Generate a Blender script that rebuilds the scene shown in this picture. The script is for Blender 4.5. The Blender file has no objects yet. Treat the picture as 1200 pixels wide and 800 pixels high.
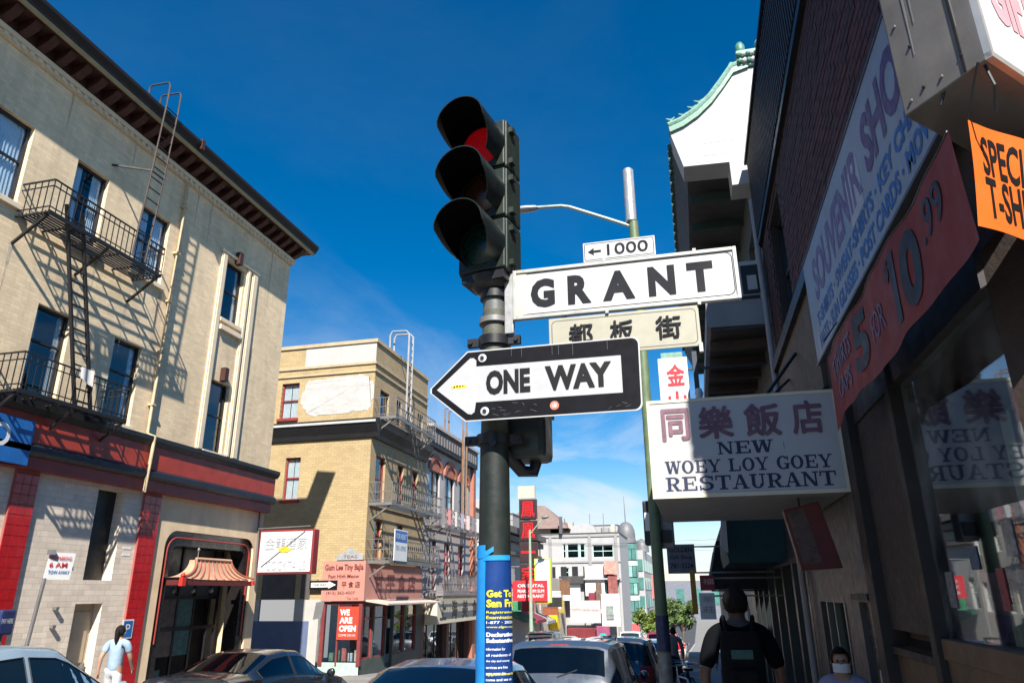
import bpy, bmesh, math, random
from mathutils import Vector, Matrix
random.seed(7)
sc = bpy.context.scene
col = sc.collection

# ------------------------------------------------------------------ camera
# street axes: X across the street (right), Y down the street (away), Z up
F = 840.0
def _n(v): return Vector(v).normalized()
ay = _n((220, -293, -F))
az_ = _n((-20, (F*F - 220*20)/293.0, -F))
ax = ay.cross(az_)
Rw = Matrix((ax, ay, az_))
cam_d = bpy.data.cameras.new('camera'); cam = bpy.data.objects.new('camera', cam_d); col.objects.link(cam)
cam_d.sensor_width = 36.0; cam_d.lens = F/1200.0*36.0
cam_d.clip_start = 0.05; cam_d.clip_end = 4000
cam.matrix_world = Matrix.Translation((0, 0, 1.7)) @ Rw.to_4x4()
sc.camera = cam

# ------------------------------------------------------------------ sun, sky, exposure
SUN = Vector((0.232, -0.69, 0.686)).normalized()
sun_d = bpy.data.lights.new('sun', 'SUN'); sun = bpy.data.objects.new('sun', sun_d); col.objects.link(sun)
sun_d.energy = 5.0; sun_d.angle = math.radians(0.53); sun_d.color = (1.0, 0.95, 0.87)
sun.rotation_euler = SUN.to_track_quat('Z', 'Y').to_euler(); sun.location = (8, -20, 30)
w = bpy.data.worlds.new('World'); sc.world = w; w.use_nodes = True
nt = w.node_tree; nt.nodes.clear()
sky = nt.nodes.new('ShaderNodeTexSky'); sky.sky_type = 'NISHITA'; sky.sun_disc = False
sky.sun_elevation = math.asin(SUN.z); sky.sun_rotation = math.atan2(SUN.x, SUN.y)
sky.air_density = 1.0; sky.dust_density = 0.0; sky.ozone_density = 3.0
hs = nt.nodes.new('ShaderNodeHueSaturation'); hs.inputs['Saturation'].default_value = 1.46; hs.inputs['Value'].default_value = 1.32
nt.links.new(sky.outputs[0], hs.inputs['Color'])
tc = nt.nodes.new('ShaderNodeTexCoord')
sep = nt.nodes.new('ShaderNodeSeparateXYZ'); nt.links.new(tc.outputs['Generated'], sep.inputs[0])
# thin high cloud: noise laid on a flat layer far overhead (direction / height)
mz = nt.nodes.new('ShaderNodeMath'); mz.operation = 'MAXIMUM'; mz.inputs[1].default_value = 0.02; nt.links.new(sep.outputs[2], mz.inputs[0])
az = nt.nodes.new('ShaderNodeMath'); az.operation = 'ADD'; az.inputs[1].default_value = 0.12; nt.links.new(mz.outputs[0], az.inputs[0])
dv = nt.nodes.new('ShaderNodeVectorMath'); dv.operation = 'DIVIDE'; nt.links.new(tc.outputs['Generated'], dv.inputs[0])
cb = nt.nodes.new('ShaderNodeCombineXYZ')
for i in range(3): nt.links.new(az.outputs[0], cb.inputs[i])
nt.links.new(cb.outputs[0], dv.inputs[1])
mp = nt.nodes.new('ShaderNodeMapping'); mp.inputs['Scale'].default_value = (0.9, 0.55, 0.2); mp.inputs['Rotation'].default_value = (0, 0, 0.5)
mp.inputs['Location'].default_value = (3.1, 0.4, 0)
nt.links.new(dv.outputs[0], mp.inputs[0])
nz = nt.nodes.new('ShaderNodeTexNoise'); nz.inputs['Scale'].default_value = 1.3; nz.inputs['Detail'].default_value = 9; nz.inputs['Roughness'].default_value = 0.62; nz.inputs['Distortion'].default_value = 0.6
nt.links.new(mp.outputs[0], nz.inputs['Vector'])
rmp = nt.nodes.new('ShaderNodeMapRange'); rmp.inputs[1].default_value = 0.46; rmp.inputs[2].default_value = 0.80; rmp.inputs[4].default_value = 0.5
nt.links.new(nz.outputs[0], rmp.inputs[0])
# the sheet of cloud is seen edge on low down, so it thickens towards the skyline all round
el = nt.nodes.new('ShaderNodeMapRange'); el.interpolation_type = 'SMOOTHSTEP'; nt.links.new(sep.outputs[2], el.inputs[0])
el.inputs[1].default_value = 0.02; el.inputs[2].default_value = 0.48; el.inputs[3].default_value = 2.4; el.inputs[4].default_value = 0.05
ml = nt.nodes.new('ShaderNodeMath'); ml.operation = 'MULTIPLY'; ml.use_clamp = True; nt.links.new(rmp.outputs[0], ml.inputs[0]); nt.links.new(el.outputs[0], ml.inputs[1])
mx = nt.nodes.new('ShaderNodeMix'); mx.data_type = 'RGBA'; hz = nt.nodes.new('ShaderNodeMapRange'); hz.interpolation_type = 'SMOOTHSTEP'; nt.links.new(sep.outputs[2], hz.inputs[0])
hz.inputs[1].default_value = -0.02; hz.inputs[2].default_value = 0.20; hz.inputs[3].default_value = 0.45; hz.inputs[4].default_value = 0.0
ad = nt.nodes.new('ShaderNodeMath'); ad.operation = 'ADD'; ad.use_clamp = True; nt.links.new(ml.outputs[0], ad.inputs[0]); nt.links.new(hz.outputs[0], ad.inputs[1])
nt.links.new(ad.outputs[0], mx.inputs['Factor'])
nt.links.new(hs.outputs[0], mx.inputs['A']); mx.inputs['B'].default_value = (8.5, 9.0, 9.6, 1)
bg = nt.nodes.new('ShaderNodeBackground'); bg.inputs['Strength'].default_value = 0.05
nt.links.new(mx.outputs['Result'], bg.inputs['Color'])
wo = nt.nodes.new('ShaderNodeOutputWorld'); nt.links.new(bg.outputs[0], wo.inputs[0])
sc.view_settings.view_transform = 'Standard'; sc.view_settings.look = 'None'
sc.view_settings.gamma = 1.0; sc.view_settings.exposure = 1.05; sc.view_settings.use_curve_mapping = False
sc.cycles.max_bounces = 6; sc.cycles.transparent_max_bounces = 12

# ------------------------------------------------------------------ materials
def lin(h):
    if not isinstance(h, str): return tuple(h)
    h = h.lstrip('#'); r = [int(h[i:i+2], 16)/255 for i in (0, 2, 4)]
    return tuple(c/12.92 if c <= .04045 else ((c+.055)/1.055)**2.4 for c in r)
MATS = {}
def mat(name, c, rough=.6, metal=0., var=.12, vs=2.5, bump=0., bs=40., grime=0., spec=.5, coat=0., emit=None, est=1., brick=None, alpha=None, speck=0.):
    """plain principled material with soft mottling, vertical grime streaks and fine relief, all in world space"""
    if name in MATS: return MATS[name]
    m = bpy.data.materials.new(name); m.use_nodes = True; MATS[name] = m
    nt = m.node_tree; N = nt.nodes; L = nt.links; N.clear()
    out = N.new('ShaderNodeOutputMaterial'); b = N.new('ShaderNodeBsdfPrincipled'); L.new(b.outputs[0], out.inputs[0])
    c = lin(c)
    b.inputs['Roughness'].default_value = rough; b.inputs['Metallic'].default_value = metal
    b.inputs['Specular IOR Level'].default_value = spec
    if coat: b.inputs['Coat Weight'].default_value = coat; b.inputs['Coat Roughness'].default_value = .04
    if emit:
        b.inputs['Emission Color'].default_value = (*lin(emit), 1); b.inputs['Emission Strength'].default_value = est
    g = N.new('ShaderNodeNewGeometry')
    cur = None
    def mixcol(fac, a, bcol, blend='MIX'):
        x = N.new('ShaderNodeMix'); x.data_type = 'RGBA'; x.blend_type = blend
        if fac is not None:
            if isinstance(fac, float): x.inputs['Factor'].default_value = fac
            else: L.new(fac, x.inputs['Factor'])
        if isinstance(a, tuple): x.inputs['A'].default_value = (*a, 1)
        else: L.new(a, x.inputs['A'])
        if isinstance(bcol, tuple): x.inputs['B'].default_value = (*bcol, 1)
        else: L.new(bcol, x.inputs['B'])
        return x.outputs['Result']
    def noise(scale, detail=5, vec=None, rough_=.6):
        n = N.new('ShaderNodeTexNoise'); n.inputs['Scale'].default_value = scale; n.inputs['Detail'].default_value = detail; n.inputs['Roughness'].default_value = rough_
        L.new(vec or g.outputs['Position'], n.inputs['Vector']); return n.outputs[0]
    def rng(s, a, b_, c_=0., d=1.):
        r = N.new('ShaderNodeMapRange'); r.inputs[1].default_value = a; r.inputs[2].default_value = b_; r.inputs[3].default_value = c_; r.inputs[4].default_value = d
        L.new(s, r.inputs[0]); return r.outputs[0]
    base = c; heights = []
    if brick:
        axis, bw, bh, mort, mc, depth = brick
        sx = N.new('ShaderNodeSeparateXYZ'); L.new(g.outputs['Position'], sx.inputs[0])
        cx = N.new('ShaderNodeCombineXYZ'); L.new(sx.outputs[1 if axis == 'y' else 0], cx.inputs[0]); L.new(sx.outputs[2], cx.inputs[1])
        bt = N.new('ShaderNodeTexBrick'); L.new(cx.outputs[0], bt.inputs['Vector'])
        bt.inputs['Scale'].default_value = 1.0; bt.inputs['Brick Width'].default_value = bw; bt.inputs['Row Height'].default_value = bh
        bt.inputs['Mortar Size'].default_value = mort; bt.inputs['Mortar Smooth'].default_value = .4
        bt.inputs['Color1'].default_value = (*[x*1.07 for x in c], 1); bt.inputs['Color2'].default_value = (*[x*.9 for x in c], 1)
        bt.inputs['Mortar'].default_value = (*lin(mc), 1)
        base = bt.outputs['Color']
        heights.append((bt.outputs['Fac'], -depth, 1.))
    if var:
        n1 = noise(vs, 6)
        f = rng(n1, .3, .7)
        dk = mixcol(None, base, tuple([1-var]*3), 'MULTIPLY') if not isinstance(base, tuple) else tuple(x*(1-var) for x in base)
        if not isinstance(base, tuple):
            dk.node.inputs['Factor'].default_value = 1.0
            lt = mixcol(None, base, tuple([1+var]*3), 'MULTIPLY'); lt.node.inputs['Factor'].default_value = 1.0
        else: lt = tuple(x*(1+var) for x in base)
        base = mixcol(f, dk, lt)
    if grime:
        mpn = N.new('ShaderNodeMapping'); mpn.inputs['Scale'].default_value = (2.2, 2.2, .28); L.new(g.outputs['Position'], mpn.inputs[0])
        gn = rng(noise(1.9, 8, mpn.outputs[0], .68), .47, .78, 0., grime)
        base = mixcol(gn, base, tuple(x*.33+.012 for x in c))
    if speck:
        sn = rng(noise(55, 3), .62, .72, 0., speck)
        base = mixcol(sn, base, tuple(min(1, x*.35+.02) for x in c))
    if isinstance(base, tuple): b.inputs['Base Color'].default_value = (*base, 1)
    else: L.new(base, b.inputs['Base Color'])
    if rough < .95 and var:
        L.new(rng(noise(vs*3, 4), .3, .7, max(.02, rough-.1), min(1, rough+.1)), b.inputs['Roughness'])
    if bump: heights.append((noise(bs, 6), bump, 1.))
    prev = None
    for s, st, d in heights:
        bp = N.new('ShaderNodeBump'); bp.inputs['Strength'].default_value = min(1, abs(st)); bp.inputs['Distance'].default_value = .012
        bp.invert = st < 0
        L.new(s, bp.inputs['Height'])
        if prev: L.new(prev, bp.inputs['Normal'])
        prev = bp.outputs[0]
    if prev: L.new(prev, b.inputs['Normal'])
    return m
def glass(name, tint=(.9, .95, .95), refl=1.45, rough=.02, dirt=0.):
    """thin pane: clear by transmission, mirror by fresnel"""
    if name in MATS: return MATS[name]
    m = bpy.data.materials.new(name); m.use_nodes = True; MATS[name] = m
    N = m.node_tree.nodes; L = m.node_tree.links; N.clear()
    out = N.new('ShaderNodeOutputMaterial'); t = N.new('ShaderNodeBsdfTransparent'); t.inputs[0].default_value = (*tint, 1)
    gl = N.new('ShaderNodeBsdfGlossy'); gl.inputs['Roughness'].default_value = rough; gl.inputs[0].default_value = (.95, .97, 1, 1)
    fr = N.new('ShaderNodeFresnel'); fr.inputs[0].default_value = refl
    mx = N.new('ShaderNodeMixShader'); L.new(fr.outputs[0], mx.inputs[0]); L.new(t.outputs[0], mx.inputs[1]); L.new(gl.outputs[0], mx.inputs[2])
    last = mx.outputs[0]
    g = N.new('ShaderNodeNewGeometry'); bf = N.new('ShaderNodeMapRange'); bf.inputs[3].default_value = refl; bf.inputs[4].default_value = 1/refl; L.new(g.outputs['Backfacing'], bf.inputs[0]); L.new(bf.outputs[0], fr.inputs[0])
    nz = N.new('ShaderNodeTexNoise'); nz.inputs['Scale'].default_value = .9; L.new(g.outputs['Position'], nz.inputs['Vector'])
    bp = N.new('ShaderNodeBump'); bp.inputs['Strength'].default_value = .05; bp.inputs['Distance'].default_value = .02; L.new(nz.outputs[0], bp.inputs['Height']); L.new(bp.outputs[0], gl.inputs['Normal'])
    if dirt:
        df = N.new('ShaderNodeBsdfDiffuse'); df.inputs[0].default_value = (.42, .45, .46, 1)
        dn = N.new('ShaderNodeTexNoise'); dn.inputs['Scale'].default_value = 1.4; dn.inputs['Detail'].default_value = 7; L.new(g.outputs['Position'], dn.inputs['Vector'])
        r = N.new('ShaderNodeMapRange'); r.inputs[1].default_value = .45; r.inputs[2].default_value = .75; r.inputs[4].default_value = dirt; L.new(dn.outputs[0], r.inputs[0])
        m2 = N.new('ShaderNodeMixShader'); L.new(r.outputs[0], m2.inputs[0]); L.new(last, m2.inputs[1]); L.new(df.outputs[0], m2.inputs[2]); last = m2.outputs[0]
    L.new(last, out.inputs[0]); return m

# ------------------------------------------------------------------ object helpers
ORG = {}
def org(o): return ORG.get(o.name, Vector((0, 0, 0)))
def tag(o, label, cat, group=None, kind=None):
    if label: o['label'] = label
    if cat: o['category'] = cat
    if group: o['group'] = group
    if kind: o['kind'] = kind
    return o
def thing(name, label, cat, loc=(0, 0, 0), group=None, rotz=0.):
    o = bpy.data.objects.new(name, None); o.empty_display_size = .2; col.objects.link(o)
    o.location = loc; o.rotation_euler = (0, 0, rotz); ORG[o.name] = Vector(loc)
    return tag(o, label, cat, group)
def link(name, me, parent, loc=(0, 0, 0)):
    o = bpy.data.objects.new(name, me); col.objects.link(o); o.location = loc
    if parent: o.parent = parent; ORG[o.name] = org(parent)
    return o
def V(*a): return Vector(a)
class MB:
    def __init__(s): s.v = []; s.f = []; s.m = []
    def _a(s, vs, fs, mi=0):
        k = len(s.v); s.v += [Vector(v) for v in vs]; s.f += [[i+k for i in f] for f in fs]; s.m += [mi]*len(fs); return s
    def box(s, x0, x1, y0, y1, z0, z1, mi=0):
        return s._a([(x, y, z) for z in (z0, z1) for x, y in ((x0, y0), (x1, y0), (x1, y1), (x0, y1))],
                    [(0, 3, 2, 1), (4, 5, 6, 7), (0, 1, 5, 4), (1, 2, 6, 5), (2, 3, 7, 6), (3, 0, 4, 7)], mi)
    def obox(s, c, u, v, w_, mi=0):
        c = Vector(c); u = Vector(u); v = Vector(v); w_ = Vector(w_)
        return s._a([c+a*u+b*v+d*w_ for d in (-1, 1) for a, b in ((-1, -1), (1, -1), (1, 1), (-1, 1))],
                    [(0, 3, 2, 1), (4, 5, 6, 7), (0, 1, 5, 4), (1, 2, 6, 5), (2, 3, 7, 6), (3, 0, 4, 7)], mi)
    def poly(s, pts, mi=0): return s._a(pts, [list(range(len(pts)))], mi)
    def prism(s, pts, vec, mi=0):
        n = len(pts); vec = Vector(vec); p = [Vector(q) for q in pts]
        return s._a(p+[q+vec for q in p], [list(range(n))[::-1], list(range(n, 2*n))]+[[i, (i+1) % n, n+(i+1) % n, n+i] for i in range(n)], mi)
    def tube(s, path, r, n=8, cap=True, mi=0):
        P = [Vector(p) for p in path]; R = r if isinstance(r, (list, tuple)) else [r]*len(P)
        vs = []; fs = []; prev = None
        for i, p in enumerate(P):
            t = (P[min(i+1, len(P)-1)]-P[max(i-1, 0)]).normalized()
            if prev is None: a = t.orthogonal().normalized()
            else: a = (prev-t*prev.dot(t)).normalized()
            prev = a; b = t.cross(a)
            vs += [p+(a*math.cos(2*math.pi*k/n)+b*math.sin(2*math.pi*k/n))*R[i] for k in range(n)]
        for i in range(len(P)-1):
            for k in range(n):
                fs.append((i*n+k, i*n+(k+1) % n, (i+1)*n+(k+1) % n, (i+1)*n+k))
        if cap: fs += [list(range(n))[::-1], list(range((len(P)-1)*n, len(P)*n))]
        return s._a(vs, fs, mi)
    def bar(s, a, b, w_, h=None, mi=0):
        """square bar from a to b"""
        a = Vector(a); b = Vector(b); h = h or w_; t = (b-a); l = t.length/2; t.normalize()
        u = t.cross(Vector((0, 0, 1)));
        if u.length < .01: u = Vector((1, 0, 0))
        u.normalize(); v = t.cross(u)
        return s.obox((a+b)/2, t*l, u*w_/2, v*h/2, mi)
    def lathe(s, prof, c=(0, 0, 0), n=16, axis=(0, 0, 1), mi=0):
        A = Vector(axis).normalized(); u = A.orthogonal().normalized(); v = A.cross(u); c = Vector(c)
        vs = []; fs = []
        for r, h in prof: vs += [c+A*h+(u*math.cos(2*math.pi*k/n)+v*math.sin(2*math.pi*k/n))*max(r, 1e-4) for k in range(n)]
        for i in range(len(prof)-1):
            for k in range(n): fs.append((i*n+k, i*n+(k+1) % n, (i+1)*n+(k+1) % n, (i+1)*n+k))
        fs += [list(range(n))[::-1], list(range((len(prof)-1)*n, len(prof)*n))]
        return s._a(vs, fs, mi)
    def grid(s, fn, nu, nv, mi=0):
        vs = [fn(i/nu, j/nv) for j in range(nv+1) for i in range(nu+1)]
        fs = [(j*(nu+1)+i, j*(nu+1)+i+1, (j+1)*(nu+1)+i+1, (j+1)*(nu+1)+i) for j in range(nv) for i in range(nu)]
        return s._a(vs, fs, mi)
    def mesh(s, name, mats, o=Vector((0, 0, 0)), smooth=False, bevel=0., recalc=True):
        me = bpy.data.meshes.new(name); me.from_pydata([v-o for v in s.v], [], s.f)
        if not isinstance(mats, (list, tuple)): mats = [mats]
        for m in mats: me.materials.append(m)
        if any(s.m): me.polygons.foreach_set('material_index', s.m)
        if recalc or bevel:
            bm = bmesh.new(); bm.from_mesh(me)
            if recalc: bmesh.ops.recalc_face_normals(bm, faces=bm.faces)
            if bevel:
                es = [e for e in bm.edges if len(e.link_faces) == 2 and e.calc_face_angle() > .6]
                bmesh.ops.bevel(bm, geom=es, offset=bevel, segments=2, affect='EDGES', profile=.6, clamp_overlap=True)
            bm.to_mesh(me); bm.free()
        if smooth:
            me.polygons.foreach_set('use_smooth', [True]*len(me.polygons))
            me.set_sharp_from_angle(angle=math.radians(40))
        return me
    def build(s, name, mats, parent=None, smooth=False, bevel=0., recalc=True, label=None, cat=None, group=None, kind=None):
        if parent: o = org(parent)
        else:
            xs = [v.x for v in s.v]; ys = [v.y for v in s.v]
            o = Vector(((min(xs)+max(xs))/2, (min(ys)+max(ys))/2, min(v.z for v in s.v)))
        ob = link(name, s.mesh(name, mats, o, smooth, bevel, recalc), parent, (0, 0, 0) if parent else o)
        if not parent: ORG[ob.name] = o
        return tag(ob, label, cat, group, kind)
def B(*a): return MB().box(*a)
def copy_tree(o, parent=None):
    c = o.copy(); col.objects.link(c)
    if parent: c.parent = parent
    for ch in o.children: copy_tree(ch, c)
    return c
TXT = {}
def lettering(parent, text, o, ux, uz, wd, ht, m, bold=0., name='lettering', ext=.002, shear=0., keep=False, warp=None):
    """words as a thin raised mesh fitted to a wd x ht rectangle whose lower left corner is o"""
    cjk = any(ord(c_) > 0x2fff for c_ in text); fat = bold if cjk else 0.
    if cjk: bold = 0.
    key = (text, bold)
    if key not in TXT:
        c = bpy.data.curves.new('words', 'FONT'); c.body = text; c.offset = bold; c.resolution_u = 3; c.space_line = .95
        ob = bpy.data.objects.new('words', c); me = ob.to_mesh()
        TXT[key] = ([v.co.copy() for v in me.vertices], [list(p.vertices) for p in me.polygons])
        ob.to_mesh_clear(); bpy.data.objects.remove(ob); bpy.data.curves.remove(c)
    vs, fs = TXT[key]
    if fat:
        V0 = vs; F0 = fs; vs = []; fs = []
        for k in range(9):
            a = math.pi*k/4; r = fat if k else 0.; n0 = len(vs); vs += [v+Vector((math.cos(a)*r, math.sin(a)*r, .0006*k)) for v in V0]; fs += [[i+n0 for i in f] for f in F0]
    x0 = min(v.x for v in vs); x1 = max(v.x for v in vs); y0 = min(v.y for v in vs); y1 = max(v.y for v in vs)
    sx = wd/(x1-x0); sy = ht/(y1-y0)
    if keep: sx = sy = min(sx, sy)
    ux = Vector(ux); uz = Vector(uz); n = ux.cross(uz); o = Vector(o)
    b = MB(); b.f = fs; b.m = [0]*len(fs)
    if warp:
        b.v = [warp((v.x-x0)*sx, (v.y-y0)*sy) for v in vs]; return b.build(name, m, parent, recalc=False)
    b.v = [o+ux*((v.x-x0)*sx+shear*(v.y-y0)*sy)+uz*((v.y-y0)*sy)+n*(ext+v.z) for v in vs]
    return b.build(name, m, parent, recalc=False)
def gz(y):
    """height of the pavement down the street"""
    if y < 2: return 0.
    if y < 112: return -.047*(y-2)
    return -.047*110
# facades -------------------------------------------------------------
def fpt(pl, k, u, z, d=0.):
    """point on a facade. pl 'x+','x-','y-': plane axis and the side it faces; d = distance out of the wall"""
    if pl == 'x+': return V(k+d, u, z)
    if pl == 'x-': return V(k-d, u, z)
    if pl == 'y-': return V(u, k-d, z)
def fbox(mb, pl, k, u0, u1, z0, z1, d0, d1, mi=0):
    a = fpt(pl, k, u0, z0, d0); b = fpt(pl, k, u1, z1, d1)
    return mb.box(min(a.x, b.x), max(a.x, b.x), min(a.y, b.y), max(a.y, b.y), min(a.z, b.z), max(a.z, b.z), mi)
def wall_open(mb, pl, k, u0, u1, z0, z1, ops, depth=.22, mi=0):
    us = sorted({u0, u1, *[x for o in ops for x in o[:2] if u0 < x < u1]}); zs = sorted({z0, z1, *[x for o in ops for x in o[2:4] if z0 < x < z1]})
    for i in range(len(us)-1):
        for j in range(len(zs)-1):
            uc = (us[i]+us[i+1])/2; zc = (zs[j]+zs[j+1])/2
            if any(o[0] < uc < o[1] and o[2] < zc < o[3] for o in ops): continue
            mb.poly([fpt(pl, k, us[i], zs[j]), fpt(pl, k, us[i+1], zs[j]), fpt(pl, k, us[i+1], zs[j+1]), fpt(pl, k, us[i], zs[j+1])], mi)
    for o in ops:
        a, b, c, d = o[:4]
        for (p, q) in (((a, c), (b, c)), ((b, c), (b, d)), ((b, d), (a, d)), ((a, d), (a, c))):
            mb.poly([fpt(pl, k, *p), fpt(pl, k, *q), fpt(pl, k, *q, -depth), fpt(pl, k, *p, -depth)], mi)
def window(parent, pl, k, u0, u1, z0, z1, fm, gm, back, depth=.16, fw=.06, rails=(.52,), mull=(), curtain=None, sill=None, name='window', cw=.4):
    """sash window set back in its opening: frame (part), panes, backing and curtain (sub-parts)"""
    f = MB()
    fbox(f, pl, k, u0, u0+fw, z0, z1, -depth, -depth+.06); fbox(f, pl, k, u1-fw, u1, z0, z1, -depth, -depth+.06)
    fbox(f, pl, k, u0+fw, u1-fw, z0, z0+fw, -depth, -depth+.058); fbox(f, pl, k, u0+fw, u1-fw, z1-fw, z1, -depth, -depth+.058)
    zz = [z0+fw]+[z0+(z1-z0)*r for r in rails]+[z1-fw]; uu = [u0+fw]+[u0+(u1-u0)*r for r in mull]+[u1-fw]
    for z in zz[1:-1]: fbox(f, pl, k, u0+fw, u1-fw, z-fw*.4, z+fw*.4, -depth, -depth+.05)
    for u in uu[1:-1]: fbox(f, pl, k, u-fw*.3, u+fw*.3, z0+fw, z1-fw, -depth, -depth+.045)
    wn = f.build(name, fm, parent)
    for i in range(len(zz)-1):
        for j in range(len(uu)-1):
            fbox(MB(), pl, k, uu[j], uu[j+1], zz[i], zz[i+1], -depth+.008+.004*(i % 2), -depth+.014+.004*(i % 2))
            p = fbox(MB(), pl, k, uu[j], uu[j+1], zz[i], zz[i+1], -depth+.008, -depth+.014); p.build('pane', gm, wn)
    b_ = fbox(MB(), pl, k, u0-.04, u1+.04, z0-.04, z1+.04, -depth-.42, -depth-.40); b_.build('room_wall', back, wn)
    if curtain:
        for a, c in ((u0, u0+(u1-u0)*cw), (u1-(u1-u0)*cw, u1)):
            q = MB(); n = 12
            for i in range(n):
                s0 = a+(c-a)*i/n; s1 = a+(c-a)*(i+1)/n
                d0 = -depth-.02-.025*(i % 2); d1 = -depth-.02-.025*((i+1) % 2)
                q.poly([fpt(pl, k, s0, z0+.03, d0), fpt(pl, k, s1, z0+.03, d1), fpt(pl, k, s1, z1-.03, d1), fpt(pl, k, s0, z1-.03, d0)])
            q.build('curtain', curtain, wn, recalc=False)
    if sill:
        q = fbox(MB(), pl, k, u0-.08, u1+.08, z0-.12, z0-.002, -.03, .09); q.build('sill', sill, wn, bevel=.008)
    return wn
# ------------------------------------------------------------------ palette
beige = mat('beige_painted_brick', (.77, .60, .39), .8, var=.13, vs=.7, grime=.34, bump=.25, bs=30, brick=('y', .23, .083, .006, (.68, .525, .34), .28))
beige_s = mat('beige_stucco', (.72, .55, .355), .8, var=.10, grime=.25, bump=.2, bs=45)
cream = mat('cream_trim', (.72, .59, .42), .6, var=.08, grime=.15)
whitebrick = mat('white_painted_brick', (.72, .61, .49), .75, var=.1, grime=.25, bump=.25, brick=('y', .30, .115, .006, (.55, .46, .37), .4))
tanbrick = mat('tan_painted_brick', (.40, .30, .155), .75, var=.09, vs=.7, grime=.15, bump=.2, brick=('x', .28, .10, .006, '#8a7146', .35))
tanbrick_y = mat('tan_painted_brick_shade_side', (.36, .275, .165), .75, var=.09, vs=.7, grime=.25, bump=.2, brick=('y', .28, .10, .006, '#a88a55', .35))  # street side brick darkened in its colour to stand for shade
dkbrown = mat('dark_brown_paint', (.014, .008, .007), .6, var=.2)
brackm = mat('oxblood_bracket_paint', (.055, .017, .012), .6, var=.2)
gold = mat('ochre_paint', (.40, .27, .11), .55, var=.15, grime=.2)
redpaint = mat('brick_red_paint', (.35, .038, .02), .45, var=.18, grime=.35)
redtile = mat('glazed_red_tile', (.38, .009, .012), .28, var=.15, vs=4, coat=.3)
grout = mat('tile_grout', (.30, .10, .085), .9)
blackp = mat('black_paint', (.012, .012, .014), .45, var=.2)
navy = mat('blue_black_moulding', (.012, .016, .026), .5, var=.2, grime=.1)
iron = mat('fire_escape_iron', (.010, .0095, .010), .55, var=.25, bump=.1)
greyiron = mat('grey_galvanised_iron', (.18, .175, .17), .5, .3, var=.2)
room = mat('dark_room', (.012, .013, .017), .9, var=.3)
room2 = mat('dim_room', (.05, .055, .07), .9, var=.3)
curt = mat('pale_blue_curtain', (.72, .80, .86), .9, var=.1)
curtw = mat('white_curtain', (.62, .60, .57), .9, var=.08)
gl = glass('window_glass', (.86, .91, .94), 1.6)
glf = glass('far_window_glass', (.5, .7, .68), 1.8)
white = mat('white_sign_face', (.66, .66, .65), .35, var=.03, grime=.05)
black = mat('black_sign_ink', (.006, .006, .007), .5, var=0, spec=.25)
asphalt = mat('asphalt', (.05, .05, .052), .9, var=.2, vs=1.5, bump=.4, bs=120, speck=.3)
concrete = mat('pavement_concrete', (.20, .195, .185), .85, var=.12, vs=1.2, bump=.2, bs=80, speck=.2, grime=.1)
kerbm = mat('kerb_concrete', (.34, .33, .31), .85, var=.15)
linew = mat('white_road_paint', (.70, .70, .67), .7, var=.12, speck=.3)
tarm = mat('roof_tar', (.09, .085, .08), .9)

# ------------------------------------------------------------------ ground
def strip(x0, x1, ys, dz, m, name, kind='structure', thick=0.):
    b = MB()
    for a, c in zip(ys[:-1], ys[1:]):
        if thick:
            b._a([(x0, a, gz(a)+dz-thick), (x1, a, gz(a)+dz-thick), (x1, c, gz(c)+dz-thick), (x0, c, gz(c)+dz-thick),
                  (x0, a, gz(a)+dz), (x1, a, gz(a)+dz), (x1, c, gz(c)+dz), (x0, c, gz(c)+dz)],
                 [(4, 5, 6, 7), (0, 1, 5, 4), (1, 2, 6, 5), (2, 3, 7, 6), (3, 0, 4, 7)])
        else: b.poly([(x0, a, gz(a)+dz), (x1, a, gz(a)+dz), (x1, c, gz(c)+dz), (x0, c, gz(c)+dz)])
    o = b.build(name, m, None, recalc=False); o['kind'] = kind; return o
strip(-900, 900, [-300, 2, 112, 3000], -.16, mat('ground_earth', (.20, .19, .17), .95), 'ground')
strip(-10.2, -1.35, [-30, 2, 112, 260], -.14, asphalt, 'road')
gr = MB(); gr.box(-60, -10.2, -12, -2.2, -.14, -.138); gr.box(-1.35, 60, -12, -2.2, -.14, -.138); g_ = gr.build('cross_road', asphalt); g_['kind'] = 'structure'
SW = strip(-13.4, -10.35, [2.2, 24, 25.5], 0, concrete, 'pavement_left', thick=.16)
strip(-13.4, -10.35, [27.0, 60, 112], 0, concrete, 'pavement_left', thick=.16)
SR = strip(-1.2, 1.6, [-2, 2, 112], 0, concrete, 'pavement_right', thick=.16)
strip(1.6, 14, [-2, 2, 2.4], 0, concrete, 'pavement_corner', thick=.16)
strip(-10.35, -10.2, [2.2, 24, 25.5], -.004, kerbm, 'kerb_left', thick=.16)
strip(-1.35, -1.2, [-2, 2, 112], -.004, kerbm, 'kerb_right', thick=.16)
for i in range(9): # crosswalk bars
    o = B(-9.6+i*.95, -9.15+i*.95, -.6, 1.4, -.136, -.132).build('crosswalk_bar', linew); o['kind'] = 'structure'

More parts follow.
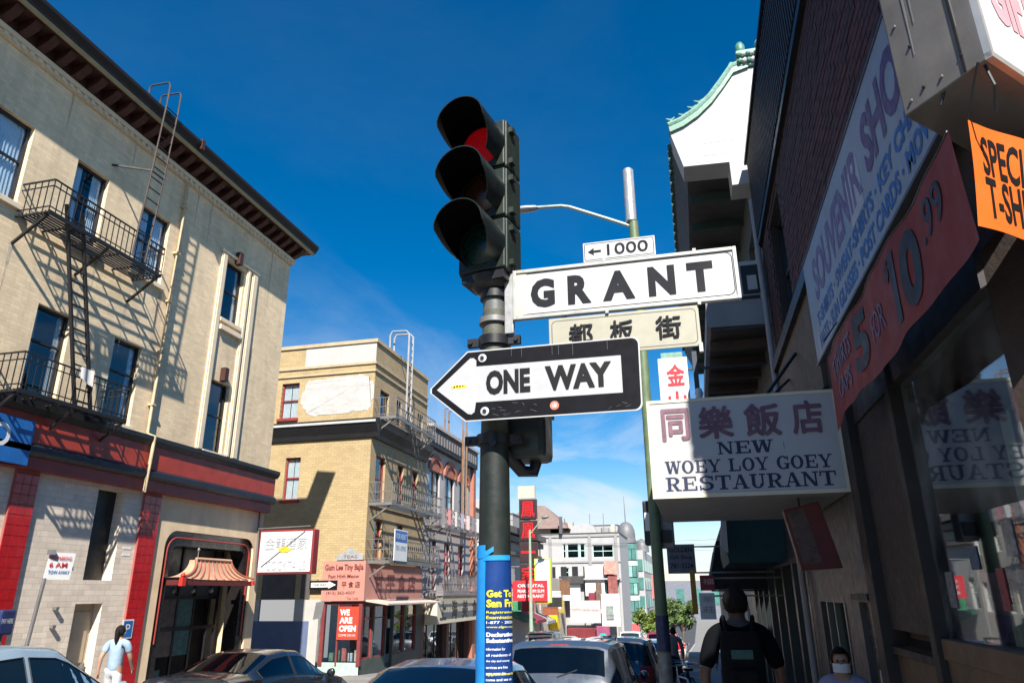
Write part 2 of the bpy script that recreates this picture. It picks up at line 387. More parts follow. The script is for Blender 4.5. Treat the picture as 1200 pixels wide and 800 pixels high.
# ------------------------------------------------------------------ tan corner building on the left
XL = -13.0
lb = thing('brick_building', 'three storey beige brick corner building with iron fire escape and red shopfront band', 'building', (XL, 12.0, gz(12)))
Y0, Y1 = 3.2, 20.4
win3 = [(4.9, 5.9), (7.0, 8.0), (9.2, 10.2), (11.38, 12.32), (13.45, 14.5)]
win2 = [(4.9, 5.8), (7.0, 7.9), (9.1, 10.0), (11.2, 12.08), (13.36, 14.26)]
ops = [(a, b, 9.35, 11.2) for a, b in win3]+[(a, b, 5.55, 7.55) for a, b in win2]+[(17.05, 17.92, 9.42, 11.28), (17.05, 17.9, 5.52, 7.55)]
b = MB(); wall_open(b, 'x+', XL, Y0, Y1, 5.40, 12.95, ops, .2)
b.poly([(XL, Y1, -1.3), (XL-9, Y1, -1.3), (XL-9, Y1, 12.95), (XL, Y1, 12.95)])
b.poly([(XL, Y0, -.3), (XL-9, Y0, -.3), (XL-9, Y0, 12.95), (XL, Y0, 12.95)])
b.poly([(XL-9, Y0, -.3), (XL-9, Y1, -1.3), (XL-9, Y1, 12.95), (XL-9, Y0, 12.95)])
b.build('wall', beige, lb, recalc=False)
b = MB(); wall_open(b, 'x+', XL, 12.05, 15.1, -1.2, 4.12, [(13.70, 14.52, 2.05, 4.03), (13.62, 14.38, -1.1, 1.56)], .3)
wall_open(b, 'x+', XL, Y0, 11.5, -1.2, 4.12, [(5.0, 7.2, -.8, 2.9), (8.2, 10.6, -.8, 2.9)], .3); b.build('white_brick_wall', whitebrick, lb, recalc=False)
AY0, AY1, AZ = 16.12, 20.02, 3.30
b = MB(); wall_open(b, 'x+', XL, 15.7, Y1, -1.3, 4.12, [(AY0, AY1, -1.2, AZ)], .9)
for s, yc in ((1, AY0), (-1, AY1)):
    arc = [V(XL, yc+s*.42*(1-math.cos(t)), AZ-.42*(1-math.sin(t))) for t in [i*math.pi/16 for i in range(9)]]
    b.poly([V(XL, yc, AZ)]+arc)
b.build('shopfront_wall', beige_s, lb, recalc=False)
B(XL-9, XL, Y0, Y1, 12.96, 12.99).build('roof', tarm, lb)
# cornice: dentil moulding, brackets, ochre fascia, dark crown
b = MB(); b.box(XL, XL+.07, Y0, Y1+.06, 12.62, 12.74); b.box(XL, XL+.13, Y0, Y1+.12, 12.742, 12.86); b.build('moulding', cream, lb, bevel=.012)
dm = B(XL+.07, XL+.115, 0, .10, 12.63, 12.735).mesh('dentil', cream, Vector((0, 0, 0)))
y = Y0+.1; 
while y < Y1: link('dentil', dm, lb, V(0, y, 0)-org(lb)); y += .21
B(XL, XL+.10, Y0, Y1+.10, 12.862, 13.16).build('frieze', brackm, lb)
bp = MB(); bp.prism([(XL+.10, 0, 12.87), (XL+.24, 0, 12.90), (XL+.44, 0, 13.02), (XL+.54, 0, 13.155), (XL+.10, 0, 13.155)], (0, .19, 0))
bm_ = bp.mesh('bracket', brackm, Vector((0, 0, 0)))
y = Y0+.05
while y < Y1: link('bracket', bm_, lb, V(0, y, 0)-org(lb)); y += .46
B(XL-.1, XL+.61, Y0-.2, Y1+.40, 13.16, 13.238).build('cornice_soffit', brackm, lb); B(XL+.612, XL+.645, Y0-.2, Y1+.43, 13.12, 13.24).build('cornice_fascia', gold, lb)
b = MB(); b.prism([(XL-.1, Y0-.3, 13.242), (XL+.65, Y0-.3, 13.242), (XL+.67, Y0-.3, 13.30), (XL+.76, Y0-.3, 13.42), (XL+.77, Y0-.3, 13.50), (XL-.1, Y0-.3, 13.60)], (0, Y1+.52-Y0+.3, 0))
b.build('cornice', dkbrown, lb)
B(XL+.68, XL+.79, 14.3, 14.42, 13.28, 13.58).build('cornice_joint', brackm, lb)
b = MB(); b.prism([(XL+.1, 17.3, 13.58), (XL+.1, 19.2, 13.58), (XL+.1, 18.6, 13.95), (XL+.1, 17.6, 13.95)], (-.4, 0, 0)); b.build('roof_vent', dkbrown, lb)
for i, (a, c) in enumerate(win3): window(lb, 'x+', XL, a, c, 9.35, 11.2, navy, gl, room2, curtain=curt, sill=cream, cw=(.3, .5, .5, .34, .42)[i])
for i, (a, c) in enumerate(win2): window(lb, 'x+', XL, a, c, 5.55, 7.55, blackp, gl, room, curtain=curtw if i in (3,) else curt, sill=cream, cw=.22, rails=(.62,))
for z0, z1 in ((9.42, 11.28), (5.52, 7.55)): window(lb, 'x+', XL, 17.05, 17.9, z0, z1, blackp, gl, room, curtain=curtw if z0 > 9 else None, sill=cream, cw=.2)
# tall window bay trim
for a, c in ((16.72, 16.99), (18.02, 18.22), (18.30, 18.60)):
    b = MB(); b.box(XL, XL+.05, a, c, 5.44, 11.42); b.box(XL+.05, XL+.075, a+.05, c-.05, 5.5, 11.36); b.build('pilaster_strip', cream, lb, bevel=.01)
B(XL, XL+.09, 16.68, 18.64, 11.424, 11.52).build('window_head', cream, lb, bevel=.015)
B(XL, XL+.11, 17.0, 18.01, 9.05, 9.20).build('string_course', cream, lb, bevel=.015)
for z in (11.28, 7.56): B(XL, XL+.17, 17.38, 17.56, z+.02, z+.42).build('keystone', brackm, lb, bevel=.01)
b = MB(); b.tube([(XL+.09, 14.80, 12.62), (XL+.09, 14.84, 11.3), (XL+.09, 14.82, 8.2), (XL+.09, 14.80, 5.5), (XL+.34, 14.78, 5.40), (XL+.34, 14.76, 4.9), (XL+.30, 14.76, 4.05)], .042, 10); b.build('downspout', mat('tan_pipe_paint', (.52, .40, .24), .55, var=.2, vs=6, grime=.3), lb, smooth=True)
for z in (6.2, 7.6, 9.0, 10.4, 11.8): B(XL, XL+.15, 14.75, 14.88, z, z+.05).build('pipe_strap', MATS['tan_pipe_paint'], lb)
# red shopfront band
b = MB(); b.box(XL, XL+.26, Y0, Y1+.02, 4.62, 5.18); b.build('red_fascia', redpaint, lb)
b = MB(); b.prism([(XL, Y0, 5.182), (XL+.28, Y0, 5.182), (XL+.36, Y0, 5.30), (XL+.36, Y0, 5.40), (XL, Y0, 5.44)], (0, Y1+.1-Y0, 0)); b.build('band_crown', blackp, lb)
b = MB(); b.prism([(XL, Y0, 4.38), (XL+.24, Y0, 4.38), (XL+.32, Y0, 4.44), (XL+.32, Y0, 4.56), (XL+.26, Y0, 4.617), (XL, Y0, 4.617)], (0, Y1+.06-Y0, 0)); b.build('band_moulding', navy, lb)
B(XL, XL+.20, Y0, Y1, 4.122, 4.378).build('lower_fascia', mat('oxide_red_paint', (.28, .028, .024), .45, var=.2, grime=.3), lb)
# red tile pilasters
for a, c in ((11.5, 12.05), (15.1, 15.7), (7.4, 7.95)):
    pl_ = B(XL-.02, XL+.05, a, c, -1.2, 4.12).build('tile_pilaster', grout, lb)
    tm = B(0, .012, .004, (c-a)/3-.004, .004, .196).mesh('tile', redtile, Vector((0, 0, 0)), bevel=.004)
    for r in range(26):
        for k in range(3): link('tile', tm, pl_, V(XL+.05, a+k*(c-a)/3, -1.16+r*.2)-org(lb))
# dark opening, door
B(XL-.30, XL-.26, 13.7, 14.52, 2.05, 4.03).build('dark_shutter', blackp, lb)
b = MB(); b.box(XL-.26, XL-.21, 13.62, 14.38, -.95, 1.56); dr = b.build('door', mat('beige_door', (.42, .34, .24), .6, grime=.15), lb)
b = MB(); b.box(XL-.21, XL-.19, 13.72, 14.28, .35, 1.40); b.box(XL-.21, XL-.19, 13.72, 14.28, -.75, .2); b.build('door_panel', mat('beige_door', (.42, .34, .24)), dr, bevel=.008)
B(XL-.21, XL-.13, 14.26, 14.31, .22, .34).build('handle', greyiron, dr)
for y0, y1 in ((5.0, 7.2), (8.2, 10.6)):
    window(lb, 'x+', XL, y0, y1, -.75, 2.9, blackp, gl, room, depth=.28, rails=(.2,), mull=(.5,), name='shop_window')
for zz in (1.45, 1.1, .55, 2.5): B(XL, XL+.09, 13.05, 13.13, zz, zz+.06).build('wall_stud', greyiron, lb)
for zz in (3.25, 3.05, 2.75, 2.6): B(XL+.001, XL+.006, 14.72, 14.98, zz, zz+.05).build('paint_mark', mat('white_scrawl', (.8, .8, .78), .6), lb)
# arched black shopfront with red line
def rrect(y0, y1, z0, z1, r, n=8):
    p = [V(0, y0, z0)]
    for i in range(n+1): t = i*math.pi/2/n; p.append(V(0, y0+r*(1-math.cos(t)), z1-r*(1-math.sin(t))))
    for i in range(n+1): t = i*math.pi/2/n; p.append(V(0, y1-r*(1-math.sin(t)), z1-r*(1-math.cos(t))))
    p.append(V(0, y1, z0)); return p
o_ = rrect(AY0, AY1, -1.2, AZ, .42); i_ = rrect(AY0+.34, AY1-.34, -1.2, AZ-.36, .22)
b = MB(); n = len(o_)
vs = [p+V(XL-.06, 0, 0) for p in o_]+[p+V(XL-.06, 0, 0) for p in i_]+[p+V(XL-.5, 0, 0) for p in i_]
b._a(vs, [(k, k+1, n+k+1, n+k) for k in range(n-1)]+[(n+k, n+k+1, 2*n+k+1, 2*n+k) for k in range(n-1)])
b.build('shopfront_frame', mat('black_gloss_tile', (.015, .013, .013), .3, var=.2, coat=.3), lb, recalc=False)
b = MB(); b.tube([p+V(XL-.04, 0, 0) for p in rrect(AY0+.15, AY1-.15, .6, AZ-.17, .34)], .022, 6); b.build('red_tube_light', mat('red_tube', (.30, .04, .03), .4), lb, smooth=True)
fr_ = MB()
for yy in (16.46, 17.15, 17.9, 18.6, 19.3, 19.66): fr_.box(XL-.84, XL-.78, yy, yy+.07, -1.2, 2.95)
fr_.box(XL-.84, XL-.781, 16.46, 19.7, .82, .92); fr_.box(XL-.84, XL-.781, 16.46, 19.7, 1.62, 1.70)
sf = fr_.build('shopfront_mullions', blackp, lb)
pm = [mat('brown_poster', (.16, .07, .045), .6, var=.3, vs=5), mat('dim_poster', (.10, .075, .06), .6, var=.4, vs=6), mat('teal_poster', (.04, .10, .10), .6, var=.4, vs=9)]
for k, (a, c, z0, z1) in enumerate([(16.53, 17.15, .92, 1.62), (17.22, 17.9, .92, 1.62), (17.97, 18.6, .2, 1.62), (16.53, 17.15, .0, .82), (17.22, 17.9, .2, .82), (16.53, 17.6, -.7, -.1)]):
    B(XL-.81, XL-.80, a, c, z0, z1).build('poster_panel', pm[k % 3 if k != 5 else 2], lb)
B(XL-1.4, XL-1.36, AY0, AY1, -1.2, AZ).build('shop_interior', room, lb)
B(XL-.83, XL-.82, 16.5, 19.7, 1.7, 2.95).build('transom_panel', mat('dim_transom', (.05, .05, .055), .35), lb)
for k in range(3): MB().lathe([(.04, 0), (.07, .04), (.07, .1), (.02, .14)], (XL-.5, 17.3+k*.8, 1.78), 10).build('ceiling_lamp', greyiron, lb)
# swept canopy over the shop door
aw = thing('canopy_roof', 'small swept copper pink roof with ribs over the black arched shopfront', 'canopy', (XL, 17.8, 2.0))
def aw_pt(u, v, lift=0.):
    # u along eave 0..1, v eave->ridge 0..1, concave sweep
    ye = 16.30+(19.42-16.30)*u; yr = 17.15+(18.66-17.15)*u
    s = v; yy = ye+(yr-ye)*(1-(1-s)**1.9); z = 2.10+.50*(s**1.55)+.05*(abs(2*u-1)**4)*(1-s); x = XL+.50-.30*(s**.8)
    return V(x, yy, z+lift)
copper = mat('weathered_copper_pink', (.50, .30, .19), .5, .0, var=.15, vs=5, grime=.2)
b = MB(); b.grid(lambda u, v: aw_pt(u, v), 24, 10)
b._a([aw_pt(0, v/10) for v in range(11)]+[V(XL, aw_pt(0, v/10).y, aw_pt(0, v/10).z) for v in range(11)], [(k, k+1, 12+k, 11+k) for k in range(10)])
b._a([aw_pt(1, v/10) for v in range(11)]+[V(XL, aw_pt(1, v/10).y, aw_pt(1, v/10).z) for v in range(11)], [(k, k+1, 12+k, 11+k) for k in range(10)])
b.build('roof_sheet', copper, aw, smooth=True)
ribm = mat('dull_red_rib', (.33, .10, .06), .5, var=.2)
for k in range(10): MB().tube([aw_pt(k/9, v/8, .012) for v in range(9)], .022 if k not in (0, 9) else .035, 6).build('rib', ribm, aw, smooth=True)
MB().tube([aw_pt(k/8, 1, .02) for k in range(9)], .045, 8).build('ridge', copper, aw, smooth=True)
b = MB(); b.box(XL+.02, XL+.49, 16.34, 19.38, 1.96, 2.085); b.build('eave_board', mat('maroon_board', (.10, .015, .015), .5), aw)
b = MB(); b.box(XL+.46, XL+.56, 16.24, 16.38, 1.94, 2.14); b.lathe([(.03, 0), (.07, .05), (.02, .12)], (XL+.51, 16.31, 2.14), 8); b.build('end_ornament', mat('vermilion', (.55, .03, .02), .45), aw)
b = MB(); b.box(XL+.48, XL+.54, 19.34, 19.43, 1.98, 2.10); b.build('end_ornament', MATS['vermilion'], aw)
b = MB(); b.tube([(XL+.2, 17.2, 2.60), (XL+.2, 17.2, 2.82)], .014, 6); b.lathe([(.03, 0), (.04, .04), (.01, .09)], (XL+.2, 17.2, 2.82), 8); b.build('finial', greyiron, aw)
# cocktail box sign on the far end of the building
cs = thing('box_sign', 'white box sign with red frame and faint tube lettering beside the arched shop', 'sign', (-11.85, 20.0, 2.32))
redf = mat('dark_red_frame', (.22, .018, .02), .5, var=.15)
b = MB(); b.box(-12.78, -10.96, 19.94, 20.24, 2.29, 3.56); b.build('case', redf, cs, bevel=.02)
B(-12.72, -11.02, 19.915, 19.945, 2.35, 3.50).build('face', white, cs)
fn = mat('faint_tube_lettering', (.34, .36, .38), .4, var=0)
lettering(cs, 'COCKTAILS', (-12.45, 19.90, 2.40), (1, 0, 0), (0, 0, 1), 1.30, .26, fn)
lettering(cs, '金龍酒家', (-12.55, 19.90, 2.98), (1, 0, 0), (0, 0, 1), 1.4, .36, fn)
b = MB(); b.bar((-12.62, 19.895, 2.50), (-11.25, 19.895, 3.50), .025, .012); b.build('tube_stroke', mat('dark_tube', (.12, .12, .13), .4), cs)
yl = mat('yellow_paint', (.75, .55, .02), .5, var=.05)
b = MB(); b.prism([(-12.05, 19.905, 2.92), (-11.9, 19.905, 2.90), (-11.72, 19.905, 2.93), (-11.62, 19.905, 3.03), (-11.78, 19.905, 3.01), (-11.84, 19.905, 3.10), (-11.93, 19.905, 3.03), (-12.1, 19.905, 3.03)], (0, -.012, 0)); b.build('star', yl, cs)
b = MB(); b.tube([(-13, 20.1, 3.62), (-11.2, 20.1, 3.66)], .02, 6); b.tube([(-13, 20.12, 4.5), (-13+.07, 20.16, 2.0)], .03, 6); b.build('bracket', greyiron, cs)
# blue sign
bs_ = thing('wall_sign', 'blue sign with a white letter hung under the lower fire escape', 'sign', (-12.8, 10.95, 4.15))
B(-12.74, -12.68, 10.0, 11.46, 4.15, 5.03).build('panel', mat('blue_sign_paint', (.012, .11, .36), .45, var=.15), bs_, bevel=.006)
lettering(bs_, 'GO', (-12.68, 10.1, 4.42), (0, 1, 0), (0, 0, 1), .86, .46, white, bold=.02)
b = MB(); b.bar((-13, 10.6, 4.95), (-12.72, 10.6, 4.95), .04); b.bar((-13, 11.3, 4.95), (-12.72, 11.3, 4.95), .04); b.build('bracket', iron, bs_)
# small blue notice on red pilaster
nb = thing('notice', 'small blue and white notice fixed on the red tile pilaster', 'notice', (-12.93, 15.2, .8))
B(-12.935, -12.925, 15.02, 15.36, .79, 1.20).build('plate', white, nb)
B(-12.925, -12.921, 15.05, 15.33, .82, 1.17).build('print', MATS['blue_sign_paint'], nb)
lettering(nb, 'P', (-12.921, 15.12, .9), (0, 1, 0), (0, 0, 1), .14, .2, white)

# ------------------------------------------------------------------ iron fire escape
fe = thing('fire_escape', 'black iron fire escape with two balconies and ladders on beige brick wall', 'fire escape', (-12.6, 12, 5.3))
XF = -12.18
def balcony(y0, y1, zf, h):
    p = MB(); n = 9
    for i in range(n+1): p.bar((XL, y0+(XF-XL)*0, zf), (XL, y0, zf), .01) if False else None
    for i in range(n): x = XL+.06+(XF-XL-.06)*i/(n-1); p.box(x-.012, x+.012, y0, y1, zf-.02, zf+.015)
    y = y0
    while y <= y1+.01: p.box(XL, XF, y-.02, y+.02, zf-.05, zf-.021); y += (y1-y0)/5
    p.box(XF-.02, XF+.02, y0, y1, zf-.06, zf+.02); pf = p.build('platform', iron, fe)
    r = MB()
    for z in (h, h*.80, .10):
        r.bar((XF, y0, zf+z), (XF, y1, zf+z), .03 if z == h else .02); r.bar((XL, y0, zf+z), (XF, y0, zf+z), .03 if z == h else .02); r.bar((XL, y1, zf+z), (XF, y1, zf+z), .03 if z == h else .02)
    rl = r.build('railing', iron, fe)
    bm = MB().box(-.008, .008, -.008, .008, .015, h).mesh('baluster', iron)
    k = int((y1-y0)/.15)
    for i in range(k+1): link('baluster', bm, rl, V(XF, y0+(y1-y0)*i/k, zf)-org(fe))
    for yy in (y0, y1):
        for i in range(1, 5): link('baluster', bm, rl, V(XL+(XF-XL)*i/5, yy, zf)-org(fe))
    for yy in (y0+.05, (y0+y1)/2, y1-.05):
        s = MB(); s.bar((XL+.01, yy, zf-.62), (XF-.05, yy, zf-.05), .05); s.build('brace', iron, fe)
balcony(10.25, 13.55, 9.12, .72); balcony(10.45, 13.25, 5.42, .74)
rg = MB().tube([(0, 0, 0), (0, .42, 0)], .02, 6).mesh('rung', iron)
l = MB(); T = V(-12.30, 10.85, 9.1); Bt = V(-12.30, 11.92, 5.45)
for off in (0, .42): l.bar(T+V(0, off, 0)+(T-Bt)*.12, Bt+V(0, off, 0), .07, .05)
ld = l.build('ladder', iron, fe)
for i in range(15):
    p = T+(Bt-T)*(i+.5)/15; link('rung', rg, ld, p-org(fe))
rung2 = MB().tube([(0, 0, 0), (0, .42, 0)], .016, 6).mesh('rung', iron)
g = MB(); XG = -12.16
for yy in (12.66, 13.08):
    g.tube([(XG, yy-.12, 9.2), (XG, yy, 11.4), (XG, yy+.1, 13.6), (XG, yy+.1, 14.15), (XG-.05, yy+.1, 14.25), (XG-.55, yy+.1, 14.27), (XG-.62, yy+.1, 14.2), (XG-.62, yy+.1, 13.5)], .022, 6)
gl_ = g.build('roof_ladder', mat('rusty_ladder', (.06, .042, .034), .7, var=.3), fe, smooth=True)
for i in range(13):
    z = 9.9+i*.30; t = (z-9.2)/4.4; link('rung', rung2, gl_, V(XG, 12.54+.22*t, z)-org(fe))
s = MB(); s.bar((XL, 12.3, 11.62), (XG, 12.66, 11.55), .04); s.bar((XG, 12.66, 11.55), (XG, 13.1, 11.55), .03); s.build('ladder_bracket', iron, fe)
# washing and clutter on the lower balcony
for k, (yy, c, lb_) in enumerate(((11.75, curtw, 'white cloth hung over the lower fire escape railing'),)):
    q = MB(); q.grid(lambda u, v: V(XF+.035+.02*math.sin(u*7), yy+.34*u+.03*v, 6.24-(.24+.1*u)*v), 10, 5)
    q.grid(lambda u, v: V(XF-.035-.02*math.sin(u*7), yy+.34*u, 6.24-.2*v), 10, 5)
    q.build('hanging_cloth', c, None, label=lb_, cat='cloth')

# rust and dirt runs down the beige wall
random.seed(17); rust = mat('rust_run', (.50, .36, .23), .85, var=.3, vs=9); soot = mat('soot_run', (.52, .42, .31), .85, var=.3, vs=9)
for k, (yy, zt, ln) in enumerate(((10.3, 8.5, 1.1), (11.9, 8.5, .8), (13.5, 8.5, 1.3), (9.25, 9.2, 1.4), (12.4, 9.2, .9), (14.55, 9.2, 1.2), (16.7, 5.5, 0), (13.3, 5.3, 0), (16.0, 12.6, 1.6), (19.3, 12.6, 2.1), (15.4, 12.6, 1.1), (18.75, 9.0, 1.5), (17.9, 9.03, .8), (10.9, 12.6, 1.0), (12.9, 12.6, .7))):
    if not ln: continue
    w0 = random.uniform(.03, .07); b = MB(); n = 7; L_ = []; R_ = []
    for i in range(n): t_ = i/(n-1); L_.append(V(XL+.0015, yy-w0*(1-t_)*random.uniform(.6, 1.2), zt-ln*t_)); R_.append(V(XL+.0015, yy+w0*(1-t_)*random.uniform(.6, 1.2)+.004, zt-ln*t_))
    b._a(L_+R_, [(i, n+i, n+i+1, i+1) for i in range(n-1)]); b.build('dirt_run', rust if k % 2 else soot, lb, recalc=False)
# ------------------------------------------------------------------ tan building with black cornice across the alley
YM = 27.85; ZT = 12.42
mb = thing('corner_shop_building', 'tan building with black cornice and white paint patch across the alley', 'building', (-13, YM, gz(28)))
ow_ = [(-17.50, -16.64, 9.08, 10.70), (-16.97, -16.25, 5.52, 7.33), (-20.4, -19.6, 9.08, 10.7), (-20.2, -19.5, 5.52, 7.33)]
b = MB(); wall_open(b, 'y-', YM, -22, -13, 1.53, ZT, ow_, .2); b.build('alley_wall', tanbrick, mb, recalc=False)
xo = [(28.5, 29.5, 9.1, 10.3), (30.35, 31.0, 9.1, 10.3), (31.5, 32.4, 9.1, 10.3), (33.0, 33.9, 9.1, 10.3), (28.43, 29.44, 5.35, 7.36), (30.8, 31.56, 5.35, 7.36), (32.6, 33.4, 5.35, 7.36), (28.6, 29.4, 3.1, 4.7), (31, 31.8, 3.1, 4.7)]
b = MB(); wall_open(b, 'x+', -13, YM, 34.4, 2.86, ZT, xo, .2); b.poly([(-13, 34.4, 2.9), (-22, 34.4, 2.9), (-22, 34.4, ZT), (-13, 34.4, ZT)]); b.build('street_wall', tanbrick_y, mb, recalc=False)
B(-22, -13.05, YM+.05, 34.4, ZT-.25, ZT-.22).build('roof', tarm, mb)
pc = mat('white_wall_paint', (.42, .405, .375), .7, var=.06, grime=.12)
pcb = mat('blue_grey_wall_paint', (.10, .13, .22), .7, var=.1, grime=.15)
b = MB(); wall_open(b, 'y-', YM, -22, -14.72, .72, 1.53, [(-17.55, -15.95, .72, 1.53)], .12); wall_open(b, 'y-', YM, -15.25, -14.72, -1.4, .72, [], .1); b.build('white_dado', pc, mb, recalc=False)
b = MB(); wall_open(b, 'y-', YM, -22, -15.25, -1.4, .72, [], .1); b.build('blue_dado', pcb, mb, recalc=False)
for k, (a, c, z0, z1) in enumerate(((-17.5, -16.0, 1.56, 3.45), (-15.72, -15.3, 1.56, 3.2))): B(a, c, YM-.03, YM-.003, z0, z1).build('shutter_panel', mat('brown_shutter', (.09, .075, .07), .7, var=.2), mb)
# cornices (alley and street sides)
blk = mat('black_cornice_paint', (.016, .016, .018), .5, var=.2); wl = mat('cornice_highlight_white', (.42, .42, .41), .5)
b = MB(); b.prism([(-22, YM, 8.02), (-22, YM-.10, 8.02), (-22, YM-.16, 8.20), (-22, YM-.34, 8.50), (-22, YM-.40, 8.78), (-22, YM, 8.86)], (9.36, 0, 0)); b.build('cornice', blk, mb)
b = MB(); b.prism([(-13, YM, 8.02), (-12.9, YM, 8.02), (-12.84, YM, 8.20), (-12.66, YM, 8.50), (-12.6, YM, 8.78), (-13, YM, 8.86)], (0, 34.4-YM, 0)); b.build('cornice', blk, mb)
B(-22, -12.66, YM-.43, YM-.402, 8.60, 8.70).build('cornice_highlight', wl, mb)  # white strip paints the highlight along the black cornice
for z0, z1, d in ((12.30, 12.46, .07), (11.30, 11.40, .06), (10.95, 11.03, .06)):
    b = MB(); b.box(-22, -13+d, YM-d, YM-.001, z0, z1); b.box(-13.001, -13+d, YM, 34.4, z0, z1); b.build('string_course', mat('tan_trim', (.42, .33, .20), .7, grime=.3), mb)
B(-16.45, -12.99, YM-.012, YM-.002, 11.42, 12.29).build('paint_patch', pc, mb)
random.seed(3); pts = []
for k in range(96):
    t = 2*math.pi*k/96; j1 = .05*math.sin(t*7+1)+.035*math.sin(t*13+2)+.02*math.sin(t*29); j2 = .05*math.sin(t*5+2)+.03*math.sin(t*17)+.015*math.sin(t*31+1); sx = abs(math.cos(t))**.45*math.copysign(1, math.cos(t)); sz = abs(math.sin(t))**.55*math.copysign(1, math.sin(t))
    pts.append(V(min(-13.005, -14.72+1.72*sx+j1), YM-.012, 9.98+.84*sz+j2))
b = MB(); b.prism(pts, (0, .01, 0)); b.build('paint_patch', mat('fresh_white_paint', (.44, .425, .40), .7, var=.08, vs=2, grime=.1, brick=('x', .28, .10, .006, (.36, .35, .33), .35)), mb)
redw = mat('red_window_frame', (.25, .03, .03), .5, var=.15)
for a, c, z0, z1 in ow_: window(mb, 'y-', YM, a, c, z0, z1, redw, gl, room, curtain=curtw, cw=.48, sill=redw)
for a, c, z0, z1 in xo: window(mb, 'x+', -13, a, c, z0, z1, redw if z0 < 9 else blackp, gl, room)
# pink shop sign wrapping the corner
pk = thing('shop_fascia_sign', 'pink shop fascia with dark red lettering on the tan building corner', 'sign', (-13.8, YM-.1, 1.46))
pinkm = mat('pink_fascia', (.46, .21, .165), .55, var=.06, grime=.1)
B(-14.72, -12.86, YM-.16, YM-.004, 1.47, 2.98).build('panel', pinkm, pk); B(-12.996, -12.86, YM+.001, 34.1, 1.47, 2.85).build('panel', pinkm, pk)
mr = mat('maroon_lettering', (.13, .012, .015), .5, var=0)
q = (1, 0, 0); u = (0, 0, 1); yk = YM-.163
lettering(pk, 'Gum Lee Tiny BaJia', (-14.62, yk, 2.56), q, u, 1.68, .30, mr, bold=.03)
lettering(pk, 'Fast High Meow', (-14.45, yk, 2.28), q, u, 1.34, .19, mr, bold=.02)
lettering(pk, '平 食 店', (-13.85, yk, 1.96), q, u, .8, .24, mr, bold=.02)
lettering(pk, '(415) 362-4507', (-14.5, yk, 1.68), q, u, 1.25, .15, mr, bold=.01)
lettering(pk, 'Tea Cafe', (-13.6, yk, 1.51), q, u, .5, .10, mr)
wp = mat('dark_fascia_lettering', (.20, .05, .05), .5, var=0)
lettering(pk, '甘 平 食 店', (-12.858, 28.6, 1.75), (0, 1, 0), u, 4.6, .8, wp, bold=.03)
b = MB(); b.prism([(-14.15, YM-.17, 3.02), (-12.98, YM-.17, 3.02), (-12.98, YM-.17, 3.2), (-13.3, YM-.17, 3.34), (-13.55, YM-.17, 3.5), (-13.75, YM-.17, 3.36), (-14.15, YM-.17, 3.2)], (0, .05, 0)); b.build('crest', mat('pale_crest', (.30, .31, .31), .5, var=.2, vs=8), pk)
lettering(pk, 'TEAS', (-13.85, yk-.008, 3.08), q, u, .6, .12, mr)
# corner shopfront below
b = MB(); b.box(-14.70, -14.55, YM-.05, YM+.10, -.9, 1.45); b.box(-13.1, -12.95, YM-.05, YM+.1, -.9, 1.45); b.box(-14.55, -13.1, YM-.03, YM+.07, 1.33, 1.45); b.box(-14.0, -13.93, YM-.03, YM+.06, -.9, 1.33)
b.build('shop_frame', mat('rusty_red_frame', (.16, .03, .03), .6, var=.25), mb)
B(-14.55, -13.1, YM+.01, YM+.018, -.78, 1.33).build('shop_glass', gl, mb)
B(-14.72, -13.0, YM-.01, YM+.09, -1.6, -.78).build('shop_base', mat('mint_tile', (.36, .50, .42), .5, var=.2, vs=9), mb)
for k, (a, c, z0, z1) in enumerate(((28.1, 29.0, -.7, 1.3), (29.15, 30.3, -.7, 1.3), (31.2, 32.3, -.7, 1.3), (32.5, 33.8, -.7, 1.3))):
    window(mb, 'x+', -13, a, c, z0, z1, redw, gl, room, depth=.1, rails=(.75,), name='shop_window')
b = MB(); wall_open(b, 'x+', -13, YM, 34.4, -1.8, 1.47, [(28.1, 29.0, -.7, 1.3), (29.15, 30.3, -.7, 1.3), (30.4, 31.1, -1.6, 1.3), (31.2, 32.3, -.7, 1.3), (32.5, 33.8, -.7, 1.3)], .15); b.build('shopfront_wall', mat('shop_dark_green', (.05, .07, .065), .6, var=.2), mb, recalc=False)
b = MB(); b.prism([(-13, 27.9, 1.46), (-11.9, 27.9, 1.30), (-11.9, 27.9, 1.36), (-13, 27.9, 1.53)], (0, 6.3, 0)); b.build('shop_awning', mat('worn_pale_canvas', (.50, .42, .36), .8, var=.15, grime=.3), mb)
random.seed(5)
for k in range(14):
    c = random.choice([(.5, .5, .5), (.45, .12, .1), (.2, .28, .35), (.5, .42, .3), (.12, .2, .14)])
    y_ = 29.2+random.random()*4.3; z_ = -.6+random.random()*1.1; B(-13.14, -13.13, y_, y_+.28, z_, z_+.34).build('window_display', mat('display_%d' % k, c, .6, var=.4, vs=8), mb)
for k in range(5): B(-14.4+k*.27, -14.22+k*.27, YM+.25, YM+.35, -.75, -.45+.1*(k % 3)).build('window_display', mat('display_%d' % k, (.4, .3, .2)), mb)
op = thing('open_banner', 'red banner reading WE ARE OPEN in the corner shop window', 'banner', (-13.5, YM-.06, .05))
B(-13.96, -13.08, YM-.075, YM-.06, .05, 1.26).build('sheet', mat('open_red', (.62, .05, .025), .5, var=.06), op)
for t_, z in (('WE', .93), ('ARE', .64), ('OPEN', .34)): lettering(op, t_, (-13.88, YM-.077, z), q, u, .42 if t_ == 'WE' else .55 if t_ == 'ARE' else .72, .23, white, bold=.05)
lettering(op, 'COME ON IN', (-13.88, YM-.077, .17), q, u, .7, .08, white)
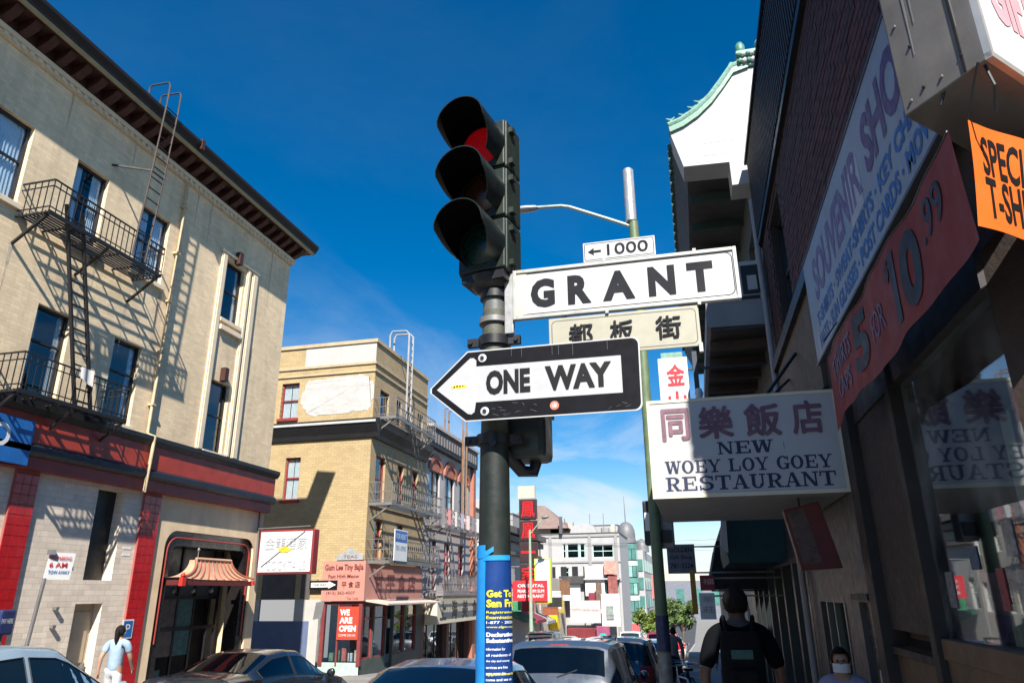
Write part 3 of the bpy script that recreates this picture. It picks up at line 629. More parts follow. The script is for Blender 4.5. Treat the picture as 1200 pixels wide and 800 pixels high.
ar = thing('one_way_arrow_sign', 'small black and white one way arrow pointing right on tan wall', 'sign', (-14.6, YM-.05, 1.9))
B(-15.24, -14.03, YM-.20, YM-.17, 1.91, 2.25).build('plate', black, ar)
b = MB(); b.prism([(-15.17, YM-.203, 1.99), (-14.4, YM-.203, 1.99), (-14.4, YM-.203, 1.94), (-14.08, YM-.203, 2.08), (-14.4, YM-.203, 2.22), (-14.4, YM-.203, 2.17), (-15.17, YM-.203, 2.17)], (0, -.004, 0)); b.build('arrow', white, ar)
lettering(ar, 'ONE WAY', (-15.08, YM-.208, 2.03), q, u, .6, .1, black, bold=.02)
b = MB(); b.bar((-15, YM, 2.3), (-15, YM-.18, 2.1), .03); b.bar((-14.3, YM, 2.3), (-14.3, YM-.18, 2.1), .03); b.build('bracket', greyiron, ar)

def escape(label, x0, yr, levels, m, ladders, rails=.85, depth=1.0):
    t = thing('fire_escape', label, 'fire escape', (x0+.5, yr[0], levels[0]))
    for k, zf in enumerate(levels):
        y0, y1 = yr[2*k], yr[2*k+1]; xf = x0+depth
        p = MB()
        for i in range(7): x = x0+.05+(depth-.05)*i/6; p.box(x-.02, x+.02, y0, y1, zf-.02, zf+.015)
        p.box(xf-.025, xf+.025, y0, y1, zf-.10, zf+.02); p.box(x0, xf, y0-.02, y0+.02, zf-.10, zf+.02); p.box(x0, xf, y1-.02, y1+.02, zf-.10, zf+.02)
        p.build('platform', m, t)
        r = MB()
        for z in (rails, .45, .10):
            for a, c in (((xf, y0, zf+z), (xf, y1, zf+z)), ((x0, y0, zf+z), (xf, y0, zf+z)), ((x0, y1, zf+z), (xf, y1, zf+z))): r.bar(a, c, .03)
        rl = r.build('railing', m, t)
        bm = MB().box(-.012, .012, -.012, .012, .015, rails).mesh('baluster', m); n = int((y1-y0)/.24)
        for i in range(n+1): link('baluster', bm, rl, V(xf, y0+(y1-y0)*i/n, zf)-org(t))
        for i in range(1, 4): link('baluster', bm, rl, V(x0+depth*i/4, y0, zf)-org(t))
        for yy in (y0+.1, y1-.1): MB().bar((x0, yy, zf-.7), (xf-.05, yy, zf-.06), .06).build('brace', m, t)
    for (a, c, wd) in ladders:
        a = Vector(a); c = Vector(c); l = MB()
        for s in (0, wd): l.bar(a+V(0, s, 0), c+V(0, s, 0), .06, .04)
        o = l.build('ladder', m, t); rm = MB().tube([(0, 0, 0), (0, wd, 0)], .014, 6).mesh('rung', m); n = int((a-c).length/.32)
        for i in range(n): link('rung', rm, o, a+(c-a)*(i+.5)/n-org(t))
    return t
fe2 = escape('grey iron fire escape on the tan building with black cornice', -13, (28.0, 33.0, 28.0, 34.2, 28.0, 34.0), (8.92, 5.28, 2.98), greyiron,
             [((-12.4, 30.6, 9.0), (-12.4, 33.4, 5.3), .5), ((-12.4, 31.2, 5.3), (-12.4, 33.6, 3.0), .5)])
g = MB()
for yy in (29.5, 30.0): g.tube([(-12.15, yy, 8.95), (-12.15, yy, 13.2), (-12.3, yy, 13.35), (-13.0, yy, 13.38), (-13.1, yy, 13.2), (-13.1, yy, 12.5)], .045, 6)
rl_ = g.build('roof_ladder', mat('white_painted_iron', (.34, .34, .34), .5, var=.15), fe2, smooth=True)
rm = MB().tube([(0, 0, 0), (0, .5, 0)], .02, 6).mesh('rung', MATS['white_painted_iron'])
for i in range(12): link('rung', rm, rl_, V(-12.15, 29.5, 9.2+i*.33)-org(fe2))
bsn = thing('balcony_sign', 'small blue and white sign hung on the lowest grey balcony', 'sign', (-11.95, 29.3, 3.0))
B(-11.97, -11.94, 28.35, 29.75, 3.0, 4.25).build('panel', white, bsn); B(-11.94, -11.935, 28.4, 29.7, 3.75, 4.2).build('band', MATS['blue_sign_paint'], bsn)
lettering(bsn, 'FOR RENT', (-11.935, 28.5, 3.87), (0, 1, 0), u, 1.1, .22, white); lettering(bsn, '781-0900', (-11.938, 28.5, 3.4), (0, 1, 0), u, 1.1, .2, MATS['blue_sign_paint'])

# ------------------------------------------------------------------ pale building with dark frieze next door
g2 = thing('pale_building', 'pale grey building with dark frieze and red arched windows beyond tan building', 'building', (-13, 38, gz(38)))
palew = mat('pale_wall', (.40, .37, .36), .75, var=.1, grime=.3); redb = mat('terracotta_arch', (.36, .13, .08), .7, var=.15, grime=.2)
YA, YB = 34.41, 42.7
ao = [(35.05, 36.65, 5.6, 7.8), (37.5, 39.1, 5.6, 7.8), (40.0, 41.6, 5.6, 7.8), (35.2, 36.4, 1.9, 4.3), (37.6, 38.6, 1.9, 4.3), (40.0, 41.0, 1.9, 4.3)]
b = MB(); wall_open(b, 'x+', -13, YA, YB, 1.5, 8.92, ao, .25); wall_open(b, 'x+', -13, YA, YB, 9.92, 10.36, [], .1)
b.poly([(-13, YB, -2), (-20, YB, -2), (-20, YB, 10.36), (-13, YB, 10.36)]); b.poly([(-13, YA, 10.36), (-20, YA, 10.36), (-20, YB, 10.36), (-13, YB, 10.36)]); b.build('wall', palew, g2, recalc=False)
fz = B(-13, -12.72, YA, YB+.1, 8.92, 9.92).build('frieze', blk, g2)
dn = B(0, .06, 0, .22, 0, .5).mesh('frieze_block', mat('grey_frieze_block', (.14, .13, .13), .6))
for i in range(18): link('frieze_block', dn, fz, V(-12.72, YA+.15+i*.45, 9.15)-org(g2))
B(-13, -12.62, YA, YB+.16, 9.921, 10.05).build('ledge', palew, g2)
for a, c, z0, z1 in ao:
    window(g2, 'x+', -13, a, c, z0, z1, blackp if z0 > 5 else redw, gl, room, curtain=curtw, cw=.3, mull=(.5,))
    if z0 > 5:
        cy = (a+c)/2; r = (c-a)/2
        b = MB(); ring = [(cy+r*math.cos(t), z1+.75*r*math.sin(t)) for t in [i*math.pi/12 for i in range(13)]]; ro = [(cy+(r+.28)*math.cos(t), z1+(.75*r+.28)*math.sin(t)) for t in [i*math.pi/12 for i in range(13)]]
        for i in range(12): b.prism([(-13, *ring[i]), (-13, *ro[i]), (-13, *ro[i+1]), (-13, *ring[i+1])], (.1, 0, 0))
        b.build('arch', redb, g2)
        b = MB(); b.prism([(-12.998, y_, z_) for y_, z_ in ring], (.03, 0, 0)); b.build('arch_panel', redb, g2)
B(-13, -12.8, YB-.45, YB+.02, -2, 8.9).build('corner_pier', redb, g2)
b = MB(); wall_open(b, 'x+', -13, YA, YB, -2.2, 1.5, [(34.9, 38.3, -2, .3), (38.7, 42.1, -2, .3)], .4); b.build('shopfront_wall', mat('shop_brown', (.09, .04, .035), .6), g2, recalc=False)
B(-13.7, -13.6, YA, YB, -2.2, 1.5).build('shop_interior', room, g2)
for k, (a, c) in enumerate(((34.9, 38.3), (38.7, 42.1))): window(g2, 'x+', -13, a, c, -2, .3, blackp, gl, room, depth=.3, mull=(.33, .66), rails=(), name='shop_window')
cl_ = thing('lightbox_fascia', 'cream lightbox fascia with brown characters below the pale building windows', 'sign', (-12.6, 38.5, .3))
B(-12.99, -12.35, 34.9, 42.4, .32, 1.62).build('case', mat('cream_lightbox', (.62, .56, .42), .5, var=.08, grime=.15), cl_, bevel=.02)
for i, ch in enumerate('上海美食'): lettering(cl_, ch, (-12.345, 35.3+i*1.8, .5), (0, 1, 0), u, .95, .9, mat('brown_ink', (.06, .035, .02), .5), bold=.02)
fe3 = escape('pale iron balcony and ladder on the building with red arched windows', -13, (34.7, 42.2, 34.7, 42.2), (4.9, 1.72), mat('pale_iron', (.20, .18, .18), .5, var=.25), [((-12.5, 36.4, 5.0), (-12.5, 38.0, 1.75), .5), ((-12.4, 39.0, 10.6), (-12.4, 39.0, 5.0), .5)])
g = MB()
for yy in (38.4, 39.1): g.tube([(-12.3, yy, 5), (-12.3, yy, 11.8), (-12.9, yy, 11.9), (-13.4, yy, 11.8), (-13.4, yy, 10.3)], .05, 6)
g.build('roof_ladder', mat('rust_ladder', (.22, .12, .06), .7, var=.3), fe3)
random.seed(9)
for k in range(7):
    y_ = 35+k*1.02; c = [(.5, .2, .2), (.55, .52, .5), (.3, .3, .36), (.6, .45, .45), (.2, .2, .22), (.6, .6, .58), (.4, .15, .2)][k]
    q_ = MB(); q_.grid(lambda a, v: V(-11.93+.03*math.sin(a*11+k), y_+.5*a, 5.72-.75*v), 8, 5); q_.grid(lambda a, v: V(-12.05-.03*math.sin(a*11+k), y_+.5*a, 5.72-.5*v), 8, 5)
    q_.build('laundry_item', mat('laundry_%d' % k, c, .9), None, label='%s laundry on the pale iron balcony, number %d from the tan building' % (['dull red', 'off white', 'grey blue', 'pale pink', 'dark grey', 'white', 'wine red'][k], k+1), cat='laundry', group='laundry on the pale balcony')
fl = thing('red_flag', 'small red flag at the roof end of the pale building', 'flag', (-12.75, 42.4, 10.4))
b = MB(); b.tube([(-12.9, 42.3, 10.3), (-12.2, 42.35, 11.4)], .03, 6); b.build('pole', greyiron, fl)
b = MB(); b.grid(lambda a, v: V(-12.3+.9*a, 42.36+.08*math.sin(a*7), 11.35-.75*v-.3*a), 8, 4); b.build('cloth', mat('red_cloth', (.55, .02, .03), .8), fl)

# ------------------------------------------------------------------ far side of the street
def block(name, label, x0, x1, y0, y1, z1, m, wins_y=(), wins_x=(), roofm=tarm, z0=None, gm=None, fm=None, cat='building'):
    z0 = gz(y0)-.6 if z0 is None else z0
    t = thing(name, label, cat, ((x0+x1)/2, y0, z0))
    b = MB(); wall_open(b, 'y-', y0, x0, x1, z0, z1, wins_y, .2)
    wall_open(b, 'x+', x1, y0, y1, z0, z1, wins_x, .2)
    b.poly([(x0, y0, z0), (x0, y1, z0), (x0, y1, z1), (x0, y0, z1)]); b.poly([(x0, y1, z0), (x1, y1, z0), (x1, y1, z1), (x0, y1, z1)])
    b.build('wall', m, t, recalc=False); B(x0-.05, x1+.05, y0-.05, y1, z1, z1+.12).build('roof', roofm, t)
    for o in wins_y: window(t, 'y-', y0, *o[:4], fm or white, gm or glf, room, fw=.08, mull=(.5,) if o[1]-o[0] > 1.2 else ())
    for o in wins_x: window(t, 'x+', x1, *o[:4], fm or white, gm or glf, room, fw=.08)
    return t
fw1 = mat('far_white_wall', (.36, .355, .355), .7, var=.06, grime=.1); fw2 = mat('far_grey_wall', (.40, .37, .34), .75, var=.1, grime=.2); fw3 = mat('far_cream_wall', (.44, .40, .33), .7, var=.08, grime=.15)
block('low_building', 'plain cream building mostly hidden behind the signal pole', -22, -13, 42.75, 49.2, 6.6, fw3, wins_x=[(43.5+i*1.5, 44.4+i*1.5, z, z+1.6) for i in range(4) for z in (.5, 3.6)])
g4 = block('brown_cornice_building', 'low building with layered grey brown cornice behind the red neon sign', -24, -13.0, 49.3, 62, 5.6, fw2, wins_x=[(50+i*2.2, 51.2+i*2.2, .6, 2.4) for i in range(5)], wins_y=[(-17, -15.5, 1, 3), (-15, -13.6, 1, 3)])
for z0, z1, d in ((5.72, 6.15, .7), (5.2, 5.6, .45), (4.3, 4.6, .3)): B(-24, -13+d, 49.3-d, 62, z0, z1).build('cornice', mat('umber_cornice', (.13, .11, .10), .7, grime=.3), g4)
B(-14.1, -12.9, 49.2, 49.9, 8.7, 9.9).build('roof_box', fw3, g4); B(-13.6, -13.3, 49.4, 49.7, 6.1, 8.7).build('roof_post', greyiron, g4)
B(-15.4, -14.2, 49.2, 51, 6.15, 8.0).build('roof_shed', fw1, g4)
# hipped roof house behind
hp = thing('hipped_house', 'house with brown hipped roof rising behind the low cornice building', 'house', (-17, 78, gz(78)))
B(-20, -13.3, 76, 84, gz(80), 8.0).build('wall', fw3, hp)
b = MB(); b._a([(-20.8, 75.2, 8), (-12.6, 75.2, 8), (-12.6, 85, 8), (-20.8, 85, 8), (-17.6, 79, 10.8), (-15.8, 79, 10.8)], [(0, 1, 5, 4), (1, 2, 5), (2, 3, 4, 5), (3, 0, 4)]); b.build('roof', mat('brown_roof', (.20, .14, .12), .8, var=.2), hp)
# red neon sign
ns = thing('vertical_neon_sign', 'tall dark sign with four glowing red characters high over the street', 'sign', (-11.1, 50, 2.4))
dk = mat('sign_case_dark', (.03, .012, .014), .5, var=.2); neon = mat('red_neon', (.35, .006, .008), .4, emit='#ff1020', est=.35, var=0)
zt = 7.95
for i, ch in enumerate('鳳凰一家'):
    z0 = zt-1.38-i*1.45; B(-11.78, -10.52, 49.85, 50.1, z0, z0+1.34).build('case', dk, ns, bevel=.03)
    lettering(ns, ch, (-11.62 if ch != '一' else -11.66, 49.846, z0+(.14 if ch != '一' else .6)), q, u, .94 if ch != '一' else 1.0, 1.05 if ch != '一' else .16, neon, bold=.004, ext=.01)
b = MB(); b.box(-13, -10.6, 49.95, 50.0, 6.5, 6.56); b.box(-13, -10.6, 49.95, 50.0, 3.4, 3.46); b.build('bracket', greyiron, ns)
B(-11.86, -10.65, 49.9, 50.15, 7.97, 8.85).build('cap_box', fw3, ns)
wg = thing('lime_edged_sign', 'white vertical sign with lime green edge beside the red neon', 'sign', (-10.1, 49.7, 1.1))
B(-10.7, -9.58, 49.6, 49.9, 1.1, 3.9).build('case', mat('lime_edge', (.45, .65, .05), .5), wg); B(-10.62, -9.66, 49.57, 49.6, 1.18, 3.82).build('face', white, wg)
rs = thing('red_board', 'red board with white lettering under the neon sign', 'sign', (-11, 49.4, 1.25))
B(-12.15, -9.80, 49.3, 49.5, 1.22, 2.5).build('panel', mat('board_red', (.58, .02, .03), .5), rs)
for t_, z in (('ORIENTAL', 2.08), ('PEARL · DIM SUM', 1.74), ('RESTAURANT', 1.42)): lettering(rs, t_, (-11.8, 49.29, z), q, u, 1.8, .2, white, bold=.02)
b = MB(); b.box(-13, -12.1, 49.38, 49.44, 1.8, 1.86); b.build('bracket', greyiron, rs)
# thin lamp post on the left pavement
lpole = thing('thin_lamp_post', 'slim pale green lamp post standing before the red board', 'lamp post', (-10.7, 47.0, gz(47)))
MB().tube([(-10.4, 47, gz(47)), (-10.4, 47, 5.6)], [.14, .07], 10).build('shaft', mat('pale_green_paint', (.28, .36, .26), .5), lpole, smooth=True)
b = MB(); b.tube([(-10.4, 47, 5.3), (-10.0, 47, 5.75), (-9.5, 47, 6.3)], .04, 8); b.build('arm', MATS['pale_green_paint'], lpole, smooth=True)
b = MB(); b.lathe([(.03, 0), (.12, .08), (.13, .25), (.08, .45), (.03, .5)], (-9.6, 47, 6.35), 10, (1, 0, .1)); b.build('lamp_head', greyiron, lpole, smooth=True)
# white building facing up the street
wb = block('white_building', 'white building with dark and mint windows facing up the street', -15.5, -7.4, 75, 84, 7.35, fw1,
           wins_y=[(-13.2, -12.85, 5.0, 6.42), (-12.75, -11.55, 5.0, 6.42), (-11.45, -10.9, 5.0, 6.42), (-10.15, -8.05, 5.0, 6.25), (-13.2, -12.6, 3.2, 4.1), (-10.2, -9.8, 3.1, 3.9), (-9.0, -7.9, .4, 3.2)], fm=mat('mint_frame', (.45, .62, .58), .5))
b = MB(); b.prism([(-12.4, 74.9, 7.45), (-9.6, 74.9, 7.45), (-9.9, 74.9, 8.1), (-11, 74.9, 8.45), (-12, 74.9, 8.2)], (0, 1.2, 0)); b.build('parapet_gable', fw1, wb)
B(-13.4, -13.1, 74.5, 74.8, 7.4, 9.1).build('chimney', mat('dark_chimney', (.08, .08, .09), .6), wb)
for x in (-10.4, -9.0): B(x, x+.06, 75.5, 75.56, 7.4, 9.4).build('aerial', greyiron, wb)
B(-13.6, -7.5, 73.9, 74.95, 2.9, 3.05).build('awning', fw2, wb)
for nm, lab, x0, x1, y_, z0, z1, m in (
    ('white_billboard', 'blank white billboard hung low on the white building', -13.3, -11.3, 73.4, 1.0, 2.5, white),
    ('pale_pink_billboard', 'long pale pink fascia board under the white building', -12.2, -9.3, 72.5, -1.0, 1.0, mat('pale_pink_board', (.52, .45, .44), .5, var=.08, vs=3)),
    ('white_poster_board', 'tall white board at the right end of the white building', -9.25, -7.5, 73.0, -1.3, 1.6, white),
    ('white_blank_board', 'tall blank white board above the long pink fascia', -10.9, -9.0, 74.2, 1.4, 4.2, white),
    ('red_striped_board', 'red and white board high on the white building edge', -8.9, -7.6, 73.6, 3.4, 4.6, mat('salmon_board', (.6, .25, .2), .5, var=.3, vs=4)),
    ('brown_sign', 'narrow brown and red sign beside the green glass turret', -8.6, -7.7, 73.8, 1.4, 3.3, mat('brown_red_board', (.25, .08, .07), .5, var=.4, vs=3))):
    t = thing(nm, lab, 'sign', ((x0+x1)/2, y_, z0)); B(x0, x1, y_, y_+.2, z0, z1).build('panel', m, t); b = MB(); b.box((x0+x1)/2-.05, (x0+x1)/2+.05, y_+.2, 75, (z0+z1)/2, (z0+z1)/2+.1); b.build('bracket', greyiron, t)
lettering(bpy.data.objects['pale_pink_billboard'], 'GIFTS · JADE · SILK', (-12.0, 72.49, -.1), q, u, 2.5, .4, mat('rose_ink', (.5, .25, .25), .5))
ys = thing('yellow_sign', 'bright yellow box sign over the left pavement', 'sign', (-12.5, 70, -1.6))
B(-13.6, -12.3, 66, 67.6, -1.3, .1).build('case', mat('yellow_box', (.80, .52, .0), .45, var=.05), ys, bevel=.03); lettering(ys, '大東酒家', (-13.5, 65.995, -.75), q, u, 1.1, .3, mat('ochre_ink', (.35, .2, .02), .5))
bs2 = thing('blue_flag_sign', 'small dark blue sign left of the yellow box sign', 'sign', (-14, 66, -1.2)); B(-14.6, -13.8, 65.2, 65.35, -1.2, 0).build('panel', MATS['blue_sign_paint'], bs2)
B(-13.8, -12.4, 65.3, 65.35, -.1, -.05).build('bracket', greyiron, bs2)
# green glass turret building
tb = thing('turret_building', 'green glass corner building with grey dome and spire', 'building', (-7.6, 88, gz(86)))
teal = mat('green_glazing', (.07, .19, .17), .15, var=.3, vs=1.2, spec=.8); tealf = mat('pale_green_mullion', (.45, .55, .50), .5)
B(-8.9, -6.0, 87.4, 110, gz(90)-1, 6.3).build('core', fw1, tb)
MB().lathe([(1.05, gz(86)-.5), (1.05, 7.0)], (-7.7, 86.4, 0), 12).build('turret_wall', mat('dark_green_core', (.03, .05, .05), .4), tb)
for lv in range(5):
    z0 = -2.2+lv*1.85
    for k in range(12):
        a0 = 2*math.pi*(k+.06)/12; a1 = 2*math.pi*(k+.94)/12; b = MB()
        pp = [V(-7.7+1.12*math.cos(a), 86.4+1.12*math.sin(a), z) for z in (z0, z0+1.15) for a in (a0, a1)]
        b.poly([pp[0], pp[1], pp[3], pp[2]]); b.build('pane', teal if (k+lv) % 3 else mat('light_green_glazing', (.22, .42, .38), .2, var=.2), tb)
    MB().lathe([(1.16, z0+1.2), (1.16, z0+1.72)], (-7.7, 86.4, 0), 12).build('spandrel', tealf if lv % 2 else mat('teal_spandrel', (.10, .24, .21), .4), tb)
MB().lathe([(1.12, 7.0), (1.12, 7.4), (1.02, 7.5), (1.05, 7.9), (.98, 8.5), (.75, 9.05), (.4, 9.35), (.05, 9.45)], (-7.7, 86.4, 0), 16).build('dome', mat('slate_dome', (.14, .14, .15), .5, var=.15), tb, smooth=True)
MB().tube([(-7.7, 86.4, 9.4), (-7.75, 86.4, 12.4)], [.07, .02], 6).build('spire', greyiron, tb)
MB().lathe([(.9, 6.3), (.85, 7.0), (.6, 7.6), (.05, 7.9)], (-6.4, 92, 0), 12).build('dome', MATS['slate_dome'], tb, smooth=True)
for lv in range(4):
    for k in range(10):
        z0 = -2.0+lv*2.0; b = MB(); b.box(-5.99, -5.95, 87.8+k*2.2, 89.6+k*2.2, z0, z0+1.3); b.build('window', MATS['light_green_glazing'] if k % 2 else teal, tb)
    b = MB(); b.box(-8.0, -6.1, 87.3, 87.38, -2+lv*2, -.7+lv*2); b.build('window', teal, tb)
# low shopfront clutter at the bottom of the far left side
for nm, lab, x0, x1, y_, z0, z1, m, ct in (
    ('red_shop_awning', 'dark red shop awning below the pale pink fascia', -12.3, -9.0, 71.0, -3.0, -1.4, mat('dark_red_canvas', (.16, .015, .02), .7, var=.2), 'awning'),
    ('teal_lantern_sign', 'round teal disc sign on a magenta board', -9.5, -8.3, 70.5, -3.2, -1.2, mat('magenta_board', (.26, .06, .12), .5, var=.2), 'sign'),
    ('red_round_sign', 'bright red sign standing near the turret building', -7.6, -6.7, 74.0, -3.6, -2.0, mat('bright_red_sign', (.62, .02, .04), .5), 'sign'),
    ('red_awning', 'pinkish red awning at the foot of the turret building', -8.2, -6.6, 84.0, -3.2, -1.5, mat('pink_red_canvas', (.5, .08, .09), .7, var=.2), 'awning'),
    ('pink_banner', 'pink vertical banner right of the turret building', -5.3, -4.3, 88.0, 1.0, 3.6, mat('pink_banner_cloth', (.6, .15, .14), .7), 'banner')):
    t = thing(nm, lab, ct, ((x0+x1)/2, y_, z0)); B(x0, x1, y_, y_+.5, z0, z1).build('panel', m, t, bevel=.04)
    b = MB(); b.box(x0+.05, x0+.15, y_+.2, y_+.3, gz(y_)-.2, z0); b.box(x1-.15, x1-.05, y_+.2, y_+.3, gz(y_)-.2, z0); b.build('post', greyiron, t)
MB().lathe([(.42, 0), (.42, .05)], (-8.9, 70.49, -2.2), 16, (0, -1, 0)).build('disc', mat('teal_disc', (.02, .4, .42), .5), bpy.data.objects['teal_lantern_sign'])
B(-16, -13, 62.5, 74.5, gz(66)-1, 3.0).build('shop_block', fw3, None, label='plain cream shop block between cornice building and white building', cat='building')
bk = thing('distant_block', 'distant pale block closing the end of the street', 'building', (0, 210, gz(200)))
B(-30, 8, 205, 230, gz(200)-1, 4.5).build('wall', mat('distant_grey_blue_wall', (.16, .17, .20), .8), bk)  # far wall in one even grey blue
for i in range(8): B(-29+i*4.6, -27+i*4.6, 204.9, 204.98, -1.5, 2.5).build('window', teal, bk)

for nm, lab, x0, x1, y_, z0, z1, c, ct in (
    ('dark_awning', 'dark grey awning under the dark windows of the white building', -13.3, -10.9, 73.0, 2.55, 3.25, (.05, .048, .05), 'awning'),
    ('brown_hanging_sign', 'brown hanging sign in front of the tall blank white board', -9.75, -9.2, 73.2, .2, 2.6, (.14, .085, .06), 'sign'),
    ('maroon_hanging_sign', 'small maroon hanging sign left of the brown hanging sign', -10.5, -9.85, 73.3, .7, 1.7, (.20, .02, .04), 'sign'),
    ('grey_shop_blind', 'grey green shop blind low on the white building', -8.8, -8.1, 72.9, -.7, .5, (.22, .25, .23), 'blind')):
    t = thing(nm, lab, ct, ((x0+x1)/2, y_, z0)); B(x0, x1, y_, y_+.25, z0, z1).build('panel', mat(nm+'_colour', c, .7, var=.35, vs=2.5), t, bevel=.02)
    b = MB(); b.box((x0+x1)/2-.05, (x0+x1)/2+.05, y_+.25, 75, z1-.15, z1-.08); b.build('bracket', greyiron, t)

# more of the far street: storeys, roof clutter and small signs
band_m = mat('far_band', (.26, .255, .25), .7, var=.1)
for z in (4.55, 2.75, 7.05): B(-15.5, -7.35, 74.9, 74.999, z, z+.16).build('string_course', band_m, wb)
for x in (-14.6, -10.55, -7.9): B(x, x+.28, 74.88, 74.995, -3, 7.3).build('pilaster', band_m, wb)
for k in range(6): B(-14.6+k*1.15, -14.0+k*1.15, 74.97, 74.999, 3.15, 4.2).build('window', room, wb)
for k, (x, y_, z, sx, sz) in enumerate(((-14.6, 76, 7.47, .9, .8), (-12.9, 77, 7.47, .5, 1.3), (-9.4, 76.5, 7.47, .8, .55), (-8.4, 77, 7.47, .4, .9), (-13.8, 78, 7.47, .3, 1.8))): B(x, x+sx, y_, y_+.8, z, z+sz).build('roof_unit', [fw3, fw2, band_m][k % 3], wb)
block('tall_pale_block', 'pale block with rows of windows behind the white building', -15.5, -9.6, 96, 108, 9.9, mat('pale_block_wall', (.34, .33, .33), .75, var=.1, grime=.15), wins_y=[(-15+i*1.1, -14.4+i*1.1, z, z+.9) for i in range(5) for z in (6.4, 8.2)])
block('grey_stepped_block', 'grey flat roofed block left of the hipped house', -19.5, -16.2, 66, 74, 8.6, mat('stepped_block_wall', (.30, .29, .28), .75, var=.12, grime=.2), wins_y=[(-19+i*.9, -18.5+i*.9, z, z+.9) for i in range(3) for z in (5.2, 6.9)])
cols = [('green', (.04, .22, .10)), ('crimson', (.42, .02, .04)), ('pale grey', (.40, .40, .40)), ('cream', (.46, .42, .33)), ('orange', (.55, .20, .02)), ('rust', (.24, .07, .03)), ('black', (.02, .02, .02)), ('white', (.52, .52, .5)), ('ochre', (.30, .22, .06)), ('brown', (.16, .08, .04))]
random.seed(31)
for k, (cn, c) in enumerate(cols):
    y_ = 51.5+k*2.05; x0 = -12.95; wd = random.uniform(.6, 1.3); z0 = gz(y_)+2.6+random.uniform(0, 2.2); h = random.uniform(.6, 1.5)
    t = thing('small_street_sign', '%s shop sign jutting over the far left pavement' % cn, 'sign', (x0+wd/2, y_, z0), 'small shop signs far down the left side')
    B(x0+.25, x0+.25+wd, y_, y_+.15, z0, z0+h).build('panel', mat('far_sign_%d' % k, c, .5, var=.2, vs=4), t, bevel=.015); MB().box(x0-.05, x0+.27, y_+.05, y_+.10, z0+h*.5, z0+h*.5+.06).build('bracket', greyiron, t)
for k, (cn, c) in enumerate((('dark green', (.02, .08, .05)), ('wine', (.18, .02, .04)), ('grey striped', (.28, .27, .27)))):
    y_ = 51+k*4; t = thing('far_awning', '%s canvas awning over a far left shopfront' % cn, 'awning', (-12.3, y_, gz(y_)+2.2)); b = MB(); b.prism([(-13, y_, gz(y_)+2.9), (-11.7, y_, gz(y_)+2.3), (-11.7, y_, gz(y_)+2.1), (-13, y_, gz(y_)+2.6)], (0, 3.4, 0)); b.build('canvas', mat('far_awning_%d' % k, c, .8, var=.2), t)
wr_ = thing('overhead_wires', 'thin dark overhead wires crossing high above the far street', 'wires', (-5, 58, 6))
for k in range(4): MB().tube([(-13, 52+k*5, 5.2+.2*k), (-6, 52+k*5, 4.9+.2*k), (1.4, 53+k*5, 5.1)], .012, 4).build('wire', blackp, wr_)
# ------------------------------------------------------------------ signal pole with its signs
PX_, PY_ = -.826, 3.04
dgreen = mat('dark_green_pole_paint', (.010, .0145, .012), .5, var=.25, vs=6, bump=.1, grime=.15, speck=.15)
worn = mat('weathered_olive_collar', (.075, .078, .058), .6, var=.35, vs=14, speck=.4, bump=.2)
pole = thing('signal_pole', 'dark green steel signal pole in the centre carrying the street signs', 'pole', (PX_, PY_, 0))
prof = [(.105, 0), (.105, .25), (.085, .3), (.078, .8), (.070, 1.7), (.065, 2.2), (.0645, 2.33)]
MB().lathe(prof, (PX_, PY_, 0), 32).build('shaft', dgreen, pole, smooth=True)
MB().lathe([(.0655, 2.33), (.066, 2.345), (.062, 2.36), (.060, 2.44), (.0585, 2.80), (.057, 2.95)], (PX_, PY_, 0), 32).build('collar', worn, pole, smooth=True)
MB().lathe([(.056, 2.95), (.052, 3.05), (.050, 3.14)], (PX_, PY_, 0), 32).build('top_sleeve', mat('grey_sleeve', (.09, .095, .09), .5, var=.3, vs=9), pole, smooth=True)
def clamp(z, r, lug=True, m=dgreen, h=.022):
    b = MB(); b.lathe([(r, z-h), (r+.014, z-h), (r+.014, z+h), (r, z+h)], (PX_, PY_, 0), 28)
    if lug:
        for s in (-1, 1): b.obox((PX_+s*(r+.035), PY_-.01, z), (.03, 0, 0), (0, .014, 0), (0, 0, h*.9)); b.tube([(PX_+s*(r+.048), PY_-.035, z), (PX_+s*(r+.048), PY_+.02, z)], .011, 8)
    b.build('clamp', m, pole, smooth=True)
clamp(2.80, .061, m=blackp); clamp(2.34, .066, m=blackp); clamp(3.08, .054, lug=False, m=greyiron, h=.012); clamp(2.90, .059, lug=False, m=greyiron, h=.013); clamp(3.03, .055, lug=False, m=blackp, h=.018)
MB().lathe([(.016, 0), (.016, .012)], (PX_+.012, PY_-.066, 2.315), 8, (0, -1, 0)).build('bolt', blackp, pole)
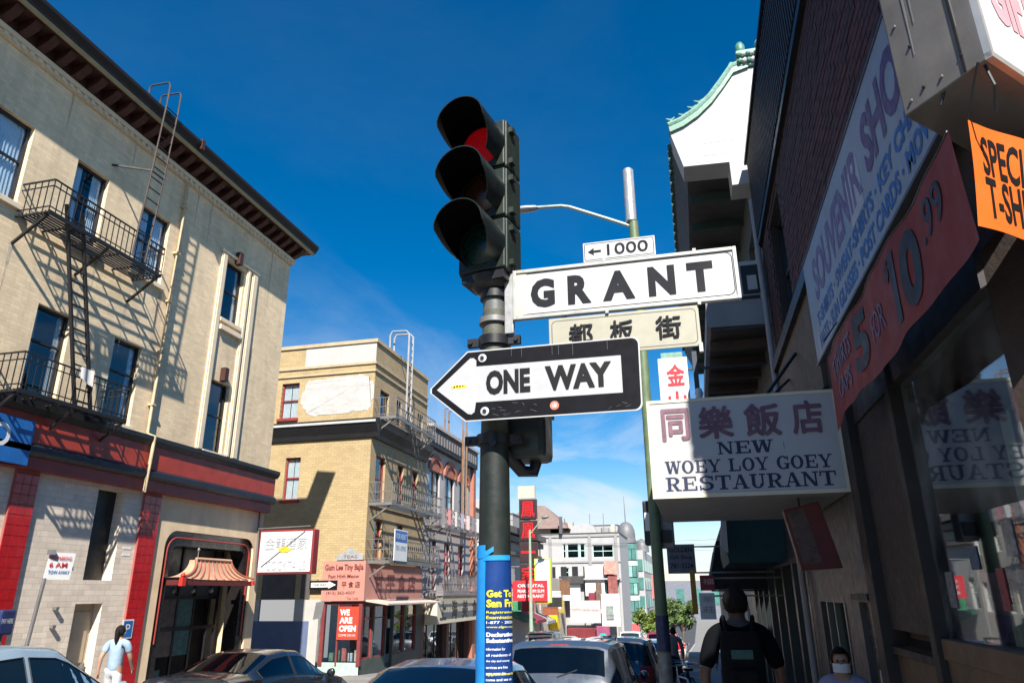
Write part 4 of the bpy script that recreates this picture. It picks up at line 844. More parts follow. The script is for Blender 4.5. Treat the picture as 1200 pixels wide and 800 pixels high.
# traffic signal head
ts = thing('traffic_signal', 'black three lamp traffic signal with long hoods and red lit on top', 'traffic signal', (-.86, 3.08, 3.11))
housing = mat('signal_green_housing', (.014, .023, .017), .45, var=.25, vs=7, grime=.2)
hoodm = mat('signal_hood_black_green', (.006, .011, .010), .42, var=.25, vs=5, grime=.1)
inner = mat('hood_inside_black', (.002, .002, .002), .9, var=0, spec=.1)
fd = V(-math.sin(math.radians(10)), -math.cos(math.radians(10)), 0); sd = V(-fd.y, fd.x, 0)*-1; sd = V(math.cos(math.radians(10)), -math.sin(math.radians(10)), 0)
lc = [V(-.866, 2.95, z) for z in (3.814, 3.537, 3.261)]
for i, c in enumerate(lc):
    b = MB(); b.obox(c-fd*.10, sd*.128, fd*.085, (0, 0, .1345)); b.build('housing', housing, ts, bevel=.012)
    b = MB(); b.obox(c-fd*.008, sd*.122, fd*.010, (0, 0, .128)); b.build('lamp_door', housing, ts, bevel=.008)
    # hood: tube open to the front, bottom cut away
    n = 28; h = MB(); vs = []; fs = []
    for lay, (r, inset) in enumerate(((.124, 0), (.119, 0))):
        for k in range(n+1):
            a = math.radians(-52+284*k/n)   # gap centred at the bottom
            d = sd*math.cos(a)*r+V(0, 0, 1)*math.sin(a)*r
            lng = .25-.16*max(0, -math.sin(a))**.8
            vs += [c+d, c+d+fd*lng]
    m_ = 2*(n+1)
    for k in range(n):
        fs += [(2*k, 2*k+2, 2*k+3, 2*k+1), (m_+2*k, m_+2*k+1, m_+2*k+3, m_+2*k+2), (2*k+1, 2*k+3, m_+2*k+3, m_+2*k+1)]
    fs += [(0, 1, m_+1, m_), (2*n, m_+2*n, m_+2*n+1, 2*n+1)]
    me = MB()._a(vs, fs); me.m = [0 if j % 3 == 0 or j >= 3*n else 1 for j in range(len(fs))]
    me.m = [(1 if (j < 3*n and j % 3 == 1) else 0) for j in range(len(fs))]
    me.build('hood', [hoodm, inner], ts, smooth=True)
    lensm = [mat('red_lens_lit', (.13, .002, .005), .3, emit='#f00414', est=.07, var=.4, vs=45, bump=.8, bs=160), mat('amber_lens', (.05, .016, .004), .25, var=.2, vs=30), mat('green_lens', (.003, .028, .02), .25, var=.2, vs=30)][i]
    MB().lathe([(.105, 0), (.10, .012), (.07, .026), (.02, .032)], c, 28, fd).build('lens', lensm, ts, smooth=True)
    for s in (-1, 1):
        b = MB(); b.obox(c-fd*.06+sd*.136+V(0, 0, .09*s), sd*.012, fd*.02, (0, 0, .014)); b.build('hinge', housing, ts)
b = MB(); b.lathe([(.05, 0), (.085, .02), (.10, .05), (.105, .075)], (-.845, 3.04, 3.045), 20); b.obox(V(-.85, 3.03, 3.105), sd*.11, fd*.075, (0, 0, .02)); b.build('mount', blackp, ts, smooth=True)
b = MB(); b.lathe([(.04, 0), (.06, .015), (.05, .04)], (-.845, 3.05, 3.95), 16); b.build('top_cap', housing, ts, smooth=True)
# GRANT street sign
signw = mat('street_sign_white', (.45, .45, .45), .4, var=.04, vs=6, grime=.06, spec=.5)
frm = mat('sign_frame_grey', (.36, .36, .34), .45, .2, var=.15, vs=12)
inkd = mat('charcoal_ink', (.011, .012, .016), .6, var=.1, spec=.15)
gs = thing('street_name_sign', 'white street sign reading GRANT in a pale metal frame on the pole', 'street sign', (-.22, 3.0, 2.88))
b = MB(); b.box(-.716, .276, 2.994, 3.006, 2.890, 3.122); b.build('panel', signw, gs)
b = MB()
for a in ((-.724, -.708, 2.985, 3.015, 2.884, 3.130), (.268, .284, 2.985, 3.015, 2.884, 3.130), (-.708, .268, 2.986, 3.014, 3.114, 3.130), (-.708, .268, 2.986, 3.014, 2.884, 2.900)): b.box(*a)
b.build('frame', frm, gs, bevel=.002)
b = MB(); # thin black keyline with rounded corners
def rline(x0, x1, z0, z1, r, w_, y):
    o = []; i_ = []
    for cx, cz, a0 in ((x1-r, z1-r, 0), (x0+r, z1-r, 90), (x0+r, z0+r, 180), (x1-r, z0+r, 270)):
        for k in range(7):
            a = math.radians(a0+15*k); o.append(V(cx+r*math.cos(a), y, cz+r*math.sin(a))); i_.append(V(cx+(r-w_)*math.cos(a), y, cz+(r-w_)*math.sin(a)))
    return o, i_
def keyline(parent, x0, x1, z0, z1, r, w_, y, m):
    o, i_ = rline(x0, x1, z0, z1, r, w_, y); n = len(o); b = MB(); b._a(o+i_, [(k, (k+1) % n, n+(k+1) % n, n+k) for k in range(n)]); return b.build('keyline', m, parent)
keyline(gs, -.704, .264, 2.904, 3.110, .03, .004, 2.9935, inkd)
U = (0, 0, 1); Q = (1, 0, 0)
for ch, a, c in (('G', -.640, -.527), ('R', -.467, -.360), ('A', -.308, -.164), ('N', -.104, .014), ('T', .066, .178)): lettering(gs, ch, (a, 2.993, 2.934), Q, U, c-a, .142, inkd, bold=.055, name='letter')
MB().box(-.712, -.66, 2.9925, 2.9938, 2.906, 3.108).build('rust_stain', mat('rust_wash', (.66, .56, .38), .6, var=.12, vs=18), gs)
b = MB(); b.box(-.768, -.726, 3.0, 3.03, 2.825, 3.165); b.build('bracket', mat('galvanised_bracket', (.34, .34, .33), .45, .4, var=.2, vs=15), gs, bevel=.003)
for x in (-.30, .10):
    for z in (2.880, 3.134): MB().box(x, x+.014, 2.985, 3.0, z-.007, z+.007).build('clip', frm, gs)
bn = thing('block_number_sign', 'small white sign with left arrow and 1000 above the GRANT sign', 'street sign', (-.22, 3.0, 3.135))
MB().box(-.389, -.060, 2.996, 3.004, 3.137, 3.234).build('panel', signw, bn, bevel=.002)
keyline(bn, -.383, -.066, 3.143, 3.228, .008, .003, 2.9955, inkd)
lettering(bn, '1000', (-.278, 2.995, 3.160), Q, U, .186, .056, inkd, bold=.006)
b = MB(); b.prism([(-.366, 2.995, 3.186), (-.338, 2.995, 3.204), (-.341, 2.995, 3.191), (-.306, 2.995, 3.191), (-.306, 2.995, 3.181), (-.341, 2.995, 3.181), (-.338, 2.995, 3.168)], (0, -.0015, 0)); b.build('arrow', inkd, bn)
for x in (-.30, -.17): B(x, x+.02, 3.004, 3.016, 3.10, 3.2).build('strap', frm, bn)
zs_ = thing('chinese_street_sign', 'grey cream sign with three black Chinese characters below GRANT', 'street sign', (-.23, 3.0, 2.688))
MB().box(-.560, .100, 2.996, 3.004, 2.688, 2.874).build('panel', mat('aged_cream_enamel', (.36, .34, .265), .4, var=.05, vs=8, grime=.12), zs_, bevel=.003)
keyline(zs_, -.548, .088, 2.700, 2.862, .022, .004, 2.9955, mat('olive_line', (.10, .10, .08), .5))
for ch, a, c in (('都', -.470, -.360), ('板', -.286, -.180), ('街', -.088, .022)): lettering(zs_, ch, (a, 2.995, 2.732), Q, U, c-a, .105, inkd, bold=.02, name='character')
for a in ((.088, .104, 2.988, 3.012, 2.66, 2.70), (-.5, -.48, 3.004, 3.02, 2.84, 2.92), (.02, .04, 3.004, 3.02, 2.84, 2.92)): B(*a).build('strap', frm, zs_)
# ONE WAY
ow = thing('one_way_sign', 'large black and white ONE WAY arrow sign pointing left across the pole', 'sign', (-.61, 2.86, 2.397))
def owpoly(g_): # outline grown by g_
    p = [(-1.060-g_, 2.538)]
    base = [(-.896, 2.700), (-.160, 2.702), (-.166, 2.398), (-.900, 2.397)]
    top = [(-.900-g_*.3, 2.700+g_)]; pts = [(-1.062-g_*1.3, 2.538+.01), (-.900-g_*.4, 2.700+g_)]
    def corner(cx, cz, r, a0): return [(cx+r*math.cos(math.radians(a0+k*15)), cz+r*math.sin(math.radians(a0+k*15))) for k in range(7)]
    r = .028; pts += list(reversed(corner(-.160-r+g_-.0, 2.702-r+g_, r, 0))) + list(reversed(corner(-.164-r+g_, 2.398+r-g_, r, 270)))
    pts += [(-.904-g_*.4, 2.397-g_), (-1.062-g_*1.3, 2.538-.01)]
    return pts
b = MB(); b.prism([(x, 2.862, z) for x, z in owpoly(.006)], (0, .003, 0)); b.build('plate', signw, ow)
wornblk = mat('worn_black_sheeting', (.005, .005, .008), .6, var=.4, vs=10, spec=.12)
b = MB(); b.prism([(x, 2.8605, z) for x, z in owpoly(0)], (0, .001, 0)); b.build('black_field', wornblk, ow)
b = MB(); b.prism([(x, 2.859, z) for x, z in ((-1.038, 2.539), (-.888, 2.672), (-.872, 2.672), (-.860, 2.660), (-.860, 2.632), (-.234, 2.630), (-.234, 2.470), (-.860, 2.472), (-.866, 2.430), (-.880, 2.420), (-.896, 2.424))], (0, .001, 0))
b.build('arrow', mat('reflective_white', (.40, .40, .41), .4, var=.05, vs=20, grime=.15), ow)
for t_, a, c in (('ONE', -.815, -.620), ('WAY', -.556, -.275)): lettering(ow, t_, (a, 2.858, 2.500), Q, U, c-a, .108, black, bold=.05)
for x, z in ((-.832, 2.668), (-.820, 2.430)):
    MB().lathe([(.019, 0), (.019, .003), (.010, .004)], (x, 2.859, z), 20, (0, -1, 0)).build('washer', mat('pale_washer', (.62, .62, .6), .4, .5), ow); MB().lathe([(.0085, .003), (.0085, .009)], (x, 2.859, z), 8, (0, -1, 0)).build('bolt', blackp, ow)
MB().lathe([(.019, 0), (.019, .002)], (-.519, 2.860, 2.435), 20, (0, -1, 0)).build('sticker', mat('round_sticker', (.55, .16, .10), .5, var=.4, vs=60), ow); MB().lathe([(.011, 0), (.011, .003)], (-.519, 2.860, 2.435), 16, (0, -1, 0)).build('sticker', mat('sticker_centre', (.45, .42, .40), .5, var=.5, vs=80), ow)
b = MB()
for k in range(5): b.obox((-.965+k*.013, 2.8585, 2.546+.003*(k % 2)), (.010, 0, .001), (0, .0004, 0), (0, 0, .004+.002*(k % 3)))
b.build('paint_splash', yl, ow)
random.seed(11); scm = mat('scratch_grey', (.08, .08, .085), .6, var=.2)
for k in range(6):
    x = random.uniform(-.75, -.25); zz = 2.70; l_ = random.uniform(.02, .06); B(x, x+.0014, 2.8598, 2.8604, zz-l_, zz).build('scratch', scm, ow)
for k in range(16):
    x = random.choice([random.uniform(-.8, -.6), random.uniform(-.3, -.18)]); zz = random.uniform(2.41, 2.46); MB().obox((x, 2.8601, zz), (random.uniform(.004, .014), 0, random.uniform(-.006, .006)), (0, .0003, 0), (.0004, 0, .0007)).build('scratch', scm, ow)
for z in (2.62, 2.45): MB().obox((PX_, 2.93, z), (.02, 0, 0), (0, .065, 0), (0, 0, .012)).build('bracket', blackp, ow)
# pedestrian signal behind
ps = thing('pedestrian_signal', 'dark pedestrian signal box behind the ONE WAY sign', 'signal', (-.70, 3.2, 2.2))
b = MB(); b.box(-.792, -.612, 3.10, 3.32, 2.27, 2.60); b.build('housing', mat('grey_green_box', (.035, .045, .042), .4, var=.2), ps, bevel=.03)
b = MB(); b.tube([(PX_+.03, 3.10, 2.30), (-.74, 3.2, 2.225), (-.69, 3.22, 2.225), (-.68, 3.22, 2.27)], .03, 10); b.build('elbow', blackp, ps, smooth=True)
b = MB(); b.box(-.785, -.62, 3.32, 3.40, 2.5, 2.52); b.build('visor', blackp, ps)
# poster and tape
po = thing('wrapped_poster', 'dark blue printed poster wrapped round the pole with yellow and white lines', 'poster', (PX_, PY_, .9))
def onpole(ang, z, d=.002):
    r = .0655+(2.2-z)*.0085 if z > 1.7 else .070+(1.7-z)*.009
    a = math.radians(ang); return V(PX_+(r+d)*math.sin(a), PY_-(r+d)*math.cos(a), z)
b = MB(); b.grid(lambda u_, v: onpole(-22+110*u_, 1.0+.83*v, .003), 16, 12); b.build('sheet', mat('poster_blue', (.006, .035, .16), .35, var=.2, vs=9), po, smooth=True)
def wrap_text(t_, z, h_, w0, m, bold=.02, a0=-11): lettering(po, t_, (0, 0, 0), Q, U, w0, h_, m, bold=bold, warp=lambda x, y: onpole(a0+math.degrees(x/.0715), z+y, .0048))
ylw = mat('poster_yellow', (.72, .62, .03), .4, var=0); wht = mat('poster_white', (.70, .74, .82), .4, var=0)
wrap_text('Get To', 1.686, .028, .115, ylw, .04); wrap_text('San Fran', 1.648, .030, .15, ylw, .04)
for k, (t_, m, h_) in enumerate((('Registration', ylw, .012), ('Examination', ylw, .012), ('1-877 · 2020', wht, .010), ('www.sfgov.org', ylw, .010))): wrap_text(t_, 1.622-k*.018, h_, .12, m, .015)
wrap_text('Declaration', 1.538, .016, .12, wht, .04); wrap_text('Substantive', 1.516, .016, .12, wht, .04)
for k in range(12): wrap_text(['information for', 'all residents of', 'the city and county', 'services are free', 'open every day', 'come and see us'][k % 6], 1.488-k*.022-(.01 if k > 5 else 0), .010, .075+.03*((k*7) % 4)/3, wht, .012)
wrap_text('appointments', 1.395, .012, .12, ylw, .02)
tp = thing('blue_tape', 'bright blue painter tape strip running down the pole', 'tape', (PX_, PY_, .9))
tapem = mat('blue_tape', (.01, .23, .62), .5, var=.12, vs=20)
b = MB(); b.grid(lambda u_, v: onpole(-80+64*u_, 1.0+.89*v, .005+.001*math.sin(v*40)), 5, 30); b.build('strip', tapem, tp, smooth=True)
b = MB(); b.grid(lambda u_, v: onpole(-82+70*u_, 1.838+.03*v, .0065), 8, 2); b.build('strip', tapem, tp, smooth=True)
b = MB(); b.grid(lambda u_, v: onpole(-22+95*u_, 1.828+.02*v+.002*u_, .0065), 10, 2); b.build('strip', tapem, tp, smooth=True)
b = MB(); b.grid(lambda u_, v: onpole(-16+28*u_, 1.842+.02*v+.022*u_, .008), 5, 2); b.build('strip', tapem, tp, smooth=True)

# ------------------------------------------------------------------ street light beyond
paleg = mat('pale_green_pole_paint', (.12, .17, .09), .5, var=.2, vs=9, grime=.2, speck=.2)
sl = thing('street_light', 'tall street light with pale green shaft and curved arm beyond the signs', 'street light', (-.50, 10.0, gz(10)))
MB().lathe([(.16, gz(10)), (.15, gz(10)+.5), (.088, gz(10)+.6), (.075, 2.0), (.070, 4.0), (.072, 7.08)], (-.50, 10, 0), 20).build('shaft', paleg, sl, smooth=True)
MB().lathe([(.074, 7.08), (.088, 7.1), (.086, 7.12), (.086, 8.0), (.06, 8.03)], (-.53, 10, 0), 20).build('top_pipe', mat('galvanised_pipe', (.42, .43, .44), .4, .5, var=.12, vs=6), sl, smooth=True)
b = MB(); b.tube([(-.55, 10, 7.02), (-.86, 10, 7.18), (-1.18, 10, 7.34), (-1.48, 10, 7.49), (-1.62, 10, 7.53), (-1.9, 10, 7.55), (-2.05, 10, 7.56)], .028, 10); b.build('arm', mat('pale_grey_arm', (.36, .42, .36), .4, .3), sl, smooth=True)
b = MB(); b.lathe([(.03, 0), (.07, .06), (.09, .2), (.085, .38), (.05, .48), (.01, .5)], (-1.98, 10, 7.55), 14, (-1, 0, .04)); lh = b.build('lamp_head', mat('lamp_head_grey', (.45, .46, .47), .4, .3), sl, smooth=True)
for v_ in lh.data.vertices: v_.co.z = 7.55-org(sl).z+(v_.co.z-(7.55-org(sl).z))*.55
b = MB(); b.lathe([(.084, 1.0), (.086, 1.0), (.086, 1.42), (.084, 1.42)], (-.50, 10, 0), 20); b.build('flyer', mat('dark_blue_flyer', (.03, .04, .10), .5, var=.4, vs=14), sl)
b = MB(); b.lathe([(.084, .62), (.087, .62), (.087, .98), (.084, .98)], (-.50, 10, 0), 20); b.build('flyer', mat('grey_flyer', (.22, .21, .20), .5, var=.4, vs=14), sl)
sb = thing('rear_signal', 'signal boxes seen from behind on the pale green street light shaft', 'signal', (-.47, 10.3, 2.3))
b = MB(); b.box(-.66, -.54, 10.12, 10.4, 2.30, 2.88); b.build('housing', blackp, sb, bevel=.02); b = MB(); b.box(-.46, -.27, 10.12, 10.4, 2.26, 2.88); b.build('housing', mat('grey_back_box', (.28, .27, .30), .5), sb, bevel=.02); B(-.46, -.30, 10.08, 10.13, 2.32, 2.48).build('housing', blackp, sb)
B(-.64, -.57, 10.10, 10.115, 2.48, 2.72).build('plate', white, sb)

# ------------------------------------------------------------------ souvenir shop building on the right
W = 1.42; YE = 10.74; ZR = 8.28
rb = thing('souvenir_building', 'dark maroon brick corner building with souvenir shop at the right', 'building', (W, 6, 0))
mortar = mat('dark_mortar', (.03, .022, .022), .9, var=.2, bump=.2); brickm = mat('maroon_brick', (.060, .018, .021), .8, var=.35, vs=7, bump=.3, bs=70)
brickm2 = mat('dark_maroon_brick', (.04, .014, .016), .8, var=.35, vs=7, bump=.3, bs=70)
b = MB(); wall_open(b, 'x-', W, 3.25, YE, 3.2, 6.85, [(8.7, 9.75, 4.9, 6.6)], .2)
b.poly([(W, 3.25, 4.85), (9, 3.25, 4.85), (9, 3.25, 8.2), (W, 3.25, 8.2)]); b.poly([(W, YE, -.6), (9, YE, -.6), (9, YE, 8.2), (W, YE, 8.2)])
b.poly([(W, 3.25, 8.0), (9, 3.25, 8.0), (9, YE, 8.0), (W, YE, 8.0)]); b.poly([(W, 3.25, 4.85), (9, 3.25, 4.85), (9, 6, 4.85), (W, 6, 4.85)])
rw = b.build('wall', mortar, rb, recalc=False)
bme = [MB().box(-.012, .01, .004, .206, .004, .068).mesh('brick', m, bevel=.004) for m in (brickm, brickm2, brickm)]
random.seed(21); nb_ = 0; stuff = MB(); z = 4.86; row = 0
while z < 6.78:
    y = 3.27+(.105 if row % 2 else 0)
    while y < YE-.25:
        if not (8.48 < y < 9.76 and 4.82 < z < 6.62):
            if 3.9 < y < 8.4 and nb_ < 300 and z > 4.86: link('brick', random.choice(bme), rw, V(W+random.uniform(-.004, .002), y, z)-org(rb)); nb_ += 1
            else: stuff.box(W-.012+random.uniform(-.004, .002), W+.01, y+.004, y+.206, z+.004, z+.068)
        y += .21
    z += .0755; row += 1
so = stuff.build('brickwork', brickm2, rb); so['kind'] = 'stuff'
window(rb, 'x-', W, 8.7, 9.75, 4.9, 6.6, blackp, gl, room)
# ribbed dark parapet band
band = B(W-.05, W+.3, 3.18, YE, 6.85, ZR).build('parapet_band', mat('dark_brown_sheet', (.022, .014, .014), .6, var=.3), rb)
rme = MB().box(-.03, 0, 0, .045, 6.88, ZR-.03).mesh('rib', MATS['dark_brown_sheet'])
y = 3.22
while y < YE-.1: link('rib', rme, band, V(W-.05, y, 0)-org(rb)); y += .11
B(W-.11, W+.3, 3.16, YE+.02, ZR, ZR+.06).build('coping', blackp, rb); B(W-.07, W, 3.2, YE, 6.76, 6.85).build('band_moulding', blackp, rb)
MB().tube([(W-.08, YE-.06, -.4), (W-.08, YE-.06, 7.6)], .045, 10).build('downpipe', mat('white_pipe', (.26, .26, .27), .5, var=.1), rb, smooth=True)
B(W-.04, W-.001, 7.45, YE-.15, 3.62, 4.78).build('tan_panel', mat('tan_board', (.11, .083, .055), .7, var=.15, grime=.3), rb)
B(W-.10, W-.0, 7.2, YE, 4.70, 4.86).build('ledge', blackp, rb)
# ground floor of the shop: window, timber panels, pier
wood = mat('brown_rough_timber', (.032, .021, .016), .75, var=.35, vs=5, bump=.5, bs=25, grime=.3); wood2 = mat('dark_timber', (.012, .009, .008), .6, var=.3); woodl = mat('tan_timber_panel', (.085, .052, .030), .7, var=.3, vs=4, bump=.35, bs=20, grime=.3)
b = MB(); b.box(W-.01, W+.12, 5.33, 6.46, 1.42, 3.2); b.build('timber_panel', wood, rb)
for a, c, d in ((6.46, 6.70, .09), (5.22, 5.33, .05)): B(W-d, W+.1, a, c, -.4, 3.2).build('post', wood2, rb, bevel=.006)
B(W-.02, W+.1, 3.5, 5.219, 1.30, 1.42).build('window_sill', woodl, rb, bevel=.01); B(W+.0, W+.1, 3.5, 6.459, -.3, 1.298).build('stall_riser', woodl, rb); B(W-.035, W, 5.36, 6.44, 1.25, 1.30).build('rail', wood2, rb)
B(W-.03, W+.1, 3.5, 6.7, 3.02, 3.2).build('window_head', wood2, rb)
B(W+.03, W+.036, 3.5, 5.22, 1.42, 3.02).build('shop_glass', glass('shop_window_glass', (.80, .86, .86), 1.9, .02, dirt=.30), rb)
b = MB(); b.poly([(W, 3.5, -.1), (2.9, 2.02, -.1), (2.9, 2.02, 4.85), (W, 3.5, 4.85)]); b.build('corner_wall', wood, rb, recalc=False)
B(W+1.6, W+1.64, 3.4, 6.7, -.2, 3.2).build('shop_back_wall', room2, rb); B(W+.06, W+1.6, 6.66, 6.7, -.2, 3.2).build('shop_side_wall', room2, rb); B(W+.1, W+1.6, 3.4, 6.7, 3.2, 3.24).build('shop_ceiling', room2, rb)
B(W+.1, W+.45, 4.05, 6.4, 1.36, 1.42).build('display_shelf', woodl, rb)
random.seed(4)
for k in range(8):
    y = 3.65+k*.19; h = random.uniform(.16, .42); cn, c = [('silver', (.4, .42, .45)), ('teal', (.10, .25, .35)), ('red', (.45, .1, .1)), ('green', (.2, .4, .25)), ('cream', (.5, .45, .3)), ('black', (.05, .06, .08)), ('pink', (.5, .2, .28)), ('brown', (.2, .11, .05))][k]
    o = B(W+.12+random.uniform(0, .2), W+.19+random.uniform(.0, .2), y, y+.10, 1.422, 1.422+h).build('souvenir', mat('souvenir_%d' % k, c, .5, var=.3, vs=20), None, label='%s souvenir box standing on the shelf behind the shop window' % cn, cat='souvenir', group='souvenirs on the window shelf')
for k in (0, 1, 2, 5, 7, 9):
    yy = 3.62+(k % 6)*.26+.04*(k//6); zz = 1.5+.30*(k//6)+.05*(k % 3)
    B(W+.024, W+.029, yy, yy+.09+.03*(k % 2), zz, zz+.12+.04*(k % 3)).build('glass_card', mat('card_%d' % k, [(.14, .20, .13), (.2, .2, .2), (.16, .02, .03), (.03, .07, .12), (.16, .14, .08), (.12, .12, .14)][k % 6], .6, var=.5, vs=30), rb)
for k in range(5):
    o = MB(); y = 3.7+k*.28; o.grid(lambda u_, v: V(W+.5+.02*math.sin(u_*9+k), y+.19*u_, 2.72-.62*v), 8, 6); o.grid(lambda u_, v: V(W+.56+.02*math.sin(u_*9+k), y+.19*u_, 2.72-.62*v), 8, 6)
    o.build('hanging_shirt', mat('shirt_%d' % k, [(.55, .55, .55), (.08, .1, .16), (.4, .42, .5), (.3, .05, .06), (.5, .5, .45)][k], .9, var=.2), None, label='%s shirt hanging behind the shop window glass' % ['white', 'navy', 'pale blue', 'dark red', 'cream'][k], cat='shirt')
rl = MB().tube([(W+.53, 4.0, 2.75), (W+.53, 6.4, 2.75)], .012, 8).build('clothes_rail', greyiron, rb)
# restaurant entrance, white pier
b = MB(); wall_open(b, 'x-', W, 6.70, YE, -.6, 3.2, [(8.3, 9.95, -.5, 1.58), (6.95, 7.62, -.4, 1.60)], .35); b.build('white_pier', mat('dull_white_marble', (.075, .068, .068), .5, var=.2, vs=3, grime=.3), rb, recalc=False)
B(W+.05, W+.06, 6.95, 7.62, -.35, 1.60).build('steel_door', mat('brushed_steel', (.22, .20, .18), .28, .8, var=.2, vs=3), rb)
B(W+.03, W+.05, 7.05, 7.2, .75, .92).build('sticker', white, rb); B(W+.03, W+.05, 7.22, 7.35, .95, 1.05).build('sticker', white, rb)
B(W-.03, W-.001, 6.74, 6.90, .4, 1.4).build('notice_strip', mat('tan_notice', (.35, .2, .12), .6), rb)
B(W+.34, W+.4, 8.2, 10.0, -.6, 1.7).build('doorway_back', room, rb)
b = MB()
for y_ in (8.3, 8.9, 9.4): b.box(W-.01, W+.05, y_, y_+.06, -.4, 1.58)
b.build('door_frame', mat('grey_green_frame', (.12, .14, .13), .4, .3), rb)
# tiny ornaments over the steel door
b = MB(); b.box(W-.06, W-.001, 6.93, 7.64, 1.62, 1.67); b.build('door_head', wood2, rb)

# canopy sign of the restaurant
wc = thing('restaurant_canopy', 'white box canopy sign reading NEW WOEY LOY GOEY RESTAURANT', 'sign', (.5, 8.0, 2.54))
cas = mat('canopy_cream_white', (.27, .26, .245), .5, var=.06, grime=.15)
YW = 7.10
b = MB(); b.box(-.352, W-.02, YW+.012, 9.7, 2.545, 3.495); b.build('case', cas, wc, bevel=.012)
B(-.328, W-.045, YW, YW+.02, 2.575, 3.47).build('face', mat('canopy_face_white', (.43, .425, .43), .4, var=.04, grime=.06), wc)
b = MB()
for a in ((-.356, W-.016, YW-.008, YW+.02, 3.471, 3.50), (-.356, W-.016, YW-.008, YW+.02, 2.54, 2.574), (-.356, -.329, YW-.008, YW+.02, 2.574, 3.471), (W-.044, W-.016, YW-.008, YW+.02, 2.574, 3.471)): b.box(*a)
b.build('trim', mat('cream_trim_strip', (.66, .60, .44), .5, var=.1), wc)
plum = mat('faded_plum_ink', (.17, .085, .115), .6, var=.3, vs=12); nav = mat('navy_ink', (.016, .022, .06), .5, var=.1)
for ch, a, c in (('同', -.225, .045), ('樂', .125, .455), ('飯', .555, .89), ('店', .985, 1.265)): lettering(wc, ch, (a, YW-.001, 3.085), Q, U, c-a, .325, plum, bold=.03, name='character')
# slab serif letters
def S_(k):
    R = lambda a, b_, c, d: [(a, b_), (c, b_), (c, d), (a, d)]
    D = lambda x0, y0, x1, y1, w_: [(x0-w_/2, y0), (x0+w_/2, y0), (x1+w_/2, y1), (x1-w_/2, y1)]
    def ring(cx, cy, rx, ry, ix, iy, a0=0, a1=360, n=24):
        o = []
        for i in range(n):
            s = math.radians(a0+(a1-a0)*i/n); e = math.radians(a0+(a1-a0)*(i+1)/n)
            o.append([(cx+rx*math.cos(s), cy+ry*math.sin(s)), (cx+rx*math.cos(e), cy+ry*math.sin(e)), (cx+ix*math.cos(e), cy+iy*math.sin(e)), (cx+ix*math.cos(s), cy+iy*math.sin(s))])
        return o
    T = {
     'N': [R(.10, 0, .22, 1), R(.78, 0, .90, 1), D(.82, 0, .16, 1, .24), R(0, 0, .34, .1), R(-.02, .9, .26, 1), R(.66, .9, 1.02, 1)],
     'E': [R(.12, 0, .36, 1), R(.0, .89, .92, 1), R(0, 0, .95, .11), R(.3, .45, .72, .55), R(.83, .68, .94, 1), R(.86, 0, .98, .32), R(.66, .34, .75, .66)],
     'W': [D(.28, 0, .10, 1, .2), D(.30, 0, .52, .95, .1), D(.72, 0, .52, 1, .2), D(.74, 0, .92, 1, .1), R(-.05, .9, .27, 1), R(.36, .9, .66, 1), R(.78, .9, 1.06, 1)],
     'O': ring(.5, .5, .5, .52, .25, .41), 'L': [R(.12, 0, .36, 1), R(0, 0, .95, .11), R(.85, 0, .97, .4), R(0, .9, .5, 1)],
     'Y': [D(.48, .42, .14, 1, .24), D(.54, .42, .88, 1, .12), R(.39, 0, .62, .5), R(.22, 0, .8, .1), R(-.04, .9, .34, 1), R(.70, .9, 1.05, 1)],
     'G': ring(.5, .5, .5, .52, .25, .41, 40, 350)+[R(.74, .02, .94, .42), R(.56, .36, 1.04, .46), R(.84, .66, .94, 1)],
     'R': [R(.12, 0, .35, 1), R(0, 0, .48, .1), R(0, .9, .5, 1), R(.3, .44, .5, .53), D(.82, 0, .52, .5, .24), R(.74, 0, 1.04, .1)]+ring(.5, .72, .42, .28, .18, .19, -90, 90, 12),
     'S': ring(.5, .73, .45, .29, .22, .19, 25, 270, 14)+ring(.5, .28, .47, .30, .24, .19, -155, 90, 14)+[R(.84, .66, .94, 1), R(.04, 0, .14, .34)],
     'T': [R(.38, 0, .62, 1), R(.0, .89, 1, 1), R(-.01, .66, .09, 1), R(.91, .66, 1.01, 1), R(.22, 0, .78, .1)],
     'A': [D(.14, 0, .48, 1, .1), D(.84, 0, .5, 1, .24), R(.25, .29, .7, .38), R(-.04, 0, .32, .1), R(.62, 0, 1.06, .1)],
     'U': [R(.12, .3, .35, 1), R(.76, .3, .88, 1), R(0, .9, .48, 1), R(.62, .9, 1.02, 1)]+ring(.5, .33, .38, .34, .16, .24, 180, 360, 12)}
    return T[k]
def serif(parent, text, x0, x1, z0, z1, y, m, gap=.11):
    wts = [1.25 if c in 'W' else .45 if c == ' ' else 1. for c in text]; tot = sum(wts)+gap*(len(text)-1); un = (x1-x0)/tot; x = x0
    for c, wt in zip(text, wts):
        if c != ' ':
            b = MB()
            for j, pl in enumerate(S_(c)): b.poly([V(x+px*un*wt, y-.0004*j/10-.0005*(j % 3), z0+py*(z1-z0)) for px, py in pl])
            b.build('letter', m, parent, recalc=False)
        x += un*(wt+gap)
serif(wc, 'NEW', .285, .785, 2.935, 3.055, YW-.001, nav)
serif(wc, 'WOEY LOY GOEY', -.215, 1.285, 2.770, 2.892, YW-.001, nav)
serif(wc, 'RESTAURANT', -.225, 1.30, 2.605, 2.738, YW-.001, nav)
MB().box(.885, .889, YW-.002, YW-.0005, 2.96, 3.03).build('scratch', inkd, wc)
b = MB(); b.box(.15, .19, YW+.3, YW+.34, 3.495, 3.58); b.lathe([(.03, 0), (.045, .05), (.03, .1)], (.17, YW+.32, 3.58), 10); b.build('roof_lamp', white, wc)
